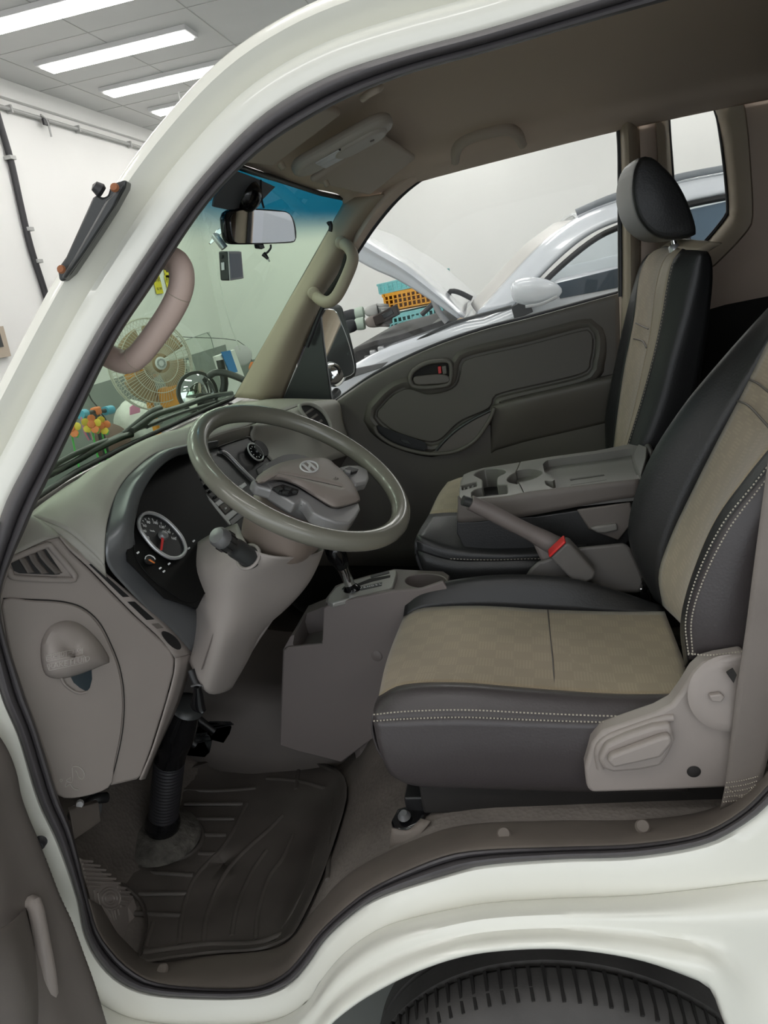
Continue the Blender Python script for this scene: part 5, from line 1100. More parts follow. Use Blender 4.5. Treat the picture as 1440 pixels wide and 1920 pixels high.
rib = [[(765, 740), (775, 640), (830, 500), (900, 410), (1000, 320), (1060, 260)], [(960, 725), (970, 620), (1010, 490), (1060, 420), (1100, 330)], [(672, 745), (690, 600), (740, 480), (850, 360), (925, 215)], [(1060, 690), (1110, 600), (1160, 500), (1190, 380)], [(1230, 500), (1240, 330), (1250, 200)], [(520, 552), (700, 550)], [(505, 625), (680, 632)], [(430, 462), (725, 482)], [(745, 400), (812, 402)], [(735, 330), (850, 332)], [(700, 270), (880, 270)], [(690, 215), (910, 215)], [(690, 163), (830, 165), (960, 155)], [(870, 710), (890, 600), (940, 480), (1000, 390)], [(540, 770), (760, 742), (960, 735), (1060, 700)], [(575, 660), (545, 755)], [(1000, 120), (1120, 130), (1230, 160)], [(400, 340), (320, 430)], [(1120, 90), (1110, 160)]]
for l in rib:
    tube('mat_ridge', [PFl(*z7(u, v), .008) for u, v in l], .0055, M['mat'], fm, n=18, seg=8, sx=.8)
for s_ in (1.0, .78):
    tube('mat_ring', [PFl(302+78*s_*math.cos(a), 1567+48*s_*math.sin(a), .009) for a in [k*math.pi/16 for k in range(32)]], .006, M['mat'], fm, closed=True, seg=8, n=40)
M['felt'] = mat('grey_insulation', (.10, .092, .08), .8, var=.5, vscale=40, bump=1, bscale=60, bdist=.006)
lathe('shaft_grommet', [(.085, .0), (.08, .012), (.06, .02), (.045, .03), (.035, .03)], PFl(302, 1570, .004), Vector((.15, 0, 1)), M['felt'], fm, seg=28)
fr_t = thing('foot_rest', 'taupe plastic foot rest with ribbed face and ring emblem', 'foot rest')
def zf(u, v): return (u/3.693, 1400+v/3.693)
ff = [zf(*p)+(y,) for p, y in [((545, 755), .935), ((700, 860), .985), ((850, 970), 1.03), ((930, 1045), 1.05), ((885, 1110), 1.02), ((800, 1245), .965), ((640, 1135), .925), ((590, 920), .925)]]
f3_ = Y3(ff); n0 = (f3_[3]-f3_[0]).cross(f3_[5]-f3_[0]).normalized(); n0 = n0 if n0.z > 0 else -n0
def PR(u, v, off=0): return PN(*zf(u, v), f3_[0]+n0*off, n0)
topf = [PR(*p) for p in [(545, 755), (700, 860), (850, 970), (930, 1045), (885, 1110), (800, 1245), (640, 1135), (590, 920)]]
botf = Y3([(*zf(530, 770), .95), (*zf(700, 880), 1.0), (*zf(870, 1000), 1.05), (*zf(962, 1160), 1.06), (*zf(1005, 1270), 1.02), (*zf(905, 1480), .965), (*zf(700, 1290), .93), (*zf(590, 930), .925)])
n_ = 8
obj('block', topf+[p+Vector((0, 0, -.01)) for p in botf], [tuple(range(8))]+[(i, (i+1) % 8, 8+(i+1) % 8, 8+i) for i in range(8)], M['brown'], fr_t, bevel=.003, smooth=False)
for p0, p1 in [((565, 790), (640, 795)), ((572, 815), (690, 825)), ((578, 845), (730, 855)), ((585, 875), (765, 885)), ((592, 905), (800, 915)), ((598, 935), (830, 945)), ((605, 965), (690, 970)), ((815, 975), (870, 980)), ((830, 1005), (900, 1008)), ((832, 1035), (915, 1040)), ((828, 1065), (890, 1075)), ((835, 1105), (865, 1110)), ((650, 990), (660, 1100)), ((675, 1010), (700, 1140)), ((705, 1100), (735, 1165)), ((735, 1120), (765, 1185)), ((765, 1130), (790, 1205)), ((792, 1130), (805, 1195)), ((815, 1120), (825, 1165))]:
    tube('tread_rib', [PR(*p0, .001), PR(*p1, .001)], .0022, M['brown'], fr_t, n=2, seg=6)
for r_ in (30, 52, 74):
    tube('ring_emblem', [PR(760+r_*math.cos(a), 1052+r_*math.sin(a), .001) for a in [k*math.pi/14 for k in range(28)]], .0018, M['brown'], fr_t, closed=True, seg=6)
# ================================================================ gear console
gc = thing('gear_console', 'taupe gear console with silver selector plate and round cup holder', 'console')
def zk(u, v): return (600+u/5.538, 1020+v/5.538)
GN = Vector((0, 0, 1)); g0 = V(0, 0, -.625)
def PG(u, v, off=0): return PN(*zk(u, v), g0+GN*off, GN)
M['console'] = mat('console_taupe', (.17, .146, .138), .5, bump=.25, bscale=800, bdist=.0004)
body = [(50, 600), (60, 560), (160, 430), (250, 395), (500, 325), (770, 258), (1280, 282), (1345, 325), (1330, 385), (1060, 478), (740, 482), (300, 580), (120, 622)]
bt = [PG(u, v, -.002) for u, v in body]
bot = [Vector((p.x, p.y, H-1.04)) for p in bt]
nB = len(bt)
bo = obj('body', bt+bot, [tuple(range(nB)), tuple(range(2*nB-1, nB-1, -1))]+[(i, (i+1) % nB, nB+(i+1) % nB, nB+i) for i in range(nB)], M['console'], gc, bevel=.006, bseg=3)
cup = [PG(1097+213*math.cos(a), 372+74*math.sin(a))+GN*.03 for a in [k*math.pi/18 for k in range(36)]]
carve(bo, [prism('cut', cup, -GN*.10, M['console'], None, bevel=0)])
M['plate'] = mat('selector_plate', (.34, .335, .31), .35, metal=.3)
plt = prism('selector_plate', [PG(u, v, .008) for u, v in [(72, 590), (85, 540), (165, 450), (245, 405), (500, 335), (765, 264), (796, 272), (798, 312), (752, 448), (725, 468), (300, 568), (130, 610)]], -GN*.012, M['plate'], gc, bevel=.003)
prism('gate_slot', [PG(u, v, .0085) for u, v in [(380, 415), (515, 360), (730, 322), (728, 345), (540, 390), (385, 440)]], -GN*.002, M['dark'], plt, bevel=0)
prism('gate_slot', [PG(u, v, .0085) for u, v in [(225, 470), (250, 440), (280, 445), (275, 470)]], -GN*.002, M['dark'], plt, bevel=0)
prism('release_cover', [PG(u, v, .0095) for u, v in [(520, 325), (715, 272), (722, 298), (530, 350)]], -GN*.003, M['satin'], plt, bevel=.0008)
prism('position_window', [PG(u, v, .009) for u, v in [(400, 450), (645, 395), (640, 430), (420, 480)]], -GN*.002, M['satin'], plt, bevel=0)
gd = (PG(640, 410)-PG(420, 465)).normalized()
for k, s in enumerate('PRND2L'):
    text('gear_letter', s, .010, PG(425+k*40, 458-k*8.5, .0098), gd, GN.cross(gd), M['white'], plt, .0003)
lg = thing('gear_lever', 'chrome gear selector lever rising from its silver plate', 'gear lever')
la, lb_, lc = PG(335, 480, .005), P(*zk(235, 240), 1.42), P(*zk(150, 60), 1.41)
tube('chrome_shaft', [la, la.lerp(lb_, .5), lb_], [.011, .0115, .013], M['chrome'], lg, n=8, seg=20)
tube('knob', [lb_, lb_.lerp(lc, .4), lc, lc+(lc-lb_).normalized()*.02], [.0135, .0185, .021, .020, .012], M['gloss'], lg, n=14, seg=24)
tube('chrome_stripe', [lb_+Vector((.004, -.010, .004)), lc+Vector((.004, -.0165, .002))], .004, M['chrome'], lg, n=2, seg=8)
lathe('shift_boot', [(.020, 0), (.018, .006), (.012, .012), (.010, .014)], PG(335, 482, .006), (lb_-la), M['gloss'], lg, seg=20)
# lower storage pocket in front of the console
YG = 1.376
po_ = prism('storage_pocket', [P(u, v, YG+.008) for u, v in [(531, 1218), (545, 1193), (575, 1181), (606, 1168), (612, 1240), (640, 1428), (524, 1398)]], Vector((0, .15, 0)), M['console'], gc, bevel=.008, bseg=3)
pc2 = [P(u, v, YG-.01) for u, v in [(545, 1214), (552, 1175), (602, 1150), (602, 1208), (590, 1230), (552, 1238)]]
carve(po_, [prism('cut', pc2, Vector((0, .12, 0)), M['console'], None, bevel=0)])
prism('side_wall', [P(u, v, YG) for u, v in [(606, 1140), (620, 1132), (735, 1108), (790, 1104), (830, 1090), (850, 1120), (850, 1250), (760, 1340), (640, 1430), (560, 1410), (524, 1398), (531, 1219), (540, 1214), (604, 1208)]], Vector((0, .010, 0)), M['console'], gc, bevel=.003)
lathe('side_cap', [(0, .002), (.010, .002), (.0125, .0005), (.013, 0)], P(706, 1230, YG), Vector((-.1, -1, 0)), M['console'], gc, seg=24)
for u, v in [(682, 1047), (700, 1055), (690, 1040), (700, 1064)]: pass
# ================================================================ handbrake, buckles
hb_ = thing('handbrake', 'taupe handbrake lever standing between the driver and centre seats', 'handbrake')
def zc2(u, v, y): return P(*zc(u, v), y)
hp = [zc2(150, 440, 1.44), zc2(300, 512, 1.45), zc2(460, 595, 1.455), zc2(600, 665, 1.46), zc2(760, 750, 1.46)]
tube('lever_grip', hp, [.0155, .0165, .0170, .0165, .017, .020, .021], M['console'], hb_, n=30, seg=20)
tube('release_button', [zc2(150, 440, 1.44), zc2(100, 425, 1.435)], .0105, M['satin'], hb_, n=3, seg=16)
prism('lever_bracket', [zc2(u, v, 1.452) for u, v in [(560, 690), (620, 660), (700, 680), (800, 740), (720, 850), (640, 860), (605, 790)]], Vector((0, .03, 0)), M['console'], hb_, bevel=.006)
prism('lever_boot', [zc2(u, v, 1.44) for u, v in [(515, 945), (560, 880), (615, 830), (640, 830), (900, 740), (1180, 712), (1225, 730), (1290, 860), (1335, 970), (1300, 1050), (900, 1050)]], Vector((0, .05, -.02)), M['belt_guide'], hb_, bevel=.01, bseg=3)
t = thing('seat_belt_buckle', 'dark seat belt buckle with red release button next to handbrake', 'buckle')
bk = [(688, 815), (800, 712), (830, 725), (1000, 912), (985, 955), (905, 1002), (845, 978)]
prism('buckle_body', [zc2(u, v, 1.405) for u, v in bk], Vector((.0, .03, .004)), M['belt_guide'], t, bevel=.005, bseg=3)
tag(prism('release_button', [zc2(u, v, 1.402) for u, v in [(678, 803), (785, 702), (798, 712), (690, 815)]], Vector((0, .026, .004)), M['red'], t, bevel=.002), 'red release button')
t = thing('belt_anchor', 'small chrome belt anchor beside the driver seat back', 'anchor')
lathe('stud', [(.006, 0), (.006, .02), (.009, .022), (.009, .03)], zc2(1325, 1040, 1.43), Vector((.1, -.3, 1)), M['chrome'], t, seg=14)
box('tongue', zc2(1330, 1060, 1.43), (.02, .006, .03), M['chrome'], t, bevel=.002)
# ================================================================ roof fittings
def visor(lab, A, B, C, D):
    v = thing('sun_visor', lab, 'sun visor', 'sun visors under the headliner')
    nn = (B-A).cross(D-A).normalized(); nn = nn if nn.z < 0 else -nn
    ob = prism('board', [A, B, C, D], -nn*.016, M['visor'], v, bevel=.010, bseg=4)
    return v, nn
A, B = P(510, 314, 1.46), P(643, 213, 1.46)
v1, nn = visor('greige driver sun visor folded up beside the overhead console', A, B, B+Vector((0, -.40, -.045)), A+Vector((.0, -.40, -.03)))
lathe('pivot_clip', [(0, .014), (.006, .012), (.007, 0)], P(525, 306, 1.475), nn, M['trim'], v1, seg=12)
v2, nn = visor('greige passenger sun visor folded up next to the windscreen corner', P(584, 343, 1.75), P(717, 256, 1.75), P(781, 297, 2.10), P(692, 368, 2.10))
lathe('pivot_clip', [(0, .014), (.006, .012), (.007, 0)], P(610, 340, 1.74), nn, M['trim'], v2, seg=12)
oc = thing('overhead_console', 'greige overhead console with reading lamps and closed sunglasses holder', 'overhead console')
F_, R_ = P(560, 318, 1.62), P(716, 232, 1.60)
ocx = (R_-F_).normalized(); ocy = Vector((0, 1, 0)); ocn = ocx.cross(ocy).normalized(); ocn = ocn if ocn.z < 0 else -ocn
Lc = (R_-F_).length
def cap_(x0, x1, hw, off, n=14, x_skew=0):
    pts = []
    for k in range(n+1):
        a = -math.pi/2+math.pi*k/n; pts.append(F_+ocx*(x1+hw*.75*math.cos(a))+ocy*(hw*math.sin(a))+ocn*off)
    for k in range(n+1):
        a = math.pi/2+math.pi*k/n; pts.append(F_+ocx*(x0+hw*.75*math.cos(a))+ocy*(hw*math.sin(a))+ocn*off)
    return pts
M['oh'] = mat('overhead_plastic', (.50, .46, .41), .5)
prism('housing', cap_(.03, Lc-.02, .056, .012), -ocn*.025, M['oh'], oc, bevel=.010, bseg=3)
prism('sunglasses_lid', cap_(Lc*.60, Lc-.03, .046, .018), -ocn*.012, M['oh'], oc, bevel=.006, bseg=3)
tube('lid_gap', [F_+ocx*(Lc*.53)+ocy*s_*.044+ocn*.013 for s_ in (-1, 0, 1)], .0025, M['dark'], oc, n=6, seg=6)
for s_ in (-1, 1):
    ln = prism('map_lamp', [F_+ocx*(.045+x)+ocy*(s_*.024+y)+ocn*.015 for x, y in ((0, -.018), (.06, -.020), (.065, .020), (0, .018))], -ocn*.004, M['bezel_silver'], oc, bevel=.002)
    prism('lamp_switch', [F_+ocx*(.125+x)+ocy*(s_*.024+y)+ocn*.017 for x, y in ((0, -.014), (.04, -.014), (.04, .014), (0, .014))], -ocn*.006, M['oh'], oc, bevel=.002)
    prism('switch_edge', [F_+ocx*(.168+x)+ocy*(s_*.024+y)+ocn*.016 for x, y in ((0, -.014), (.008, -.014), (.008, .014), (0, .014))], -ocn*.004, M['silver'], oc, bevel=.001)
lathe('lid_mark', [(0, .002), (.004, .002), (.005, 0)], F_+ocx*(Lc-.03)+ocn*.018, ocn, M['taupe_dark'], oc, seg=10)
# grips
gp = thing('grab_handle', 'beige moulded grab handle on the far windscreen pillar', 'grab handle')
tube('bar', [P(640, 455, 2.19), P(652, 462, 2.14), P(661, 478, 2.11), P(657, 502, 2.10), P(634, 551, 2.10), P(617, 566, 2.11), P(602, 563, 2.14), P(588, 550, 2.19)], .0165, M['trim'], gp, n=40, seg=16)
for u, v in ((640, 455), (588, 550)): lathe('end_cap', [(0, .010), (.012, .009), (.016, .005), (.018, 0)], P(u, v, 2.165), Vector((.25, -1, 0)), M['trim'], gp, seg=20)
tube('pillar_recess', [P(652, 478, 2.188), P(640, 515, 2.188), P(610, 560, 2.188)], .010, M['dark'], gp, n=8, seg=8)
gp = thing('grab_handle', 'pinkish taupe grab handle on the near windscreen pillar by driver', 'grab handle')
hp2 = [P(290, 470, 1.0), P(312, 482, .99), P(332, 492, .985), P(341, 515, .98), P(337, 548, .98), P(318, 588, .98), P(285, 636, .98), P(258, 668, .98), P(235, 679, .985), P(205, 668, .99), P(178, 650, 1.0)]
tube('bar', hp2, .0165, M['handle_pink'], gp, n=60, seg=20)
for q in (.33, .74):
    i = int(q*59); rs = resample(hp2, 60); tt = (rs[i+1]-rs[i]).normalized(); o1 = tt.orthogonal().normalized(); o2 = tt.cross(o1)
    tube('joint_line', [rs[i]+(o1*math.cos(a)+o2*math.sin(a))*.0163 for a in [k*math.pi/12 for k in range(24)]], .0006, M['trim'], gp, closed=True, seg=5)
gp = thing('assist_grip', 'taupe assist grip above the passenger window', 'grab handle')
tube('bar', [P(852, 300, 2.19), P(858, 276, 2.15), P(882, 257, 2.13), P(942, 242, 2.13), P(968, 250, 2.15), P(980, 268, 2.19)], .013, M['visor'], gp, n=36, seg=14, sx=1.3)
prism('backing', [P(u, v, 2.195) for u, v in [(850, 306), (852, 275), (880, 248), (945, 233), (978, 244), (990, 268)]], Vector((0, .01, .002)), M['liner'], gp, bevel=.003)
t = thing('coat_hook', 'small greige trim hook at the edge of the headliner', 'hook')
tube('loop', [P(680, 185, 1.12), P(692, 176, 1.10), P(706, 168, 1.10), P(713, 163, 1.12)], .005, M['visor'], t, n=12, seg=8)
# rear-view mirror
rm = thing('rearview_mirror', 'black framed rear-view mirror hanging from the windscreen', 'mirror')
mz = lambda u, v: (380+u/5.143, 300+v/5.143)
mc4 = [P(*mz(240, 480), 1.50), P(*mz(840, 500), 1.72), P(*mz(900, 800), 1.72), P(*mz(250, 800), 1.50)]
mN = (mc4[1]-mc4[0]).cross(mc4[3]-mc4[0]).normalized(); mN = mN if mN.x > 0 else -mN
mp0 = sum(mc4, Vector())/4
def PM(u, v, off=0): return PN(*mz(u, v), mp0+mN*off, mN)
mol = [(212, 560), (225, 510), (290, 475), (400, 465), (600, 472), (790, 490), (850, 515), (890, 580), (912, 690), (908, 770), (880, 798), (700, 808), (500, 815), (300, 815), (255, 800), (230, 740)]
mil = [(270, 560), (285, 525), (350, 490), (500, 482), (700, 495), (800, 505), (850, 540), (880, 640), (888, 740), (880, 780), (700, 795), (500, 800), (340, 800), (305, 780), (285, 700)]
prism('housing', [PM(u, v) for u, v in mol], -mN*.014, M['gloss'], rm, bevel=.005, bseg=3, smooth_outline=50)
prism('mirror_pane', [PM(u, v, .0015) for u, v in mil], -mN*.002, M['mirror'], rm, bevel=0, smooth_outline=50)
prism('dimmer_tab', [PM(u, v, -.012) for u, v in [(535, 805), (590, 808), (605, 850), (575, 862), (545, 855)]], -mN*.012, M['gloss'], rm, bevel=.002)
bl = P(*mz(410, 335), 1.56)
me_ = lathe('ball_mount', [(0, .034), (.012, .032), (.024, .024), (.032, .010), (.034, -.004), (.028, -.02), (.014, -.03)], bl, Vector((.7, -.6, .1)), M['gloss'], rm, seg=28)
tube('stem', [bl+Vector((-.01, .0, -.02)), P(*mz(395, 440), 1.57), P(*mz(430, 480), 1.57)], .012, M['gloss'], rm, n=8, seg=12)
t = thing('sensor_cover', 'grey black printed patch and cover behind the mirror mount', 'cover')
prism('patch', [PW(*mz(u, v), .006) for u, v in [(100, 450), (120, 350), (250, 200), (330, 110), (520, 180), (700, 260), (560, 400), (490, 460), (240, 480)]], -WSN*.003, mat('frit_grey', (.07, .075, .085), .6), t, bevel=0)
t = thing('mirror_cable', 'thin black cable hanging from the headliner down past the mirror', 'cable')
tube('upper_cable', [P(*mz(u, v), 1.58) for u, v in [(560, 190), (562, 300), (570, 390), (590, 465)]], .0022, M['rubber'], t, n=20, seg=6)
tube('lower_cable', [P(*mz(u, v), 1.60) for u, v in [(655, 815), (655, 850), (625, 890), (595, 905)]], .0022, M['rubber'], t, n=16, seg=6)
tube('jack_plug', [P(*mz(u, v), 1.60) for u, v in [(585, 905), (610, 930), (630, 955)]], [.0055, .0045, .003], M['black'], t, n=6, seg=10)
tube('jack_tip', [P(*mz(u, v), 1.60) for u, v in [(628, 955), (645, 980)]], .0018, M['chrome'], t, n=3, seg=8)
# dash camera
dc = thing('dash_camera', 'small black dash camera with screen stuck to the windscreen', 'dash camera')
yy = 1.55
fcn = [P(*mz(245, 880), yy), P(*mz(372, 880), yy+.055), P(*mz(395, 1145), yy+.055), P(*mz(262, 1165), yy)]
fN = (fcn[1]-fcn[0]).cross(fcn[3]-fcn[0]).normalized(); fN = fN if fN.x > 0 else -fN
sideL = P(*mz(150, 885), yy-.012)
dep = (P(*mz(150, 880), yy+.005)-fcn[0])
prism('case', fcn, dep, M['satin'], dc, bevel=.003)
cI_ = sum(fcn, Vector())/4
prism('bezel', [cI_+(p-cI_)*.97+fN*.0005 for p in fcn], -fN*.002, M['silver'], dc, bevel=0)
prism('screen', [cI_+(p-cI_)*.84+fN*.001 for p in fcn], -fN*.002, mat('dark_screen', (.34, .37, .43), .3), dc, bevel=0)
for k, (a0, b0, a1, b1) in enumerate([(178, 990, 208, 1060), (172, 920, 190, 945)]):
    prism('port', [P(*mz(*p), yy+.0035) for p in [(a0, b0), (a1, b0-4), (a1+3, b1), (a0+4, b1+4)]], Vector((.001, -.003, 0)), M['white'] if k == 0 else M['black'], dc, bevel=0)
tube('mount_arm', [P(*mz(210, 850), yy+.02), P(*mz(150, 770), yy+.02), P(*mz(120, 735), yy+.03)], .008, M['lens'] if False else M['silver'], dc, n=8, seg=8)
prism('mount_pad', [P(*mz(u, v), yy+.03) for u, v in [(60, 800), (130, 680), (165, 655), (205, 680), (130, 770), (80, 815)]], Vector((-.004, .006, 0)), M['chrome'], dc, bevel=.001)
t = thing('pillar_clip', 'small black clip on the far pillar at windscreen edge', 'clip')
tube('clip', [P(*mz(u, v), 2.17) for u, v in [(1205, 620), (1230, 605), (1235, 650), (1228, 690)]], .006, M['black'], t, n=8, seg=8)
# ================================================================ outside the cab
t = thing('front_tyre', 'worn black front tyre with siped tread under the wheel arch', 'tyre')
ty = P(1035, 1850, .80); tr = .325; tcx = -.045; tcz = .325
tprof = [(.19, .0), (.25, -.012), (.285, -.012), (.305, -.006), (.318, .006), (.325, .025), (.326, .055), (.319, .058), (.319, .064), (.327, .067), (.328, .10), (.321, .103), (.321, .109), (.327, .112), (.325, .15), (.31, .19), (.27, .2), (.19, .19)]
lathe('carcass', tprof, Vector((tcx, .80, tcz)), Vector((0, 1, 0)), M['tyre'], t, seg=120)
sip = None
for k in range(32):
    a = math.radians(30+120*k/31)
    c = Vector((tcx+.3225*math.cos(a), .832, tcz+.3225*math.sin(a)))
    if sip is None:
        sip = box('sipe', Vector((0, 0, 0)), (.005, .052, .007), M['dark'], t, bevel=0)
        s_ = sip
    else:
        s_ = sip.copy(); link(s_, t)
    s_.location = c; s_.rotation_euler = (.16, math.pi/2-a, .12)
lathe('wheel_disc', [(0, .02), (.08, .02), (.12, .05), (.185, .03), (.19, .01)], Vector((tcx, .80, tcz)), Vector((0, 1, 0)), M['silver'], t, seg=40)
# mirror bracket on the near pillar
mb = thing('mirror_bracket', 'black mirror bracket cover with rusty bolts on the cream pillar', 'bracket')
bq = [(615, 1060), (640, 1030), (690, 1014), (712, 1012), (705, 1055), (640, 1175), (560, 1300), (480, 1420), (400, 1540), (355, 1585), (332, 1578), (325, 1530), (338, 1490), (370, 1445), (440, 1290), (520, 1110), (545, 1095), (575, 1112), (605, 1098)]
prism('cover', [P(u/3, v/3, .905) for u, v in bq], Vector((-.006, .025, 0)), M['satin'], mb, bevel=.004, bseg=3)
prism('cover_fold', [P(u/3, v/3, .898) for u, v in [(600, 1120), (700, 1030), (640, 1170), (480, 1415), (370, 1570), (345, 1560), (420, 1440)]], Vector((-.006, .012, 0)), M['satin'], mb, bevel=.003)
for u, v in ((345, 1515), (645, 1055)):
    lathe('rusty_bolt', [(0, .004), (.004, .0035), (.0055, 0)], P(u/3, v/3, .895), Vector((.2, -1, .2)), mat('rust', (.32, .12, .05), .7), mb, seg=12)
lathe('knob', [(0, .014), (.006, .012), (.0085, .004), (.006, 0)], P(582/3, 1082/3, .905), Vector((-.5, -.4, .6)), M['rubber'], mb, seg=14)
# wipers, lying on the outer face of the windscreen
def wiper(lab, strips, arm):
    w = thing('wiper', lab, 'wiper', 'wipers on the windscreen')
    for k, (nm, l, r_) in enumerate(strips): tube(nm, [PW(u, v, -.035-.008*k) for u, v in l], r_, M['satin'], w, n=24, seg=8)
    tube('arm', [PW(u, v, -.05) for u, v in arm], .009, M['satin'], w, n=16, seg=8)
    return w
wiper('dark wiper blade along the near half of windscreen base', [('blade', [(66, 903), (95, 889), (122, 875), (150, 860), (189, 838), (228, 820), (246, 815)], .008), ('carrier', [(82, 884), (109, 868), (143, 850), (174, 836), (200, 826)], .006)], [(185, 838), (240, 812), (262, 800), (300, 790)])
wiper('dark wiper blade along the far half of windscreen base', [('blade', [(248, 808), (290, 779), (322, 768), (347, 760), (379, 748), (403, 742), (434, 737)], .008), ('carrier', [(275, 800), (310, 785), (354, 770), (416, 751), (437, 742)], .006)], [(232, 815), (262, 790), (285, 772), (300, 765)])
# convex mirror on the front passenger corner
cm = thing('convex_mirror', 'round convex safety mirror on a curved arm beyond the windscreen', 'mirror')
cc_ = P(371, 736, 2.40); ca = (CAM+Vector((.7, .6, 0))-cc_).normalized()
lathe('mirror_pane', [(0, .022), (.02, .021), (.04, .016), (.055, .009), (.066, 0)], cc_, ca, M['mirror'], cm, seg=36)
lathe('rim', [(.064, .004), (.072, .003), (.073, -.008), (.05, -.025), (0, -.032)], cc_, ca, M['satin'], cm, seg=36)
tube('arm', Y3([(392, 706, 2.42), (402, 699, 2.42), (420, 699, 2.42), (445, 707, 2.42), (480, 722, 2.42), (530, 735, 2.42)]), .012, M['satin'], cm, n=24, seg=10)
tube('post', Y3([(418, 735, 2.46), (421, 715, 2.46), (412, 675, 2.46)]), .014, M['satin'], cm, n=8, seg=8)
# ---------------- electric fan
fan = thing('stand_fan', 'pale stand fan with beige blades and orange motor box before the wall', 'fan')
fc_ = P(286, 683, 3.70); fa = Vector((.80, -.55, .02)).normalized(); f1_ = Vector((fa.y, -fa.x, 0)).normalized(); f1_ = -f1_ if f1_.y < 0 else f1_; f2_ = fa.cross(f1_); f2_ = f2_ if f2_.z > 0 else -f2_
M['wire'] = mat('pale_wire', (.62, .60, .52), .4); M['blade'] = mat('beige_blade', (.42, .30, .18), .45); M['fanbody'] = mat('fan_orange', (.72, .30, .04), .4)
def circ(r_, h_, n=48): return [fc_+fa*h_+(f1_*math.cos(2*math.pi*k/n)+f2_*math.sin(2*math.pi*k/n))*r_ for k in range(n)]
for r_, h_ in ((.235, 0), (.20, .05), (.15, .075), (.10, .085), (.235, -.02), (.18, -.06)):
    tube('guard_ring', circ(r_, h_), .0022 if r_ < .23 else .004, M['wire'], fan, closed=True, seg=5)
vs_, fs_ = [], []
for k in range(72):
    a = 2*math.pi*k/72; d_ = f1_*math.cos(a)+f2_*math.sin(a); e_ = f1_*-math.sin(a)+f2_*math.cos(a)
    pl2 = [fc_+fa*.088+d_*.05, fc_+fa*.085+d_*.10, fc_+fa*.05+d_*.20, fc_+d_*.235, fc_-fa*.05+d_*.19, fc_-fa*.07+d_*.05]
    b_ = len(vs_)
    for p in pl2: vs_ += [p+e_*.0011, p-e_*.0011, p+fa*.0018]
    for j in range(len(pl2)-1):
        for q in range(3): fs_.append((b_+3*j+q, b_+3*j+(q+1) % 3, b_+3*j+3+(q+1) % 3, b_+3*j+3+q))
tag(obj('guard_wires', vs_, fs_, M['wire'], fan), kind='stuff')
for k in range(4):
    a0 = math.pi/2*k+.3; rows = []
    for s_ in (.05, .10, .15, .20):
        rows.append([fc_+(f1_*math.cos(a0+w_*1.25)+f2_*math.sin(a0+w_*1.25))*s_+fa*(.02-.045*w_) for w_ in (0, .25, .5, .75, 1.0)])
    patch('blade', rows, M['blade'], fan, nu=10, nv=3, thick=.003)
lathe('hub', [(0, .05), (.03, .048), (.05, .03), (.052, 0)], fc_, fa, M['blade'], fan, seg=28)
bd = lathe('badge', [(0, .004), (.028, .004), (.033, 0)], fc_+fa*.088, fa, M['white'], fan, seg=28)
for k in range(20):
    a = 2*math.pi*k/20; d_ = f1_*math.cos(a)+f2_*math.sin(a)
    tube('badge_mark', [fc_+fa*.0925+d_*.015, fc_+fa*.0925+d_*.025], .0018, M['dado'], bd, n=2, seg=4)
box('motor_box', fc_-fa*.13, (.16, .14, .15), M['fanbody'], fan, bevel=.03, bseg=3)
base_ = Vector((fc_.x-fa.x*.13, fc_.y-fa.y*.13, 0))
tube('pole', [base_+Vector((0, 0, .03)), Vector((base_.x, base_.y, fc_.z-.07))], .02, M['fanbody'], fan, n=2, seg=14)
lathe('foot', [(0, .05), (.05, .045), (.2, .02), (.21, 0)], base_, Vector((0, 0, 1)), M['fanbody'], fan, seg=32)
box('neck', P(323, 745, 3.75), (.12, .10, .12), M['fanbody'], fan, bevel=.02)
# ---------------- things standing before the wall
M['bench'] = mat('pale_cabinet', (.62, .63, .57), .5)
kb = thing('scooter_handlebar', 'toy scooter handlebar with blue grips, streamers and orange clamp', 'handlebar')
BX = -2.6
q = lambda u, v: PX(60+u/7.2, 740+v/7.2, BX)
M['blue'] = mat('sky_blue', (.08, .42, .62), .4); M['pink'] = mat('pink', (.72, .25, .42), .5); M['green'] = mat('leaf_green', (.10, .55, .12), .5); M['yel'] = mat('flower_yellow', (.80, .62, .05), .5); M['flow'] = mat('flower_orange', (.80, .22, .06), .5)
tube('bar', [q(700, 262), q(800, 240), q(920, 225), q(1040, 210)], .014, M['rubber'], kb, n=10, seg=10)
tube('grip', [q(655, 270), q(725, 255)], .028, M['blue'], kb, n=4, seg=14); tube('grip', [q(985, 220), q(1075, 200)], .028, M['blue'], kb, n=4, seg=14)
box('clamp', q(865, 222), (.05, .055, .05), M['flow'], kb, bevel=.01)
tube('stem', [q(880, 240), q(895, 330), q(905, 430), Vector((q(905, 430).x, q(905, 430).y, .12))], .022, M['rubber'], kb, n=14, seg=10)
for k, c_ in enumerate(('pink', 'blue', 'pink', 'white')):
    tube('streamer', [q(668+k*14, 300), q(690+k*18, 420), q(720+k*22, 520), q(770+k*14, 610)], .007, M[c_], kb, n=10, seg=6)
box('deck', Vector((BX+.25, q(905, 430).y, .1)), (.55, .12, .04), M['flow'], kb, bevel=.015)
for s_ in (-.02, .5): lathe('wheel', [(0, -.02), (.05, -.02), (.08, -.012), (.08, .012), (.05, .02), (0, .02)], Vector((BX+s_, q(905, 430).y, .08)), Vector((0, 1, 0)), M['rubber'], kb, seg=24)
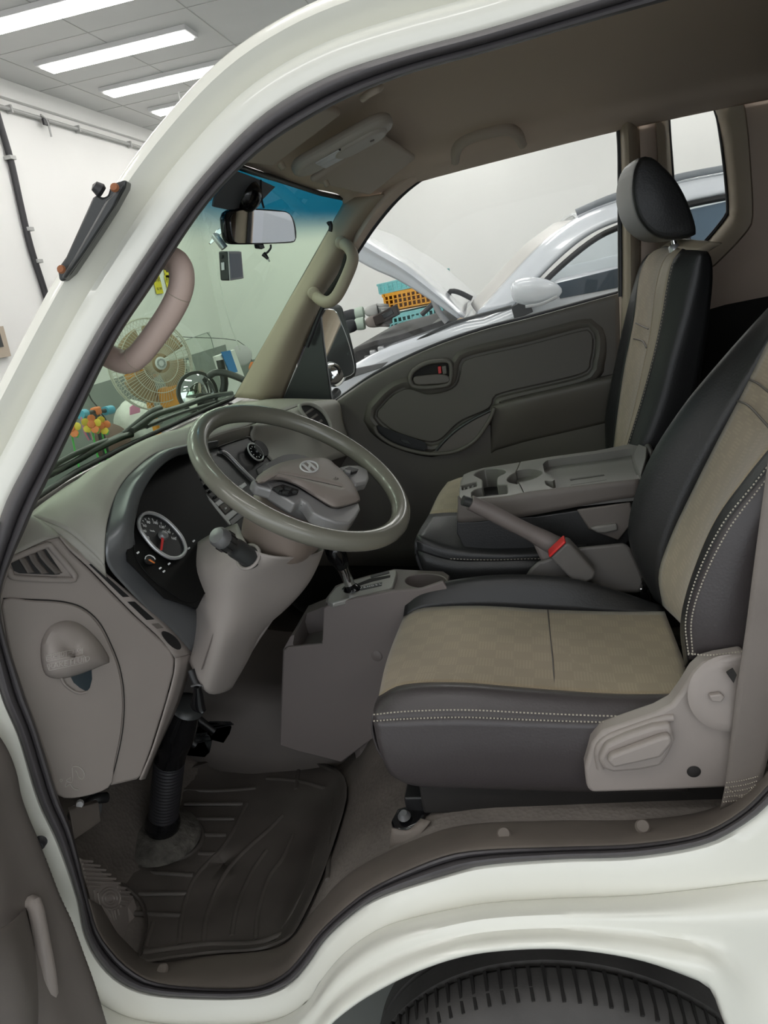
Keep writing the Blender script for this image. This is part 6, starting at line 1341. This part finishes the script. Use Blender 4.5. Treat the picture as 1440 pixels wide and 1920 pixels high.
for k, (u, v, lab) in enumerate([(800, 400, 'orange and yellow toy flower hanging below the scooter handlebar'), (930, 420, 'small green and orange toy flower beside the scooter stem'), (520, 450, 'orange toy flower on its own stem next to the pillar')]):
    fl = thing('toy_flower', lab, 'toy flower', 'toy flowers in front of the windscreen')
    c = PX(60+u/7.2, 740+v/7.2, BX+.05); ax2 = (CAM-c).normalized()
    o1 = ax2.orthogonal().normalized(); o2 = ax2.cross(o1)
    for j in range(5):
        d_ = o1*math.cos(j*1.2566)+o2*math.sin(j*1.2566)
        loft('petal', [sellipse(c+d_*(.012+.045*s_)+ax2*(.004+.02*s_), d_.cross(ax2), ax2, w_, .005, 2) for s_, w_ in ((0, .010), (.4, .022), (.8, .020), (1, .006))], M['flow' if (j+k) % 2 else 'yel'], fl, n=10, nv=2)
    lathe('cup', [(0, .02), (.02, .018), (.03, .0), (.012, -.02)], c, ax2, M['flow'], fl, seg=16)
    loft('leaf', [sellipse(c+Vector((0, .02+.05*s_, -.045)), Vector((1, 0, 0)), Vector((0, 0, 1)), .004, w_, 2) for s_, w_ in ((0, .01), (.5, .028), (1, .006))], M['green'], fl, n=10, nv=2)
    tube('stem', [c-ax2*.01, c+Vector((-.02, .01, -.12)), Vector((c.x-.05, c.y+.02, .01))], .006, M['green'], fl, n=8, seg=6)
def blob(name, lab, cat, c, r_, m, squash=(1, 1, 1), amp=.08, sub_=None):
    th = thing(name, lab, cat); vs, fs = [], []; nu_, nv_ = 28, 16
    rnd = random.Random(len(lab))
    ph = [rnd.uniform(0, 6) for _ in range(6)]
    for i in range(nv_+1):
        a = math.pi*i/nv_
        for j in range(nu_):
            b = 2*math.pi*j/nu_; w = 1+amp*(math.sin(3*b+ph[0])*math.sin(2*a+ph[1])+.6*math.sin(5*b+4*a+ph[2]))
            vs.append(c+Vector((math.sin(a)*math.cos(b)*squash[0], math.sin(a)*math.sin(b)*squash[1], -math.cos(a)*squash[2]))*(r_*w))
    obj(sub_ or 'body', vs, gridfaces(nv_+1, nu_, cu=True), m, th)
    return th
# stool with hat-like brown cushion and white sack
st_ = thing('stool', 'dark stool carrying a brown cushion and a white sack', 'stool')
sp_ = PX(225, 812, -3.2); sz = sp_.z-.02
cq1, cq2 = PX(207, 800, -3.2), PX(250, 795, -3.2)
zt_ = cq2.z-.02-.22*.95*1.02; c1z = zt_+.185*.85
box('seat', Vector((sp_.x, sp_.y+.1, zt_-.025)), (.36, .85, .05), M['satin'], st_, bevel=.015)
for dx2 in (-.13, .13):
    for dy2 in (-.25, .45): tube('leg', [Vector((sp_.x+dx2, sp_.y+dy2, 0)), Vector((sp_.x+dx2*.8, sp_.y+dy2*.9, zt_-.04))], .015, M['satin'], st_, n=2, seg=8)
blob('brown_cushion', 'round dark brown cushion next to the white sack', 'cushion', Vector((cq1.x, cq1.y-.03, c1z)), .185, mat('brown_cloth', (.16, .10, .085), .8, bump=.2, bscale=60), (.7, .85, .85), .03)
wb_ = blob('cloth_sack', 'white cloth sack with a pink patch on top', 'sack', cq2+Vector((0, .03, -.02)), .22, mat('white_cloth', (.74, .74, .70), .9, bump=.6, bscale=25, bdist=.01), (.75, .9, .95), .05)
pk3 = PX(250, 768, -3.06)
prism('pink_patch', [pk3+Vector((.0, y_, z_)) for y_, z_ in ((-.08, -.03), (-.05, .03), (.04, .045), (.10, .0), (.08, -.04))], Vector((.01, 0, 0)), M['pink'], wb_, bevel=.004)
# cord on the grey wall
t = thing('power_cord', 'thin dark cord curling down the grey wall behind the toy flowers', 'cord')
tube('cord', [PX(u, v, XW+.03) for u, v in [(165, 735), (172, 750), (182, 762), (190, 775), (200, 790), (198, 800)]], .006, M['rubber'], t, n=20, seg=6)
# hanging lamp disc on its rod
t = thing('hanging_disc', 'grey round disc hanging on a thin white rod before the wall', 'disc')
_r = PX(404, 495, -2.9)
tube('rod', [Vector((_r.x, _r.y, ZC+H)), _r, PX(418, 560, -2.9), PX(432, 610, -2.9), PX(450, 655, -2.9)], .007, M['wall'], t, n=10, seg=6)
cdk = PX(453, 666, -2.9)
lathe('disc', [(0, .01), (.10, .01), (.11, 0), (.10, -.01), (0, -.012)], cdk, Vector((.25, -.75, .25)), mat('disc_grey', (.42, .40, .42), .5), t, seg=32)
# white cabinet with blue cover
t = thing('tool_cabinet', 'white cabinet with a blue cloth hung over its front', 'cabinet')
XC = -2.75
cb = [PX(u, v, XC) for u, v in [(405, 668), (440, 655), (462, 715), (470, 760), (445, 775), (425, 730)]]
prism('side_panel', cb, Vector((-.04, .01, 0)), M['wall'], t, bevel=.005)
prism('blue_cloth', [PX(u, v, XC+.01) for u, v in [(414, 660), (431, 657), (445, 697), (431, 701)]], Vector((.006, 0, 0)), mat('blue_cloth', (.03, .20, .50), .7), t, bevel=.001)
fb_ = PX(440, 775, XC)
box('stand', Vector((fb_.x-.02, fb_.y+.06, fb_.z/2)), (.04, .06, fb_.z-.02), M['alu'], t, bevel=.005)
t = thing('orange_bag', 'small orange cloth bag beside the tool cabinet', 'bag')
cq = PX(474, 690, -2.9)
tube('bag', [cq+Vector((0, 0, -.09)), cq, cq+Vector((0, .02, .06))], [.03, .05, .045, .02], M['flow'], t, n=12, seg=12)
tube('strap', [cq+Vector((0, .02, .06)), cq+Vector((-.1, .05, .3)), Vector((XW+.02, cq.y+.2, cq.z+.45))], .004, M['rubber'], t, n=8, seg=5)
# acrylic board behind the fan
t = thing('acrylic_board', 'clear acrylic board standing behind the fan', 'board')
ab = [PX(u, v, -3.2) for u, v in [(300, 655), (393, 622), (412, 700), (420, 760), (330, 790)]]
obj('sheet', ab+[p+Vector((-.008, 0, 0)) for p in ab], [(0, 1, 2, 3, 4), (9, 8, 7, 6, 5)]+[(i, (i+1) % 5, 5+(i+1) % 5, 5+i) for i in range(5)], glass('acrylic', (.93, .95, .93)), t, smooth=False)
tube('edge', ab[:3], .004, M['dado'], t, n=14, seg=5, lin=True)
fbz = ab[4].z
tube('stand_leg', [Vector((ab[3].x, ab[3].y, 0)), ab[3]], .012, M['alu'], t, n=2, seg=8); tube('stand_leg', [Vector((ab[4].x, ab[4].y, 0)), ab[4]], .012, M['alu'], t, n=2, seg=8)
pbag = PX(362, 680, -3.1)
blob('plastic_bag', 'crumpled pale plastic bag hanging on the wall behind the fan', 'bag', PX(358, 690, XW+.05), .09, mat('bag_white', (.60, .64, .58), .3, bump=.8, bscale=30, bdist=.01), (.5, .7, 1), .12)
# ================================================================ white car beyond the passenger window
car = thing('white_car', 'white car with its bonnet open parked beyond the passenger window', 'car')
M['car'] = mat('car_white', (.72, .75, .80), .2, coat=.7); M['carglass'] = glass('car_glass', (.75, .82, .88)); M['cardark'] = mat('engine_dark', (.03, .028, .027), .5, var=.4, vscale=20, bump=.5, bscale=40, bdist=.01)
YC = 3.3; WCAR = 1.75
def C(u, v, y=YC): return P(u, v, y)
# body side outline
ft = [C(*p) for p in [(905, 598), (870, 603), (840, 613), (780, 633), (728, 651), (690, 669), (650, 692), (610, 720)]]
fx0 = ft[-1]
bodyo = [C(1420, 440), C(1250, 478), C(1155, 500), C(1050, 522), C(960, 575)]+ft+[Vector((fx0.x-.12, YC, .75)), Vector((fx0.x-.12, YC, .35)), Vector((3.2, YC, .35)), Vector((3.3, YC, .9)), Vector((3.1, YC, C(1420, 440).z))]
prism('body', bodyo, Vector((0, WCAR, 0)), M['car'], car, bevel=.04, bseg=3)
prism('glass_reflection_band', [C(u, v, YC-.006) for u, v in [(1040, 532), (1155, 504), (1300, 470), (1420, 442), (1420, 470), (1300, 498), (1155, 540), (1050, 560)]], Vector((0, .01, 0)), mat('dark_blue_reflection', (.05, .075, .10), .12), car, bevel=.002)  # reflection on the lower door glass, put into a dark blue strip
# greenhouse
roofl = [(905, 585), (960, 535), (1020, 475), (1085, 425), (1150, 396), (1260, 362), (1360, 340), (1480, 320)]
def side_in(l, dy, dv=0): return [C(u, v+dv, YC+dy) for u, v in l]
patch('roof_rail', [side_in([(896, 590), (950, 530), (1015, 462), (1082, 412), (1150, 384), (1260, 350), (1360, 330), (1480, 310)], .16), side_in(roofl, .10), side_in([(960, 575), (1000, 530), (1050, 480), (1100, 440), (1155, 414), (1260, 384), (1360, 362), (1480, 342)], .05)], M['car'], car, nu=40, nv=4, thick=.02)
tube('window_trim', side_in([(985, 572), (1015, 535), (1060, 492), (1110, 452), (1156, 428), (1260, 392), (1360, 370), (1480, 350)], .045), .012, M['black'], car, n=30, seg=8)
rt1 = side_in([(1082, 412), (1150, 384), (1260, 350), (1360, 330), (1480, 310)], .16)
patch('roof', [rt1, [p+Vector((0, .3, .03)) for p in rt1], [p+Vector((0, 1.1, .03)) for p in rt1], [p+Vector((0, 1.43, 0)) for p in rt1]], M['car'], car, nu=20, nv=4, thick=.02)
tube('roof_bar', [p+Vector((0, .02, .03)) for p in rt1], .014, mat('roof_bar_grey', (.25, .27, .29), .4), car, n=20, seg=8)
# windscreen and far pillar
wA, wB = side_in([(896, 590), (950, 530), (1015, 462), (1082, 412)], .16), None
wB = [p+Vector((0, WCAR-.32, 0)) for p in wA]
patch('windscreen', [wA, [a.lerp(b, .5)+Vector((-.06, 0, .02)) for a, b in zip(wA, wB)], wB], mat('car_windscreen', (.55, .53, .50), .35), car, nu=16, nv=6, thick=.006)
obj('side_glass', side_in([(985, 575), (1015, 538), (1060, 495), (1110, 456), (1156, 432), (1260, 396), (1360, 374), (1480, 354), (1480, 430), (1360, 458), (1260, 480), (1155, 505), (1050, 528)], .05), [tuple(range(13))], M['carglass'], car, smooth=False)
prism('pillar_b', side_in([(1270, 390), (1285, 386), (1300, 470), (1282, 474)], .045), Vector((0, .03, 0)), M['black'], car, bevel=.003)
prism('quarter_glass', side_in([(1262, 400), (1370, 376), (1380, 440), (1262, 470)], .06), Vector((0, .006, 0)), mat('tinted_blue_glass', (.10, .15, .19), .1), car, bevel=0)
# door mirror
mcx = C(1005, 552, YC-.10)
mr = loft('mirror_shell', [sellipse(mcx+Vector((.085*s_, 0, -.01*s_+.012)), Vector((0, 1, 0)), Vector((0, 0, 1)), .06*q_, .055*q_, 2.4) for s_, q_ in ((-1.15, .3), (-1, .7), (-.6, .95), (0, 1.0), (.6, .8), (1.0, .5), (1.2, .15))], M['car'], car, n=24, nv=3)
prism('mirror_foot', [C(u, v, YC-.03) for u, v in [(958, 575), (990, 560), (1000, 585), (965, 600)]], Vector((0, .04, 0)), M['black'], car, bevel=.004)
tube('mirror_indicator', [C(u, v, YC-.165) for u, v in [(985, 575), (1015, 570), (1045, 556)]], .006, M['silver'], car, n=8, seg=6)
# open bonnet
bu = [(872, 592), (815, 541), (760, 497), (700, 460), (650, 428)]
bl_ = [(860, 596), (800, 556), (745, 523), (700, 503), (640, 470)]
rowsb = [R(YC+.08, bl_), R(YC+.06, [lerp2(a, b, .5) for a, b in zip(bu, bl_)]), R(YC+.10, bu)]
rowsb += [[p+Vector((-.02, .7, .03)) for p in rowsb[2]], [p+Vector((0, 1.5, 0)) for p in rowsb[2]]]
patch('bonnet', rowsb, M['car'], car, nu=20, nv=4, thick=.01)
patch('bonnet_underside', [rowsb[0], [p+Vector((0, .7, .0)) for p in rowsb[0]], [p+Vector((0, 1.5, 0)) for p in rowsb[0]]], M['car'], car, nu=14, nv=3, thick=.008)
tube('bonnet_stay', [C(790, 590, 3.6), C(818, 565, 3.6), C(828, 560, 3.6)], .012, M['satin'], car, n=8, seg=8)
tube('hinge_arm', [C(838, 604, 3.5), C(822, 583, 3.5), C(812, 560, 3.5)], .014, mat('hinge_grey', (.4, .4, .4), .5), car, n=8, seg=8)
# engine bay
prism('engine_bay', [C(u, v, 3.5) for u, v in [(860, 603), (825, 603), (750, 628), (700, 640), (665, 652), (640, 672), (630, 710), (640, 760), (860, 650)]], Vector((0, 1.2, 0)), M['cardark'], car, bevel=.02)
prism('battery_cover', [C(u, v, 3.52) for u, v in [(756, 628), (830, 600), (832, 616), (756, 652)]], Vector((0, .3, 0)), M['satin'], car, bevel=.01)
for k, (u, v) in enumerate([(715, 655), (722, 662), (700, 662), (690, 672), (710, 668)]): box('engine_fitting', C(u, v, 3.48), (.03, .03, .03), M['grey_silver'] if k % 2 else M['silver'], car, bevel=.006)
tube('scuttle_seal', [C(u, v, YC+.02) for u, v in [(668, 690), (740, 660), (800, 630), (850, 606), (960, 575)]], .008, M['satin'], car, n=20, seg=6)
tube('wiper_loop', [C(u, v, 3.6) for u, v in [(862, 588), (848, 570), (841, 555), (845, 546), (860, 548), (885, 560)]], .012, M['black'], car, n=16, seg=8)
for wx in (fx0.x+.55, 2.6):
    lathe('wheel', [(.0, -.02), (.2, -.02), (.22, -.03), (.33, -.02), (.35, .02), (.35, .2), (0, .2)], Vector((wx, YC, .35)), Vector((0, 1, 0)), M['tyre'], car, seg=36)
prism('headlamp', [C(u, v, YC-.004) for u, v in [(636, 702), (670, 690), (728, 678), (715, 690), (660, 708)]], Vector((0, .02, 0)), M['grey_silver'], car, bevel=.003)
# ---------------- crates
M['aqua'] = mat('aqua_crate', (.22, .55, .56), .5); M['crate_o'] = mat('orange_crate', (.80, .36, .02), .5)
YK = 6.2
def crate(lab, tl, tr_, br, bl2, m, y=YK, label_patch=False):
    t = thing('plastic_crate', lab, 'crate', 'plastic crates stacked by the far wall')
    a, b, c, d = [P(*p, y) for p in (tl, tr_, br, bl2)]
    w = (b-a); h_ = Vector((0, 0, a.z-d.z)); dp = Vector((0, .38, 0)); o_ = d
    W_ = w.length; wd = w.normalized(); Hh = h_.length
    def slab_(nm, x0, x1, z0, z1): return prism(nm, [o_+wd*x0+Vector((0, 0, z0)), o_+wd*x1+Vector((0, 0, z0)), o_+wd*x1+Vector((0, 0, z1)), o_+wd*x0+Vector((0, 0, z1))], Vector((0, .02, 0)), m, t, bevel=.003)
    slab_('top_rim', -.015, W_+.015, Hh*.82, Hh); slab_('bottom_rim', 0, W_, 0, Hh*.16)
    nb_ = max(4, int(W_/.035))
    for k in range(nb_+1): slab_('slat', W_*k/nb_-.007, W_*k/nb_+.007, Hh*.1, Hh*.85)
    slab_('cross_bar', 0, W_, Hh*.36, Hh*.42); slab_('cross_bar', 0, W_, Hh*.6, Hh*.66)
    if label_patch: slab_('label_plate', W_*.38, W_*.62, Hh*.42, Hh*.75)
    for sx_ in (0, W_): prism('end_wall', [o_+wd*sx_, o_+wd*sx_+dp, o_+wd*sx_+dp+h_, o_+wd*sx_+h_], wd*.012, m, t, bevel=.003)
    prism('back_wall', [o_+dp, o_+wd*W_+dp, o_+wd*W_+dp+h_, o_+dp+h_], Vector((0, -.012, 0)), m, t, bevel=0)
    prism('bottom', [o_, o_+wd*W_, o_+wd*W_+dp, o_+dp], Vector((0, 0, .012)), m, t, bevel=0)
    return t
crate('aqua crate at the top of the stack behind the bonnet', (706, 533), (830, 505), (832, 535), (712, 553), M['aqua'])
crate('orange crate between two aqua crates in the stack', (708, 553), (835, 528), (840, 558), (724, 587), M['crate_o'])
crate('aqua crate with a label plate under the orange crate', (728, 592), (845, 566), (850, 605), (734, 636), M['aqua'], label_patch=True)
g_ = P(734, 636, YK); nlow = 3
for k in range(nlow):
    zt = g_.z*(nlow-k)/nlow; w2 = .55
    t = thing('plastic_crate', ['aqua crate third from the floor, below the label-plate crate', 'aqua crate second from the floor in the stack', 'aqua crate standing on the floor under the stack'][k], 'crate', 'plastic crates stacked by the far wall')
    zb_ = g_.z*(nlow-k-1)/nlow
    for nm, cx_, cy_, sx_, sy_ in (('front_wall', w2/2, .01, w2, .02), ('back_wall', w2/2, .37, w2, .02), ('end_wall', .01, .19, .02, .38), ('end_wall', w2-.01, .19, .02, .38)):
        box(nm, Vector((g_.x+cx_, YK+cy_, (zt+zb_)/2)), (sx_, sy_, (zt-zb_)*.97), M['aqua'], t, bevel=.003)
# ---------------- person working at the engine bay
pr = thing('person', 'person in dark sleeves and pale work gloves holding a dark part at the engine', 'person')
YP = 4.2
hand1, hand2 = P(700, 585, YP), P(703, 603, YP-.12)
tx = hand1.x-.38
def skin(name, chain, m, parent, sub_=2):
    """chain: list of branches; each a list of (point, radius)"""
    vs, es, rs = [], [], []
    idx = {}
    def add(p, r_):
        k = (round(p.x, 4), round(p.y, 4), round(p.z, 4))
        if k not in idx: idx[k] = len(vs); vs.append(p); rs.append(r_)
        return idx[k]
    for br in chain:
        last = None
        for p, r_ in br:
            i = add(p, r_)
            if last is not None: es.append((last, i))
            last = i
    me = bpy.data.meshes.new(name); me.from_pydata([tuple(v) for v in vs], es, []); o = bpy.data.objects.new(name, me); link(o, parent)
    me.materials.append(m)
    s = o.modifiers.new('skin', 'SKIN'); s.use_smooth_shade = True
    for i, sv in enumerate(me.skin_vertices[0].data): sv.radius = (rs[i], rs[i]); sv.use_root = (i == 0)
    b = o.modifiers.new('sub', 'SUBSURF'); b.levels = sub_; b.render_levels = sub_
    bpy.context.view_layer.update()
    me2 = bpy.data.meshes.new_from_object(o.evaluated_get(bpy.context.evaluated_depsgraph_get()))
    o.modifiers.clear(); o.data = me2; bpy.data.meshes.remove(me)
    for p in me2.polygons: p.use_smooth = True
    return o
dk = mat('dark_workwear', (.028, .026, .034), .8); skn = mat('skin', (.55, .36, .27), .6); glv = mat('pale_glove', (.62, .62, .60), .8, bump=.4, bscale=120); cuff = mat('mint_cuff', (.55, .66, .56), .8)
pel = Vector((tx-.02, YP, .92)); che = Vector((tx+.02, YP, 1.24)); nk = Vector((tx+.04, YP, 1.38))
e1, e2 = Vector((tx-.02, YP+.20, hand1.z-.05)), Vector((tx-.03, YP-.24, hand2.z-.03))
w1, w2_ = hand1+Vector((-.09, .02, .004)), hand2+Vector((-.09, 0, .0))
s1_, s2_ = Vector((tx+.03, YP+.18, 1.33)), Vector((tx+.03, YP-.18, 1.33))
body_ = [[(pel, .15), (Vector((tx, YP, 1.1)), .14), (che, .155), (nk, .07), (nk+Vector((.01, 0, .06)), .055)],
 [(che, .155), (s1_, .075), (e1, .05), (w1, .036)], [(che, .155), (s2_, .075), (e2, .05), (w2_, .036)],
 [(pel, .15), (pel+Vector((0, .10, -.08)), .10), (pel+Vector((.01, .11, -.46)), .07), (Vector((tx-.03, YP+.11, .06)), .05)],
 [(pel, .15), (pel+Vector((0, -.10, -.08)), .10), (pel+Vector((.01, -.11, -.46)), .07), (Vector((tx-.03, YP-.11, .06)), .05)]]
skin('workwear', body_, dk, pr)
hd = nk+Vector((.03, 0, .16))
hdm = loft('head', [sellipse(hd+Vector((dx2, 0, dz2)), Vector((1, 0, 0)), Vector((0, 1, 0)), ra, rb, 2.1) for dx2, dz2, ra, rb in ((.0, -.12, .045, .04), (.012, -.09, .07, .055), (.01, -.03, .09, .07), (0, .03, .097, .076), (-.006, .08, .085, .07), (-.01, .115, .04, .035))], skn, pr, n=24, nv=3)
tube('nose', [hd+Vector((.092, 0, .02)), hd+Vector((.112, 0, -.015)), hd+Vector((.095, 0, -.03))], .012, skn, hdm, n=6, seg=8)
for s_ in (-1, 1):
    lathe('eye', [(0, .004), (.008, .003), (.01, 0)], hd+Vector((.088, s_*.03, .022)), Vector((1, s_*.25, 0)), M['black'], hdm, seg=10)
    loft('ear', [sellipse(hd+Vector((-.005, s_*(.07+.012*q_), 0)), Vector((1, 0, 0)), Vector((0, 0, 1)), .018*w_, .03*w_, 2) for q_, w_ in ((0, .8), (.6, 1), (1, .5))], skn, hdm, n=12, nv=2)
tube('mouth', [hd+Vector((.085, -.02, -.062)), hd+Vector((.09, 0, -.064)), hd+Vector((.085, .02, -.062))], .004, mat('lip', (.4, .18, .15), .6), hdm, n=6, seg=6)
loft('hair', [sellipse(hd+Vector((-.018, 0, dz2)), Vector((1, 0, 0)), Vector((0, 1, 0)), ra, rb, 2.1) for dz2, ra, rb in ((.0, .095, .08), (.05, .10, .082), (.09, .09, .075), (.125, .045, .04))], mat('black_hair', (.012, .011, .011), .5), pr, n=24, nv=3)
for w_, s_ in ((w1, 1), (w2_, -1)):
    d_ = Vector((1, 0, .02))
    lathe('glove_cuff', [(.030, -.015), (.033, 0), (.034, .025), (.031, .032)], w_, d_, cuff, pr, seg=18)
    palm = w_+d_*.085
    br = [[(w_+d_*.03, .030), (palm, .034), (palm+d_*.03, .030)]]
    for k in range(4):
        k0 = palm+d_*.03+Vector((0, 0, .024-.016*k)); r_ = .0115-.0008*abs(k-1)
        ln_ = (.075, .085, .08, .062)[k]
        br.append([(palm, .034), (k0, r_+.001), (k0+Vector((ln_*.5, -.012, -.004)), r_), (k0+Vector((ln_*.85, .004, -.012)), r_*.9)])
    br.append([(w_+d_*.05, .030), (w_+d_*.07+Vector((0, -.03, .03)), .013), (w_+d_*.115+Vector((0, -.038, .036)), .011)])
    skin('glove', br, glv if s_ == 1 else mat('worn_glove', (.30, .26, .24), .8), pr, 2)
for s_ in (-1, 1):
    loft('shoe', [sellipse(Vector((tx+x_, YP+s_*.11, .045)), Vector((0, 1, 0)), Vector((0, 0, 1)), ra, rb, 2.6) for x_, ra, rb in ((-.10, .03, .03), (-.06, .045, .045), (.03, .048, .045), (.12, .045, .03), (.17, .02, .015))], M['black'], pr, n=16, nv=3)
hp_ = thing('engine_cover', 'dark brown flat part held in the gloved hands', 'engine part')
prism('plate', [P(u, v, YP-.16) for u, v in [(698, 594), (742, 571), (749, 590), (718, 606), (704, 612)]], Vector((0, .05, 0)), mat('dark_brown_part', (.055, .042, .038), .6), hp_, bevel=.006)
prism('rib', [P(u, v, YP-.165) for u, v in [(715, 590), (735, 580), (738, 588), (720, 598)]], Vector((0, .01, 0)), M['satin'], hp_, bevel=.002)
# ================================================================ origins at each thing's base
bpy.context.view_layer.update()
def tree(o):
    out = [o]
    for c in o.children: out += tree(c)
    return out
for o in list(SC.objects):
    if o.parent is not None or o.type not in ('EMPTY', 'MESH'): continue
    if o.type == 'EMPTY' and o.location.length > 1e-6: continue
    pts = [c.matrix_world @ Vector(b) for c in tree(o) if c.type == 'MESH' for b in c.bound_box]
    if not pts: continue
    base = Vector(((min(p.x for p in pts)+max(p.x for p in pts))/2, (min(p.y for p in pts)+max(p.y for p in pts))/2, min(p.z for p in pts)))
    if o.type == 'EMPTY':
        o.location = base
        for c in o.children: c.location = c.location-base
    elif o.data.users == 1 and o.location.length < 1e-6:
        o.data.transform(Matrix.Translation(-base)); o.location = base
